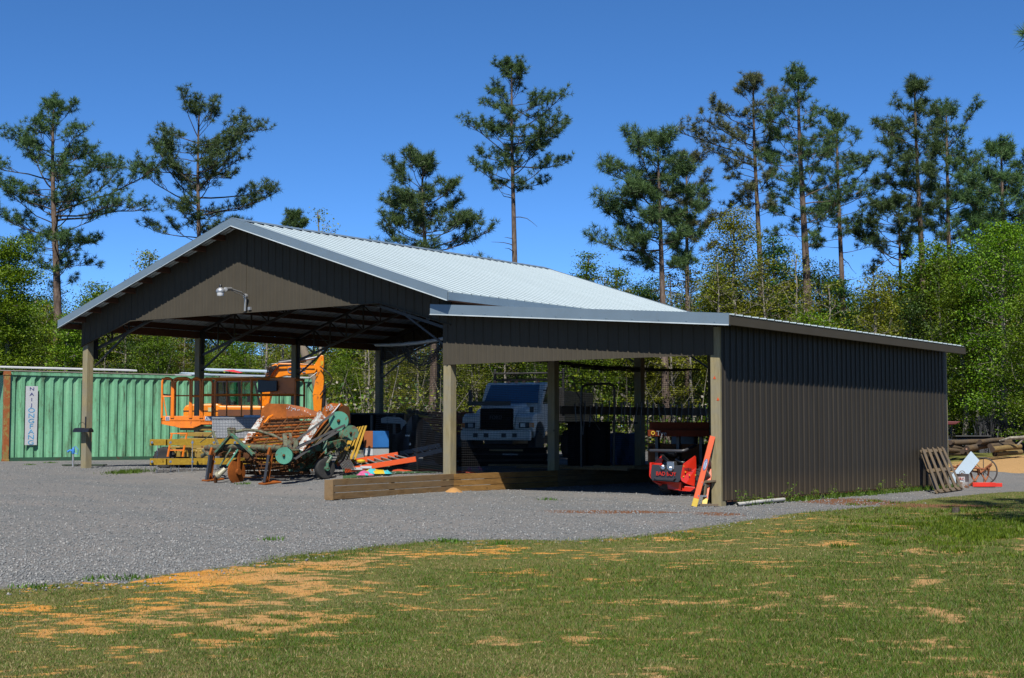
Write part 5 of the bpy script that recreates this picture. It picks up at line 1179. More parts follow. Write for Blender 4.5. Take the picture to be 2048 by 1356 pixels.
back = [p+Vector((_fw.x, _fw.y, 0))*1.6-Vector((0, 0, .9)) for p in rows[0]]
b.grid([back]+rows); b.build('cover', TARPB, bc, smooth=True, recalc=False)
b = MB(); c = ZP(815, 871, 36.6); b.box(c, (.12, .03, .04)); c = ZP(820, 888, 36.5); b.box(c, (.03, .03, .06)); b.build('shiny_buckle', CHROME, bc)
# brick cubes with pallet on top
bk = thing('brick_stack', 'stack of loose red bricks on pallets behind the barn', 'bricks', tuple(ZP(885, 868, 46)))
b = MB(); mi = 0; rr = random.Random(4)
a0 = ZP(846, 866, 46); u = (ZP(940, 866, 46)-a0).normalized(); n = Vector((-u.y, u.x, 0)); bw, bh = .22, .095; 
for row in range(7):
    for k in range(8):
        for dd in range(2):
            if row > 4 and rr.random() < .25: continue
            c = a0+u*(k*(bw+.012)+(.1 if row % 2 else 0)-.1)+n*(dd*.25+rr.uniform(-.02, .02))+Vector((0, 0, row*(bh+.008)+rr.uniform(-.004, .004))); b.box(c, (bw, .10, bh), Matrix.Rotation(math.atan2(u.y, u.x)+rr.uniform(-.08, .08), 3, 'Z'))
b.build('brick_layers', BRICK, bk)
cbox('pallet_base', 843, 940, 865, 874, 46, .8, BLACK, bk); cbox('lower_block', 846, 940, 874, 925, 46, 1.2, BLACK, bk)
pw = thing('tilted_pallet', 'wooden pallet lying tilted on the block heap behind the net', 'pallet', tuple(ZP(842, 830, 45.5)))
for k, (dy) in enumerate((0, 4, 8)):
    b = MB(); a, c = ZP(817, 817+dy, 45.5), ZP(871, 831+dy*.6, 45.5); nn = fw2
    if dy == 4:
        for q in range(7): p = a.lerp(c, q/6.3); b.box(p, (.09, .7, .09), Matrix.Rotation(YAW, 3, 'Z'))
    else:
        b.prism([a, c, c+nn*.9, a+nn*.9], (0, 0, .025))
    b.build('deck_board' if dy != 4 else 'spacer_block', PALW, pw, bevel=.004)
b = MB(); b.prism([ZP(835, 828, 45.2), ZP(868, 834, 45.2), ZP(862, 837, 45.2), ZP(838, 833, 45.2)], fw2*.1); b.build('yellow_strap', YELP, pw)
hp = MB(); rr = random.Random(5)
for px, py, s_ in ((813, 838, .17), (820, 833, .15), (828, 838, .2), (833, 847, .17), (840, 852, .15), (836, 858, .15), (845, 855, .13), (822, 846, .16), (812, 846, .14)):
    c = ZP(px, py, 45.6); hp.box(c, (s_*1.5, s_*1.6, s_*1.3), Matrix.Rotation(rr.random()*3, 3, Vector((rr.random(), rr.random(), 1)).normalized()))
tag(hp.build('split_wood_heap', paint('tan split wood', (.42, .27, .12), .8, var=.3), None, bevel=.02), 'heap of tan split wood blocks under the tilted pallet', 'wood heap')
# lying orange ladder
l1 = gzf(-9.6, .9)+.03
def ladder(nm, lab, r0, r1, s0, s1, hgt, nr, mat, rungm, cat='ladder'):
    """rails r0->r1 and s0->s1"""
    th_ = thing(nm, lab, cat, tuple(r0)); 
    for a, c in ((r0, r1), (s0, s1)):
        b = MB(); b.bar(a, c, .035, hgt); b.build('rail', mat, th_, bevel=.004)
    for k in range(nr):
        u = (k+.5)/nr; b = MB(); b.cyl(Vector(r0).lerp(r1, u), Vector(s0).lerp(s1, u), .017, n=8); b.build('rung', rungm, th_)
    return th_
na, nb_ = AT(690, 941, y=-.1), AT(832, 918, y=.55); fa, fb = AT(674, 928, y=.35), AT(796, 909, y=1.0)
la = ladder('extension_ladder', 'orange extension ladder lying flat on the turf behind the boards', na, nb_, fa, fb, .11, 9, LADOR, ALU)
b = MB()
for u in (.17, .30): c = na.lerp(nb_, u)+Vector((.02, -.024, 0)); b.box(c, (.02, .25, .05), Matrix.Rotation(math.atan2((nb_-na).y, (nb_-na).x)-R(90), 3, 'Z'))
b.build('rail_label', WHITE, la)
la2 = ladder('dark_ladder', 'second ladder lying in the barn shade beyond the orange one', AT(815, 917, y=2.4), AT(884, 900, y=3.), AT(800, 907, y=2.9), AT(880, 890, y=3.5), .10, 5, paint('grey ladder rail', (.25, .25, .27), .5), ALU)
b = MB(); b.lathe(AT(722, 925, y=.3), (0, 0, 1), [(.09, 0), (.10, .03), (.07, .06), (.02, .07)], 16); tag(b.build('yellow_bowl', YELP, None, smooth=True), 'small yellow disc lying on the orange ladder', 'bowl')
# turf strip, orange netting, cloth
b = MB(); pts = [AT(688, 951, z=.43), AT(770, 947.5, z=.43), AT(884, 944, z=.43), AT(884, 938, z=.43), AT(760, 940, z=.43), AT(690, 944, z=.43)]
rows = [[Vector((a.x, a.y, gzf(a.x, a.y)+.012+.004*math.sin(i*3))) for i, a in enumerate([AT(686+i*10, yy-i*.35, z=.42) for i in range(21)])] for yy in (952, 949, 945, 941, 937)]
b.grid(rows); o = tag(b.build('artificial_turf', TURF, None, recalc=False), 'strip of green artificial turf behind the retaining boards', 'turf mat')
rr = random.Random(9)
def cloth(nm, lab, cat, px, py, z, rx, ry, h, mats, seed, n=12):
    r_ = random.Random(seed); c = AT(px, py, z=z); ph = [r_.random()*6 for _ in range(6)]; rows = []
    for j in range(n+1):
        row = []
        for i in range(n+1):
            u, v_ = i/n*2-1, j/n*2-1; k = math.sqrt(max(0, 1-.5*(u*u+v_*v_)))
            x, y = c.x+(_r.x*u*rx)+_fw.x*v_*ry, c.y+_r.y*u*rx+_fw.y*v_*ry
            e_ = max(0, 1-max(abs(u), abs(v_))**3); g_ = max(gzf(x, y), z-.03)
            row.append(Vector((x+.03*math.sin(ph[3]+v_*6), y+.03*math.sin(ph[2]+u*7), g_+.01+h*e_*(.55+.45*math.sin(u*5+ph[0]+v_*2)*math.sin(v_*5+ph[1])))))
        rows.append(row)
    b = MB(); b.grid(rows)
    b.m = [r_.choice(range(len(mats))) if (k//3) % 2 else 0 for k in range(len(b.f))]
    b.m = [(int((k % n)/3)+int(k//n/3)*2+seed) % len(mats) for k in range(len(b.f))]
    return tag(b.build(nm, mats, None, smooth=True, recalc=False), lab, cat)
cloth('beach_towel', 'crumpled aqua, pink and yellow towel behind the boards', 'towel', 752, 945, .46, .33, .25, .12, [AQUA, PINK, AQUA, YELP], 1)
cloth('beach_towel', 'smaller pink and aqua towel left of the aqua one', 'towel', 730, 948, .45, .16, .2, .08, [PINK, AQUA, PINK], 2)
cloth('orange_mesh_pile', 'flat pile of orange fence mesh under the net near the post', 'mesh fencing', 835, 941, .44, .65, .25, .06, [ORTARP], 3)
cloth('purple_cloth', 'dark pink and grey cloth in the shade under the truck', 'cloth', 955, 938, .47, .25, .3, .10, [paint('mauve cloth', (.35, .04, .22), .8), paint('grey blue cloth', (.14, .17, .24), .8)], 4)
cloth('orange_mesh_strip', 'thin orange mesh strip along the boards right of the front post', 'mesh fencing', 925, 943, .47, .30, .15, .05, [ORTARP], 5)
b = MB(); rr = random.Random(6)
for q in range(9): a = Vector((-8.6+rr.uniform(-1.5, 1.5), 4.5+q*.42, .47+rr.random()*.05)); b.bar(a, a+Vector((2.6+rr.random(), rr.uniform(-.3, .3), rr.uniform(-.02, .06))), .12, .05)
tag(b.build('lumber_pile', BOARDX, None, bevel=.004), 'low pile of boards in the dark in front of the truck', 'lumber')
dk = thing('dark_pipe_rack', 'long low dark stack of pipes and timbers lying under the front of the truck', 'pipe stack', tuple(ZP(1010, 935, 39.5)))
rr = random.Random(44)
for k in range(9):
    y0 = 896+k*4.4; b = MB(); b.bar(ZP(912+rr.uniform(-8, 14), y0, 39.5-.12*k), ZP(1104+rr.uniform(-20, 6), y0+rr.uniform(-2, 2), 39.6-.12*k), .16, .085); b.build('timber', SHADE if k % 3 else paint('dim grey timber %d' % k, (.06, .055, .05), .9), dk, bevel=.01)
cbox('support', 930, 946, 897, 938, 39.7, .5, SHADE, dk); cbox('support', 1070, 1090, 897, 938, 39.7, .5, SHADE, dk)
b = MB(); a, c = ZP(978, 900, 37), ZP(1046, 900.5, 37); b.bar(a, c, .08, .05); q_ = b
tag(b.build('tan_timber', paint('tan timber wood', (.52, .34, .14), .7), None, bevel=.004), 'tan timber lying under the truck bumper', 'timber')  # plain tan wood tone
b = MB(); a, c = ZP(1005, 908.5, 36.8), ZP(1036, 909, 36.8); b.bar(a, c, .05, .03); tag(b.build('white_strip', WHITE, None, bevel=.003), 'thin white strip below the tan timber', 'strip')
# ---------------------------------------------------------------- lean-to storage at the rear
bmz = AT(1200, 820, x=XM).z
hr_ = thing('storage_rail', 'long dark rail between the rear posts hung with hand tools', 'rail', (XM+.2, 7, 1.5))
za = AT(1121, 820, x=XM+.14); zb = AT(1414, 824, x=XM+.14)
b = MB(); b.bar(za, zb, .05, .19); b.build('rail_board', paint('dark board', (.07, .05, .035), .8), hr_, bevel=.004)
rr = random.Random(12)
for k in range(24):
    px = 1150+k*11.3+rr.uniform(-3, 3)
    if px < 1148: continue
    a = AT(px, 812+rr.uniform(-4, 6), x=XM+.19); c = AT(px+rr.uniform(-8, 8), 812+rr.uniform(28, 60), x=XM+.22); th_ = thing('hand_tool', 'long handled tool hanging from the storage rail in the shade', 'tool', tuple(a), 0, 'tools hanging from the storage rail')
    b = MB(); b.tube([a, c], .014, 6); b.build('handle', BLACK, th_)
    b = MB(); w_ = rr.uniform(.05, .10); h = rr.uniform(.05, .16); b.box(a+Vector((0, 0, h*.4)), (.02, w_, h)); b.build('tool_head', BLACKST, th_, bevel=.006)
hp_ = thing('pipe_hoop', 'tall black bent pipe hoop standing behind the storage rail', 'pipe frame', tuple(ZP(1195, 930, 33)))
b = MB(); p = [(1163, 935), (1163, 780), (1166, 772), (1174, 769), (1218, 767.5), (1226, 771), (1229, 780), (1227, 935)]; b.tube([ZP(x, y, 33) for x, y in p], .028, 8); b.build('hoop', BLACK, hp_, smooth=True)
b = MB(); b.tube([ZP(1163, 847, 33), ZP(1275, 846, 33.5)], .018, 6); b.tube([ZP(1145, 752, 33.4), ZP(1152, 783, 33.4), ZP(1170, 812, 33.4), ZP(1200, 860, 33.4)], .014, 6); b.build('cross_pipe', BLACK, hp_, smooth=True)
cb = thing('shade_cabinet', 'dark cabinet and shelves standing in the lean-to shade', 'cabinet', tuple(ZP(1180, 935, 33.6)))
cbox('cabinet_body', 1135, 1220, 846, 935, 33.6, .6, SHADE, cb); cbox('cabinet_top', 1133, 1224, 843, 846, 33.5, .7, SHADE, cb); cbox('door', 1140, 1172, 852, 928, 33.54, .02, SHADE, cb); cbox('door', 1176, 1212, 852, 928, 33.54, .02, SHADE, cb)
cloth_b = MB(); rr = random.Random(3); rows = []
for j in range(7):
    rows.append([ZP(1210+i*8, 866+j*11+2*math.sin(i*1.3), 36-.1*j+.06*math.sin(i*2.1+j)) for i in range(10)])
cloth_b.grid([[p+fw2*1.2 for p in rows[0]]]+rows); tag(cloth_b.build('blue_tarp', TARP, None, smooth=True, recalc=False), 'blue tarpaulin draped behind the pipe hoop', 'tarpaulin')
dr = thing('seed_drill', 'dark orange seed drill box standing behind the mower', 'farm implement', tuple(ZP(1350, 930, 27.6)))
DOR = paint('dark orange red paint', (.16, .028, .008), .8, dirtamt=.3, spec=.1)
o = cbox('hopper', 1303, 1419, 844, 872, 27.6, .55, DOR, dr, .02); cbox('lower_beam', 1296, 1419, 860, 873, 27.5, .1, DOR, dr, .01); cbox('frame', 1298, 1419, 888, 930, 27.9, .3, RUSTD, dr)
for px in (1310, 1352, 1398): cbox('seed_tube', px, px+6, 873, 930, 27.8, .1, BLACK, dr)
text_part('lettering', 'Tye', .13, frame(ZP(1323, 867, 27.46), Vector((_r.x, _r.y, 0)), (0, 0, 1)), PERF, dr)
b = MB(); b.torus(ZP(1306, 866, 27.46), fw2, .03, .008, 16, 6); b.build('round_badge', YELP, dr)
rr = random.Random(31)
b = MB()
for q in range(30):
    c = Vector((-4.4+rr.uniform(-1.2, 1.4), 8.5+rr.uniform(-.6, 1.6), .05+rr.random()*.7)); b.box(c, (rr.uniform(.1, .5), rr.uniform(.1, .5), rr.uniform(.1, .5)), Matrix.Rotation(rr.random()*3, 3, 'Z'))
tag(b.build('stored_clutter', BLACKST, None, bevel=.01), 'dark jumble of stored parts at the back of the lean-to', 'clutter', kind='stuff')
# ---------------------------------------------------------------- ladder against the corner post, sawhorse
f0, f1 = AT(1388, 1005, y=-.55), AT(1402, 1000, y=-.35); f0.z = gzf(f0.x, f0.y); f1.z = gzf(f1.x, f1.y)
t0_ = AT(1424, 878, y=-.16); t1_ = AT(1436, 890, y=.25)
ll = thing('leaning_ladder', 'bright orange ladder with yellow feet leaning on the corner post', 'ladder', tuple(f0))
for i, (a, c, w_) in enumerate(((f0, t0_, .095), (f1+Vector((.06, .0, 0)), AT(1424, 916, y=.05), .085))):
    d = (c-a).normalized(); c2 = c+d*.05; up = Vector((.55, -.83, 0)); b = MB(); b.bar(a+d*.15, c2, w_, .03, up=up); o = b.build('rail', LADOR, ll, bevel=.004)
    b = MB(); b.bar(a-d*.0, a+d*.15, w_+.004, .034, up=up); b.build('foot', YELP, o, bevel=.004)
    if i == 0:
        e = AT(1411, 928, y=-.3); u_ = d; q = a.lerp(c, .62)+up.normalized()*.018; rt_ = d.cross(up).normalized(); b = MB(); b.prism([q+u_*math.cos(k*math.pi/8)*.11+rt_*math.sin(k*math.pi/8)*.036 for k in range(16)], up*.003); em = b.build('oval_badge', NAVY, ll)
        b = MB(); b.prism([q+up*.003+u_*math.cos(k*math.pi/8)*.098+rt_*math.sin(k*math.pi/8)*.026 for k in range(16)], up*.002); b.build('badge_face', WHITE, em)
        text_part('lettering', 'WERNER', .045, frame(q+up*.006, u_, rt_ if (u_.cross(rt_)).dot(up) > 0 else -rt_), BLUE, em)
for k in range(4):
    u = .16+k*.2; b = MB(); b.bar(f0.lerp(t0_, u), (f1+Vector((.06, 0, 0))).lerp(AT(1424, 916, y=.05), u+.05), .07, .03); b.build('step', ALU, ll)
sh = thing('sawhorse', 'small grey weathered sawhorse between the ladder and corner post', 'sawhorse', tuple(AT(1415, 1004, y=-.2)))
b = MB(); a = AT(1403, 964, y=-.35); c = AT(1424, 962, y=-.12); b.bar(a, c+(c-a)*.2, .12, .035); b.build('top_board', PALW, sh, bevel=.004)
for px, y_ in ((1412, -.28), (1422, .05)):
    b = MB(); a = AT(px, 968, y=y_); q = AT(px-3, 1005, y=y_); q.z = gzf(q.x, q.y); b.bar(a, q, .07, .03); b.build('leg', PALW, sh, bevel=.004)
b = MB(); a = AT(1400, 1006, y=-.4); a.z = .03; b.bar(a, a+Vector((.28, .15, 0)), .06, .04); b.build('foot_board', PALW, sh, bevel=.004)
# ---------------------------------------------------------------- right side: pipe, pallet, bucket, rake
a, c = AT(1474, 1013, x=.36), AT(1568, 998, x=.34); a.z = gzf(a.x, a.y)+.04; c.z = gzf(c.x, c.y)+.06
b = MB(); b.tube([a, a.lerp(c, .4)+Vector((.03, 0, .01)), c], .033, 12, cap=False); b.tube([a, a.lerp(c, .05)], .038, 12, cap=False); tag(b.build('plastic_pipe', paint('dirty white pipe', (.62, .60, .54), .5), None, smooth=True), 'white plastic pipe lying at the foot of the brown wall', 'pipe')
pt = thing('leaning_pallet', 'weathered wooden pallet leaning against the far end of the brown wall', 'pallet', tuple(AT(1890, 975, x=.8)))
# pallet plane: bottom edge on ground away from wall, top on wall
B0, B1 = AT(1873, 981, x=1.25), AT(1922, 977, x=1.0); T0, T1 = AT(1842, 901, x=.2), AT(1884, 898, x=.16)
B0.z = gzf(B0.x, B0.y)+.02; B1.z = gzf(B1.x, B1.y)+.02
pn = (B1-B0).cross(T0-B0).normalized()
if pn.x < 0: pn = -pn
for u in (0.03, .27, .52, .76, .97):
    b = MB(); b.bar(B0.lerp(B1, u)+pn*.05, T0.lerp(T1, u)+pn*.05, .09, .02, up=pn); b.build('deck_board', PALW, pt, bevel=.003)
for v_ in (.03, .5, .97):
    b = MB(); b.bar(B0.lerp(T0, v_), B1.lerp(T1, v_), .09, .04, up=pn); b.build('stringer', PALW, pt, bevel=.003)
for u in (.1, .9):
    b = MB(); b.bar(B0.lerp(B1, u)-pn*.05, T0.lerp(T1, u)-pn*.05, .09, .02, up=pn); b.build('back_board', PALW, pt, bevel=.003)
bkc = AT(1926, 976, x=1.9); 
bkc = onground(1925, 976); bkt = thing('rusty_bucket', 'old round metal pail with faded red emblem beside the leaning pallet', 'bucket', tuple(bkc)); s_ = bkc-CAMLOC; Zb = s_.dot(_fw); m1p = Zb/FPX
rad = 12.5*m1p; Hb = 28*m1p
BKT = paint('grey white bucket paint', (.42, .40, .38), .5, wear=(.28, .12, .05), wearamt=.22, sc=2); BKD = paint('grey brown bucket paint', (.13, .105, .10), .55, wear=(.20, .09, .05), wearamt=.2, sc=2)
b = MB(); b.lathe(bkc, (0, 0, 1), [(rad*.97, 0), (rad, .01), (rad, Hb*.45)], 28); b.build('lower_shell', BKT, bkt, smooth=True)
b = MB(); b.lathe(bkc, (0, 0, 1), [(rad*1.003, Hb*.45), (rad*1.003, Hb*.97), (rad*1.03, Hb), (rad*.9, Hb*1.01), (rad*.25, Hb*1.02), (rad*.2, Hb*1.1)], 28); b.build('upper_shell', BKD, bkt, smooth=True)
b = MB(); b.tube([bkc+Vector((_r.x*rad*.9*math.cos(k*math.pi/8)*.5, _r.y*rad*.9*math.cos(k*math.pi/8)*.5, Hb+rad*.5*math.sin(k*math.pi/8))) for k in range(9)], .008, 6); b.build('handle', RUSTD, bkt)
fr_ = bkc-fw2*(rad*1.01); b = MB(); up_ = Vector((0, 0, 1)); n = 8; o_ = fr_+_r*(-rad*.35)+up_*Hb*.62
pts = [(-.55, -.22), (.45, -.22), (.62, 0), (.45, .22), (-.55, .22)]
def bend(u, v_): a_ = -.45+u*.9; return bkc+(_r*math.sin(a_)-fw2*math.cos(a_))*(rad*1.02)+up_*(Hb*.62+v_*Hb*.8)
rows = [[bend(-.6+1.2*i/8, -.24+.48*j/4) for i in range(9)] for j in range(5)]
b.grid(rows); em = b.build('emblem', WHITE, bkt, recalc=False)
text_part('lettering', 'SRC', rad*.62, frame(bend(-.02, 0)-fw2*.0+(bend(-.02, 0)-bkc).normalized()*.02, (bend(.4, 0)-bend(-.4, 0)), (0, 0, 1)), paint('emblem red', (.60, .09, .04), .6), em)
wp0, wp1 = AT(1907, 966, Z=Zb+.3), AT(1950, 912, Z=Zb+.9); b = MB(); b.bar(wp0, wp1, .30, .03, up=(.6, -.8, 0)); wp0.z = max(wp0.z, 0)
tag(b.build('steel_sheet', WHITEP, None, bevel=.004), 'pale bluish metal panel propped between pallet and hay rake', 'panel')
# rusty hay rake
rk0 = onground(1960, 973); Zr = (rk0-CAMLOC).dot(_fw)
rk = thing('wheel_cultivator', 'rusty wheeled plough frame with a large thin spoked wheel', 'farm implement', tuple(rk0))
def K(px, py, d=0.): return AT(px, py, Z=Zr+d)
c = K(1967, 942, .4); rw = 26.5/FPX*Zr; axw = Vector((.55, -.83, 0)).normalized(); axw = Vector((_fw.x*.8+_r.x*.45, _fw.y*.8+_r.y*.45, 0)).normalized()
b = MB(); b.torus(c, axw, rw, .018, 40, 6); b.lathe(c, axw, [(.05, -.06), (.05, .06)], 10); a_ = axw.cross(Vector((0, 0, 1)))
for k in range(8): t_ = k*math.pi/4; b.cyl(c, c+(a_*math.cos(t_)+Vector((0, 0, 1))*math.sin(t_))*rw, .010, n=6)
b.build('wheel', paint('dark iron', (.06, .045, .04), .7), rk)
RO = paint('bright rust', (.34, .11, .035), .85, var=.3, dirtamt=.4, sc=2)
for pts, r_ in (([(1902, 932), (1925, 938), (1950, 936), (1975, 939), (1982, 930)], .025), ([(1902, 940), (1925, 938), (1933, 940), (1955, 944)], .02), ([(1955, 936), (1957, 950), (1950, 962), (1940, 970), (1932, 973)], .024), ([(1978, 936), (1976, 952), (1968, 966), (1958, 972)], .024), ([(1940, 940), (1945, 955), (1949, 962)], .018), ([(1948, 930), (1960, 943), (1972, 962)], .02), ([(1983, 928), (1970, 938), (1960, 946)], .03), ([(1915, 932), (1920, 929), (1930, 931)], .03)):
    b = MB(); b.tube([K(x, y, .1*(i % 2)) for i, (x, y) in enumerate(pts)], r_, 8); b.build('frame_bar', RO, rk, smooth=True)
b = MB(); b.prism([K(1928, 930), K(1948, 934), K(1946, 941), K(1926, 938)], fw2*.05); b.build('frame_plate', RO, rk)
rg = onground(1968, 976); b = MB(); uu = _r; 
for k in range(9):
    for j in range(2): b.bar(rg+uu*(-.23+k*.052)+Vector((0, 0, .04+j*.06)), rg+uu*(-.21+k*.052)+Vector((0, 0, .04+j*.06))+Vector((.02, .12, 0)), .026, .045)
b.bar(rg-uu*.27+Vector((0, 0, .08)), rg+uu*.27+Vector((0, 0, .08)), .05, .10); b.bar(rg-uu*.27+Vector((.1, .18, .07)), rg+uu*.27+Vector((.1, .18, .07)), .04, .09)
tag(b.build('red_crate', paint('fluorescent red plastic', (.85, .03, .006), .5), None, bevel=.006), 'bright red slotted plastic tray on the ground before the old wheel', 'tray')
# log pile
LOGM = wood('brown log', (.08, .052, .025), (.24, .165, .085), 'x', grey=(.10, .08, .06)); LOGY = wood('yellowish log', (.22, .15, .05), (.36, .25, .10), 'x')
LEND = paint('dark log end', (.07, .045, .03), .9)
logs = [(1893, 886, 1990, 883, 7, 0), (1890, 893, 1950, 899, 6, 0), (1895, 900, 1935, 905, 6, 0), (1934, 898, 1990, 888, 8, 1), (1958, 890, 2020, 884, 8, 1), (1925, 903, 1935, 897, 6, 0), (1980, 892, 2026, 889, 6, 0), (1985, 899, 2040, 893, 7, 2), (1990, 908, 2042, 904, 7, 2), (1900, 885, 1920, 884, 6, 0), (1960, 884, 2006, 879, 6, 0), (1880, 908, 1935, 908, 5, 0)]
labs = ['long brown log on top of the log pile', 'thick brown log low at the left of the log pile', 'short log at the lower left of the log pile', 'log with a round dark end left of centre in the pile', 'log with a round dark end on top right of centre', 'short dark log stub in the middle of the pile', 'grey brown log right of centre in the pile', 'upper yellowish log at the right end of the pile', 'lowest yellowish log at the right end of the pile', 'short log at the upper left beside the barn corner', 'thin log on top at the right of the pile', 'flat weathered beam under the left of the pile']
for i, ((x0, y0, x1, y1, r_, k), lb) in enumerate(zip(logs, labs)):
    Zg_ = 43-.15*(i % 4); a, c = ZP(x0, y0, Zg_), ZP(x1, y1, Zg_+1.0); rr_ = r_*.82/FPX*43
    th_ = thing('log', lb, 'log', tuple(a), 0, 'logs piled beyond the barn'); b = MB(); b.tube([a, a.lerp(c, .5)+Vector((0, 0, .01)), c], [rr_, rr_*.97, rr_*.92], 14); b.build('log_body', LOGY if k == 2 else LOGM, th_, smooth=True)
    d = (c-a).normalized(); b = MB(); b.cyl(a-d*.02, a+d*.01, rr_*.98, n=14); e_ = b.build('cut_end', LEND, th_)
    if k == 1: b = MB(); b.cyl(a-d*.03, a-d*.022, rr_*.3, n=10); b.build('end_knot', paint('pale pink wood', (.6, .35, .25), .8), e_)
wt = thing('black_water_tank', 'low black plastic trough lying behind the log pile', 'trough', tuple(ZP(1948, 880, 45)))
cbox('trough_body', 1914, 1982, 874, 886, 45, 1.2, DKGREY, wt, .06); cbox('trough_rim', 1911, 1984, 871, 874, 44.9, 1.4, BLACK, wt, .02)
rs = thing('parked_cart', 'dark cart with a small dark red canopy just past the barn corner', 'cart', tuple(ZP(1895, 900, 44)))
b = MB(); b.prism([ZP(1885, 842, 44), ZP(1922, 843, 44), ZP(1912, 849, 44), ZP(1885, 850, 44)], fw2*1.2); b.build('canopy', paint('dark red canopy', (.16, .02, .02), .6), rs, bevel=.02)
b = MB(); b.prism([ZP(1880, 868, 44), ZP(1896, 868, 44), ZP(1902, 880, 44), ZP(1902, 892, 44), ZP(1880, 892, 44)], fw2*1.); b.cyl(ZP(1890, 850, 44.3), ZP(1890, 870, 44.3), .02); b.cyl(ZP(1903, 848, 44.3), ZP(1903, 885, 44.3), .02); b.build('cart_body', BLACK, rs, bevel=.03)
b = MB(); b.lathe(ZP(1893, 866, 43.9), (0, 0, 1), [(.04, 0), (.06, .04), (.03, .09)], 10); b.box(ZP(1905, 883, 43.8), (.3, .1, .12)); b.build('bright_fitting', CHROME, rs, smooth=True)
# dark brush screen at the right edge
bs = MB(); rr = random.Random(17)
for k in range(260):
    px = rr.uniform(1955, 2080); a = ZP(px, 893, 50+rr.uniform(-1, 1)); a.z -= .4; c = ZP(px+rr.uniform(-14, 14), rr.uniform(828, 850), 50+rr.uniform(-1, 1)); bs.tube([a, a.lerp(c, .5)+Vector((rr.uniform(-.1, .1), 0, 0)), c], [.025, .02, .01], 4)
tag(bs.build('brush_screen', paint('grey black cane', (.075, .075, .085), .8), None, recalc=False), 'dense dark grey stand of bare canes beyond the logs', 'brush', kind='stuff')
b = MB(); b.tube([ZP(1998, 882, 43), ZP(2020, 876, 43), ZP(2045, 875, 43), ZP(2080, 868, 43)], [.03, .05, .06, .07], 6); b.tube([ZP(2035, 890, 43), ZP(2055, 870, 43), ZP(2070, 850, 43)], .03, 6); tag(b.build('fallen_branch', BARKG, None, smooth=True), 'pale bare branch lying over the right end of the logs', 'branch')
# cut stump in the track
q = onground(1912, 1026); b = MB(); b.lathe(q, (0, 0, 1), [(.08, -.05), (.065, .05), (.05, .09)], 10); tag(b.build('tree_stump', BARKD, None), 'small brown stump in the dirt track at right', 'stump')
q = onground(907, 984); b = MB(); rr = random.Random(1); b.lathe(q, (0, 0, 1), [(.22, -.02), (.14, .03), (.06, .08), (.01, .09)], 16); tag(b.build('sand_heap', paint('orange sand', (.50, .26, .08), .95, var=.2), None, smooth=True), 'tiny heap of orange sand at the foot of the boards', 'sand heap')
# ---------------------------------------------------------------- vegetation
def tufts(P, D, size, n_need, r_, wid=.03, bias=.35):
    """needle tufts: P (m,3) centres, D (m,3) directions"""
    m = len(P); V = r_.normal(0, 1, (m, n_need, 3)); V /= np.linalg.norm(V, axis=2, keepdims=True)
    V = V + D[:, None, :]*bias; V[:, :, 2] += .25; V /= np.linalg.norm(V, axis=2, keepdims=True)
    L = size[:, None]*(.65+.5*r_.random((m, n_need))); tip = P[:, None]+V*L[..., None]
    S = np.cross(V, r_.normal(0, 1, (m, n_need, 3))); S /= np.linalg.norm(S, axis=2, keepdims=True)+1e-9; S *= wid
    base = P[:, None]+V*.02
    tri = np.stack([base-S*.5, base+S*.5, tip], 2).reshape(-1, 3); mid = None
    return tri
def quads(P, size, r_, flat_=.5):
    m = len(P); N = r_.normal(0, 1, (m, 3)); N[:, 2] = np.abs(N[:, 2])+flat_; N /= np.linalg.norm(N, axis=1, keepdims=True)
    A_ = np.cross(N, r_.normal(0, 1, (m, 3))); A_ /= np.linalg.norm(A_, axis=1, keepdims=True); B_ = np.cross(N, A_)
    s = (size*(.6+.8*r_.random(m)))[:, None]; A_ *= s*.5; B_ *= s*.36
    return np.stack([P-A_, P-B_*.9+A_*.1, P+A_, P+B_*.9+A_*.1], 1).reshape(-1, 3)
def limb(b, p, d, L, r0, rnd, n=5, lift=0., wob=.12, r1=.25):
    pts = [Vector(p)]; d = Vector(d).normalized()
    for i in range(n):
        d = (d+Vector((rnd.gauss(0, wob), rnd.gauss(0, wob), rnd.gauss(0, wob)+lift/n))).normalized(); pts.append(pts[-1]+d*(L/n))
    b.tube(pts, [r0*(1-(1-r1)*i/n) for i in range(n+1)], 5, cap=False); return pts
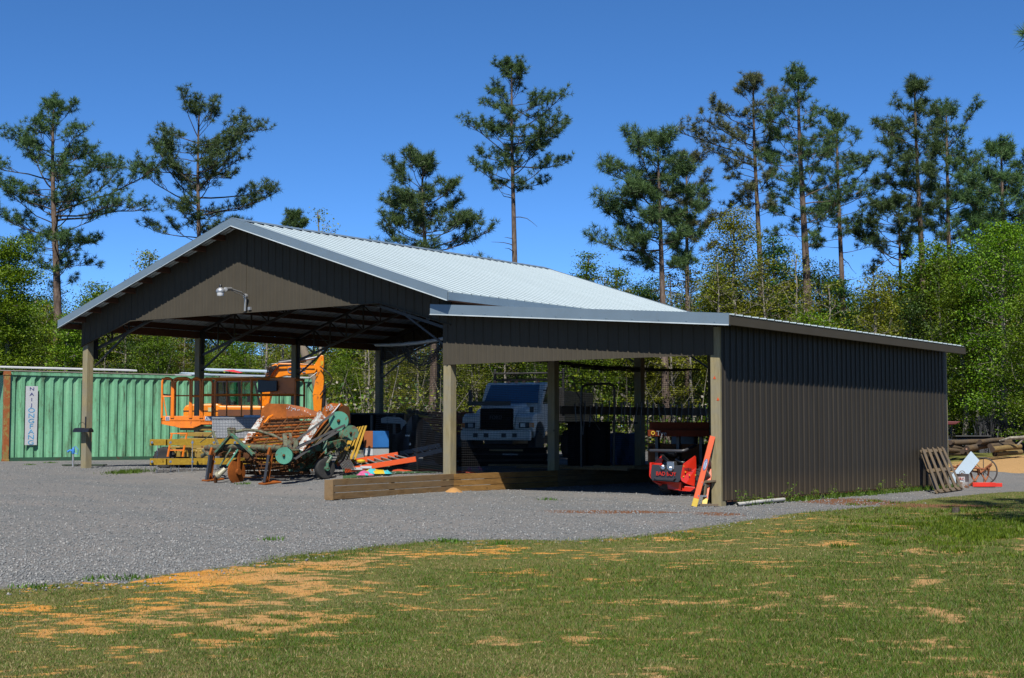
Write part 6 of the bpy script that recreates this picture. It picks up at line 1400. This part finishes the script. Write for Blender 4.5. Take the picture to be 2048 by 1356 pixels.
def pine(seed, H, prof, r0=.20, lean=(0, 0), nb=46, tsize=.34, mat=None, dens=1., kink=0., bare=4, wid=.021, name='pine_tree', sub=6, bright=False):
    """prof: list of (height fraction, crown radius left, right) ; returns root with trunk and crown"""
    rnd = random.Random(seed); r_ = np.random.default_rng(seed)
    root = thing(name, None, None); T = MB(); n = 16; tp = []
    for i in range(n+1):
        u = i/n; tp.append(Vector((lean[0]*u*H+kink*math.sin(u*5)*.3, lean[1]*u*H+kink*math.cos(u*4)*.2, H*u*.985)))
    T.tube(tp, [r0*.80*(1-.88*(i/n)**1.1)+.012 for i in range(n+1)], 9, cap=False)
    def tr(u): u = max(0, min(.9999, u)); k = int(u*n); return tp[k].lerp(tp[k+1], u*n-k)
    hs_ = [p[0] for p in prof]; rl = [p[1] for p in prof]; rr_ = [p[2] for p in prof]
    C = MB(); P = []; D = []
    nb = int(nb*1.25)
    for k in range(nb):
        u = hs_[0]+(hs_[-1]-hs_[0])*((k+rnd.random()*.9)/nb)**.92; az = k*2.399+rnd.uniform(-.5, .5)
        ca, sa = math.cos(az), math.sin(az)           # +x = viewer's right
        L = (np.interp(u, hs_, rr_) if ca > 0 else np.interp(u, hs_, rl)); L = float(L)*(.62+.72*rnd.random())*(abs(ca)*.30+.72)
        if L < .25: L = .25
        base = tr(u-(.02+.02*rnd.random())*min(1, L/3)); up0 = rnd.uniform(-.08, .38)+(1.1 if u > .93 else 0)
        pts = limb(C, base, (ca, sa, up0), L, max(.010, min(.05, L*.012)), rnd, 6, rnd.uniform(.0, .7), .13, .3)
        nd = max(4, int(L*sub*.95*dens))
        for q in range(nd):
            f = .46+.54*(q+rnd.random())/nd; i = min(5, int(f*6)); p = pts[i].lerp(pts[i+1], f*6-i)
            dd = (pts[i+1]-pts[i]).normalized(); sd_ = dd.cross(Vector((0, 0, 1))).normalized()*(1 if q % 2 else -1)
            sl = min(1.3, .22+L*rnd.uniform(.08, .26)*(1.15-f*.4))
            tw = limb(C, p, dd*.7+sd_*rnd.uniform(.3, 1.)+Vector((0, 0, rnd.uniform(-.1, .6))), sl, .014, rnd, 3, .5, .2, .4)
            m = 3
            for t_ in range(m):
                g_ = .62+.38*t_/2; ii = min(2, int(g_*3)); pp_ = tw[ii].lerp(tw[ii+1], min(1, g_*3-ii)); P.append(pp_+Vector((rnd.gauss(0, .05), rnd.gauss(0, .05), rnd.gauss(0, .04)))); D.append((tw[ii+1]-tw[ii]).normalized())
        P.append(pts[-1]); D.append(dd)
    for k in range(bare):                               # dead snags under the crown
        u = hs_[0]-rnd.uniform(.01, .16); az = rnd.random()*6.28; limb(C, tr(u), (math.cos(az), math.sin(az), rnd.uniform(-.3, .4)), rnd.uniform(.3, 1.5), .025, rnd, 4, 0, .25)
    T.build('trunk', BARKP, root, smooth=True, recalc=False); C.build('branches', BARKD if not bright else BARKP, root, recalc=False)
    P = np.array([tuple(p) for p in P]); D = np.array([tuple(d) for d in D])
    V = tufts(P, D, np.full(len(P), tsize*.74), 24, r_, wid)
    np_mesh('crown', V, np.arange(len(V)).reshape(-1, 3), mat or NEEDLE, root)
    return root
def leafy(seed, H, cr, base_u=.25, nleaf=9000, lsize=.078, mat=None, bk=None, name='leafy_tree', r0=.12, spread=1., nb=26, clus=.45, sparse=1., lean=.0):
    rnd = random.Random(seed); r_ = np.random.default_rng(seed); root = thing(name, None, None); T = MB(); C = MB(); n = 12; tp = []; x = y = 0
    for i in range(n+1):
        x += rnd.gauss(0, .05)*H/10+lean*H/n; y += rnd.gauss(0, .05)*H/10; tp.append(Vector((x, y, H*i/n*.97)))
    T.tube(tp, [r0*(1-.85*i/n)+.01 for i in range(n+1)], 8, cap=False); ends = []
    for k in range(nb):
        u = base_u+(1-base_u)*((k+rnd.random())/nb); i = min(n-1, int(u*n)); p = tp[i].lerp(tp[i+1], u*n-i); az = k*2.4+rnd.random()
        v_ = (u-base_u)/(1-base_u); L = cr*spread*(math.sin(math.pi*min(1, .22+v_*.72))**.8)*rnd.uniform(.6, 1.1)
        pts = limb(C, p, (math.cos(az), math.sin(az), rnd.uniform(.05, .75)), L*rnd.uniform(.75, 1.15), max(.012, L*.016), rnd, 5, .3, .16)
        for q in range(6):
            f = .3+.7*(q+rnd.random())/6; j = min(4, int(f*5)); pp_ = pts[j].lerp(pts[j+1], f*5-j); d = Vector((rnd.gauss(0, 1), rnd.gauss(0, 1), rnd.gauss(.3, .6)))
            tw = limb(C, pp_, d, L*rnd.uniform(.15, .35), .010, rnd, 3, .1, .2); ends += [tw[-1], tw[-2], tw[1]]
    E_ = np.array([tuple(e) for e in ends]); m = int(nleaf*sparse*1.5); idx_ = r_.integers(0, len(E_), m); keep = r_.random(len(E_)) < .85
    idx_ = idx_[keep[idx_]]; P = E_[idx_]+r_.normal(0, 1, (len(idx_), 3))*np.array([clus, clus, clus*.34])*.5
    T.build('trunk', bk or BARKG, root, smooth=True, recalc=False); C.build('branches', bk or BARKG, root, recalc=False)
    V = quads(P, np.full(len(P), lsize), r_); np_mesh('crown', V, np.arange(len(V)).reshape(-1, 4), mat or LEAFG, root)
    return root
def place(root, px, Z, label, cat, group=None, scale=1., rz=None, zoff=0., copy=False):
    o = copy_tree(root) if copy else root
    p = AT(px, 867, Z=Z); o.location = (p.x, p.y, gzf(p.x, p.y)-.05+zoff); o.rotation_euler = (0, 0, YAW if rz is None else rz); o.scale = (scale, scale, scale if isinstance(scale, (int, float)) else 1)
    for k in ('label', 'category', 'group', 'kind'):
        if k in o: del o[k]
    tag(o, label, cat, group); return o
def hpx(py, Z, z0=.55): return CAMLOC.z+(866.8-py)*Z/FPX-z0
def wpx(d, Z): return d*Z/FPX
# hero pines: trunk px, Z, crown profile as (py, left px, right px) from bottom up
HERO = [
 (103, 62, [(560, 20, 30), (500, 60, 90), (440, 100, 150), (380, 110, 190), (330, 120, 70), (290, 100, 120), (250, 70, 60), (215, 40, 45), (195, 20, 20)], .30, 'broad pine with spreading limbs at the far left', dict(nb=60, kink=.6)),
 (388, 64, [(475, 60, 60), (430, 100, 70), (390, 110, 130), (350, 120, 160), (310, 80, 110), (270, 100, 110), (235, 60, 70), (205, 18, 20)], .22, 'wide open pine rising behind the left slope of the barn roof', dict(nb=44, lean=(.012, 0), kink=.5, sub=6)),
 (1027, 68, [(375, 40, 15), (345, 90, 60), (300, 60, 110), (280, 105, 95), (235, 40, 110), (200, 60, 75), (165, 60, 60), (135, 40, 45), (115, 12, 20)], .24, 'tall slender pine standing alone above the barn roof', dict(nb=48, kink=.3, bare=5)),
 (855, 58, [(500, 100, 115), (470, 80, 80), (430, 70, 75), (400, 70, 80), (370, 75, 50), (340, 50, 35), (322, 20, 20)], .22, 'short rounded pine behind the middle of the barn roof', dict(nb=52, kink=.8, tsize=.37, dens=.95)),
 (1335, 56, [(540, 60, 50), (500, 100, 60), (460, 110, 60), (400, 90, 70), (350, 95, 70), (310, 70, 55), (280, 20, 20)], .22, 'bushy dark green pine left of the right hand group', dict(nb=62, lean=(-.025, 0), tsize=.42, dens=.95)),
 (1377, 63, [(500, 20, 40), (460, 40, 60), (400, 50, 65), (350, 50, 50), (318, 20, 25)], .20, 'narrow pine with brownish crown behind the bushy one', dict(nb=34, mat=NEEDLE2)),
 (1520, 66, [(420, 30, 60), (390, 80, 50), (330, 60, 40), (290, 130, 30), (250, 100, 45), (215, 70, 60), (180, 45, 50), (155, 30, 30), (143, 10, 12)], .24, 'tall pine with brownish rounded top right of centre', dict(nb=46, mat=NEEDLE2, kink=.5)),
 (1612, 60, [(480, 60, 20), (420, 50, 80), (380, 60, 90), (330, 80, 70), (280, 70, 70), (220, 60, 60), (180, 45, 55), (150, 30, 25), (135, 20, 22)], .30, 'tallest thick trunked pine of the right hand group', dict(nb=52, kink=.5, bright=True)),
 (1686, 64, [(490, 40, 55), (450, 60, 40), (400, 50, 70), (350, 40, 75), (300, 45, 50), (260, 40, 40), (222, 15, 18)], .22, 'slim airy pine just right of the tallest one', dict(nb=42, dens=.7, kink=.3)),
 (1806, 66, [(520, 90, 20), (480, 95, 30), (440, 60, 45), (415, 35, 35), (397, 15, 15)], .18, 'low flat topped pine between two taller ones', dict(nb=26)),
 (1847, 60, [(480, 40, 30), (420, 70, 40), (370, 80, 60), (320, 90, 60), (280, 80, 50), (230, 70, 50), (190, 45, 45), (157, 15, 20)], .24, 'tall pine with long green tufts near the right edge', dict(nb=48, tsize=.42, kink=.4)),
 (1905, 63, [(500, 40, 70), (430, 60, 80), (360, 50, 90), (300, 50, 85), (260, 45, 75), (230, 30, 40), (215, 10, 14)], .22, 'dark crowned pine immediately right of the long tufted one', dict(nb=46)),
 (2015, 58, [(560, 50, 40), (480, 80, 60), (420, 80, 60), (360, 70, 60), (320, 40, 45), (285, 15, 18)], .24, 'dense pine at the right edge of the picture', dict(nb=60, tsize=.42, dens=1.05)),
]
for i, (px, Z, pr_, r0, lab, kw) in enumerate(HERO):
    H = hpx(pr_[-1][0], Z); prof = [(hpx(py, Z)/H, max(.3, 1.05*wpx(l, Z)), max(.3, 1.05*wpx(r__, Z))) for py, l, r__ in pr_]
    o = pine(100+i, H, prof, r0, **kw); place(o, px-kw.get('lean', (0, 0))[0]*2, Z, lab, 'pine tree', 'tall pines behind the barn')
# near pine just outside the right edge, its tips and shade reach in
pnear = pine(140, 14, [(.25, 1.2, 1.2), (.4, 1.7, 2), (.55, 1.9, 2.5), (.7, 1.8, 2.2), (.85, 1.4, 1.4), (1, .4, .4)], .22, nb=60, dens=1.2, tsize=.28, wid=.012)
o = place(pnear, 2462, 17.3, 'near pine whose branch tips reach in at the upper right edge', 'pine tree', None)
# bare tree and small pine peeking over the roof
o = pine(150, hpx(428, 60), [(.90, .3, .3), (.95, .5, .5), (1, .3, .3)], .12, nb=16, tsize=.3); place(o, 586, 60, 'small dark pine top peeking over the left of the ridge', 'pine tree', 'tall pines behind the barn')
def bare(seed, H, cr, r0=.08, lab='', px=0, Z=60, base_u=.35):
    o = leafy(seed, H, cr, base_u, 700, .09, LEAFO, BARKG, 'bare_tree', r0, nb=22); return place(o, px, Z, lab, 'tree', 'bare trees at the wood edge')
bare(61, hpx(405, 60), 1.5, .09, 'leafless twiggy tree above the barn ridge', 645, 60, .5)
bare(62, hpx(500, 58), 1.6, .08, 'nearly bare tree between two pines on the right', 1600, 57)
bare(63, hpx(560, 56), 1.3, .07, 'slender bare tree right of the tallest pine', 1650, 56)
# leafy heroes
def hl(seed, px, Z, py, hw, lab, mat, **kw):
    H = hpx(py, Z); o = leafy(seed, H, wpx(hw, Z), **{**dict(mat=mat), **kw}); return place(o, px, Z, lab, 'tree', 'leafy trees at the wood edge')
hl(70, 12, 54, 462, 70, 'bright green leafy tree at the far left', LEAFG, nleaf=34000, clus=.75, base_u=.12, nb=40)
hl(71, 120, 52, 620, 55, 'low pale green dogwood by the left end of the container', LEAFG, nleaf=9000, clus=.4, base_u=.2)
hl(72, 205, 58, 560, 60, 'mid green tree right of the broad left pine', LEAFM, nleaf=18000, clus=.7)
hl(73, 300, 57, 486, 48, 'olive budding tree left of the barn roof', LEAFO, nleaf=4500, clus=.45, base_u=.35)
hl(74, 1170, 60, 500, 42, 'leafy green tree over the far right of the main roof', LEAFM, nleaf=8000, clus=.5)
hl(75, 1235, 62, 535, 50, 'green leafy tree left of the bushy pine', LEAFM, nleaf=9000, clus=.55)
hl(76, 1300, 60, 590, 60, 'rounded green tree below the bushy pine', LEAFM, nleaf=9000, clus=.6)
hl(77, 1470, 57, 412, 95, 'tall thin olive green beech between the right pines', LEAFO, nleaf=16000, clus=.7, base_u=.22, nb=40)
hl(78, 1545, 59, 470, 60, 'dark olive tree right of the tall beech', LEAFD, nleaf=12000, clus=.6)
hl(79, 1425, 60, 560, 55, 'olive tree at the foot of the tall beech', LEAFO, nleaf=9000, clus=.6)
hl(80, 1745, 54, 560, 62, 'yellowish olive budding tree over the lean-to roof', LEAFO, nleaf=6000, clus=.5)
hl(81, 1790, 60, 540, 50, 'thin olive tree below the low flat pine', LEAFO, nleaf=5500, clus=.5)
hl(82, 1690, 60, 545, 40, 'small dark evergreen over the lean-to roof', LEAFD, nleaf=9000, clus=.5)
hl(83, 2010, 50, 440, 115, 'large bright green leafy tree at the right edge', LEAFG, nleaf=19000, clus=.7, base_u=.12, nb=52)
hl(84, 1930, 52, 560, 80, 'green leafy tree beside the lean-to eave end', LEAFM, nleaf=15000, clus=.7, base_u=.12)
hl(85, 1870, 57, 520, 50, 'thin leafed pale tree before the long tufted pine', LEAFO, nleaf=4500, clus=.5)
hl(86, 2060, 48, 600, 70, 'low green tree at the lower right edge', LEAFM, nleaf=9000, clus=.6, base_u=.1)
hl(87, 460, 60, 640, 70, 'bright green sapling behind the excavator', LEAFG, nleaf=8000, clus=.6, base_u=.1)
hl(88, 700, 60, 660, 70, 'fresh green sapling seen between the barn posts', LEAFG, nleaf=8000, clus=.6, base_u=.1)
hl(89, 1010, 58, 690, 60, 'bright green sapling behind the truck', LEAFG, nleaf=7000, clus=.6, base_u=.1)
hl(90, 1190, 56, 690, 55, 'bright green sapling behind the pipe hoop', LEAFG, nleaf=7000, clus=.55, base_u=.1)
# white trunk seen above the truck, and pale trunks in the wood
rr = random.Random(77)
# filler trees of the wood
FT = [leafy(200, 8.5, 2.6, .10, 12000, .095, LEAFM, BARKG, clus=.8, name='wood_tree'), leafy(201, 7.5, 2.4, .08, 11000, .09, LEAFO, BARKG, clus=.8, name='wood_tree'), leafy(202, 9.0, 2.5, .12, 12000, .095, LEAFD, BARKD, clus=.8, name='wood_tree'),
      leafy(203, 8.0, 2.2, .2, 3500, .12, LEAFO, BARKG, clus=.5, name='wood_tree'), leafy(204, 6.5, 2.5, .05, 10500, .09, LEAFG, BARKG, clus=.7, name='wood_tree'), leafy(205, 9.5, 1.6, .45, 1200, .10, LEAFO, BARKG, clus=.4, name='wood_tree', r0=.09)]
FL_ = ['mid green leafy tree in the background wood', 'olive budding tree in the background wood', 'dark evergreen tree in the background wood', 'thin olive tree in the background wood', 'bright green tree in the background wood', 'pale stemmed bare tree in the background wood']
FG = ['mid green wood trees', 'olive wood trees', 'dark wood trees', 'thin olive wood trees', 'bright green wood trees', 'pale bare wood trees']
used = set()
spots = []
for row, (Z0, step, sc0) in enumerate(((58, 44, .78), (64, 46, .9), (71, 48, 1.0), (79, 52, 1.1), (90, 62, 1.2))):
    px = -160+rr.random()*30
    while px < 2260:
        spots.append((px, Z0+rr.uniform(-2, 2), sc0, row)); px += step*rr.uniform(.7, 1.3)
for px, Z, sc0, row in spots:
    k = rr.choice([0, 1, 1, 2, 3, 3, 5, 4] if row < 2 else [0, 1, 2, 2, 1, 3, 5])
    tall = 1. + (.05 if px > 1400 else 0)+(.25 if px > 1880 else 0); 
    # keep the skyline of the picture: lower trees behind the roof
    s_ = sc0*rr.uniform(.75, 1.0)*tall*(.72 if 330 < px < 1120 else .9 if px < 330 else 1.0)
    if k == 4 and row > 1: k = 0
    o = place(FT[k], px, Z, FL_[k], 'tree', FG[k], s_, rr.random()*6.28, copy=k in used); used.add(k)
for k in range(6):
    if k not in used:
        place(FT[k], 300*k, 75, FL_[k], 'tree', FG[k])
# pale slim trunks at the wood edge
for i in range(34):
    px = rr.uniform(180, 2040); Z = rr.uniform(56, 62)
    o = copy_tree(FT[5]); place(o, px, Z, FL_[5], 'tree', FG[5], rr.uniform(.55, .85), rr.random()*6.28)
sr = thing('bare_pine', None, None); b = MB(); b.tube([(0, 0, 0), (.02, 0, 3), (.05, 0, 6.4)], [.22, .20, .18], 10); b.build('trunk', bark('pale pine bark', (.20, .15, .13), (.42, .36, .33)), sr, smooth=True, recalc=False)
b = MB(); rnd = random.Random(5)
for q in range(14): limb(b, (.04, 0, 3+q*.25), (math.cos(q*2.4), math.sin(q*2.4), .4), rnd.uniform(.6, 1.4), .03, rnd)
b.build('branches', BARKG, sr, recalc=False); place(sr, 1021, 62, 'pale straight trunk rising behind the white truck', 'tree')
# far belt of the wood and undergrowth: one mass
r_ = np.random.default_rng(3)
n = 380000; px = np.where(r_.random(n) < .55, r_.uniform(-250, 2350, n), r_.uniform(-1900, 3900, n)); Zz = r_.uniform(74, 112, n); C_ = np.array(CAMLOC); fwv, rv = np.array(_fw), np.array(_r)
Pp = C_[None]+fwv[None]*Zz[:, None]+rv[None]*((px-1024)/FPX*Zz)[:, None]
hmax = np.interp(px, [-1900, -250, 80, 330, 400, 1100, 1150, 1400, 1600, 1900, 2350, 3900], [10, 8.5, 8.0, 6.5, 5.0, 5.0, 5.6, 6., 5., 7., 10., 10.])*(.7+.6*vnoise(Pp[:, 0], Pp[:, 1], .25, 0))
Pp[:, 2] = .5+r_.random(n)**.8*hmax*(Zz/90)
V = quads(Pp, np.full(n, .18), r_); mi = r_.choice(4, n, p=[.22, .38, .28, .12])
tag(np_mesh('far_wood', V, np.arange(len(V)).reshape(-1, 4), [LEAFD, LEAFO, LEAFM, BARKG], mi=mi), 'dense mixed foliage filling the wood behind the first trees', 'wood', kind='stuff')
n = 70000; px = r_.uniform(-200, 2300, n); Zz = r_.uniform(54, 66, n)
Pp = C_[None]+fwv[None]*Zz[:, None]+rv[None]*((px-1024)/FPX*Zz)[:, None]; hm = 1.3+2.6*vnoise(Pp[:, 0], Pp[:, 1], .5, 1)**1.4; Pp[:, 2] = gz(Pp[:, 0], Pp[:, 1])+r_.random(n)**1.3*hm
keep = ~((Pp[:, 0] < -22) & (Pp[:, 1] < 14)); Pp = Pp[keep]
V = quads(Pp, np.full(len(Pp), .14), r_); mi = r_.choice(4, len(Pp), p=[.25, .35, .15, .25])
b = MB(); rnd = random.Random(9)
for q in range(900):
    p = Pp[rnd.randrange(len(Pp))]; a = Vector((p[0], p[1], gzf(p[0], p[1]))); limb(b, a, (rnd.gauss(0, .35), rnd.gauss(0, .35), 1), rnd.uniform(1., 4.), rnd.uniform(.012, .03), rnd, 4, 0, .14)
ug = tag(np_mesh('undergrowth', V, np.arange(len(V)).reshape(-1, 4), [LEAFD, LEAFO, LEAFM, BARKG], mi=mi), 'tangled twiggy undergrowth along the edge of the wood', 'undergrowth', kind='stuff')
us = tag(b.build('undergrowth_stems', BARKG, None, recalc=False), 'thin pale stems standing in the undergrowth', 'undergrowth', kind='stuff')
# weeds at the wall foot and on the gravel
def weeds(name, lab, pts, hh, n, seed, mat=None):
    r_ = np.random.default_rng(seed); V = []
    for cx, cy, rad in pts:
        m = n; x = cx+r_.normal(0, rad, m); y = cy+r_.normal(0, rad, m); z = gz(x, y); h = hh*(.4+.8*r_.random(m)); th = r_.random(m)*6.28; w_ = .006+.006*r_.random(m); l_ = r_.normal(0, .35, (m, 2))*h[:, None]
        V.append(np.stack([np.stack([x-np.cos(th)*w_, y-np.sin(th)*w_, z], -1), np.stack([x+np.cos(th)*w_, y+np.sin(th)*w_, z], -1), np.stack([x+l_[:, 0], y+l_[:, 1], z+h], -1)], 1).reshape(-1, 3))
    V = np.concatenate(V); return np_mesh(name, V, np.arange(len(V)).reshape(-1, 3), [mat or GB1])
rnd = random.Random(21); pts = []
for k in range(46): pts.append((.24+abs(rnd.gauss(0, .07)), .3+k*.235+rnd.uniform(-.1, .1), .06))
o = weeds('wall_weeds', '', pts, .11, 46, 2); tag(o, 'green weeds growing along the foot of the brown wall', 'weeds', kind='stuff')
WS = paint('dry weed stem', (.22, .24, .08), .8)
for i, (px, h, lb) in enumerate(((1484, .38, 'tall dry weed nearest the corner post at the wall foot'), (1535, .30, 'short leafy weed at the wall foot left of the middle'), (1576, .52, 'tallest weed standing against the brown wall'), (1626, .36, 'leafy weed at the middle of the brown wall'), (1668, .40, 'branching weed right of the middle of the brown wall'), (1714, .26, 'small weed before the right half of the wall'), (1764, .50, 'bushy weed near the right part of the wall'), (1508, .28, 'small grey green weed beside the white pipe'), (1800, .55, 'thin tall weed left of the leaning pallet'))):
    q = AT(px, 990, x=.30); base = Vector((.30, q.y, gzf(.30, q.y))); th_ = thing('weed', lb, 'weed', tuple(base), 0, 'weeds at the wall foot'); rnd = random.Random(i); b = MB(); lv = []
    for k in range(7 if h > .35 else 5):
        p_ = limb(b, base+Vector((rnd.gauss(0, .04), rnd.gauss(0, .08), 0)), (rnd.gauss(0, .25), rnd.gauss(0, .35), 1), h*rnd.uniform(.35, .85), .004, rnd, 4, 0, .15); lv += [tuple(x) for x in p_[1:]]*4
    b.build('stem', WS, th_, recalc=False)
    P = np.array(lv)-np.array(base); r2 = np.random.default_rng(i); P = P+r2.normal(0, .025, P.shape); V = quads(P, np.full(len(P), .032), r2); np_mesh('leaf', V, np.arange(len(V)).reshape(-1, 4), [LEAFG if i % 3 == 2 else LEAFM], th_)
c1 = onground(245, 946); c2 = onground(270, 944); o = weeds('grass_tuft', '', [(c1.x, c1.y, .22), (c2.x, c2.y, .22), ((c1.x+c2.x)/2, c1.y+.1, .2)], .08, 300, 4); tag(o, 'tuft of green grass growing on the gravel by the left post', 'grass', kind='stuff')
cs = [onground(x, y) for x, y in ((488, 968), (62, 930), (100, 926), (1095, 1000), (545, 1080), (885, 1082), (905, 1084), (1000, 1088), (270, 1158), (200, 1160), (70, 1175))]
o = weeds('yard_weeds', '', [(c.x, c.y, .09) for c in cs], .05, 70, 6); tag(o, 'small green weeds scattered over the gravel yard', 'weeds', kind='stuff')
# rank grass at the right
pr2 = []; rnd = random.Random(33)
for k in range(150):
    px = rnd.gauss(1960, 60) if k < 90 else rnd.uniform(1640, 2080); py = rnd.gauss(1062, 22) if k < 90 else rnd.uniform(1000, 1040)+rnd.random()*60; c = onground(px, py); pr2.append((c.x, c.y, .10))
o = weeds('rank_grass', '', pr2, .06, 60, 8, LEAFM); tag(o, 'taller green grass at the right of the lawn', 'grass', kind='stuff')
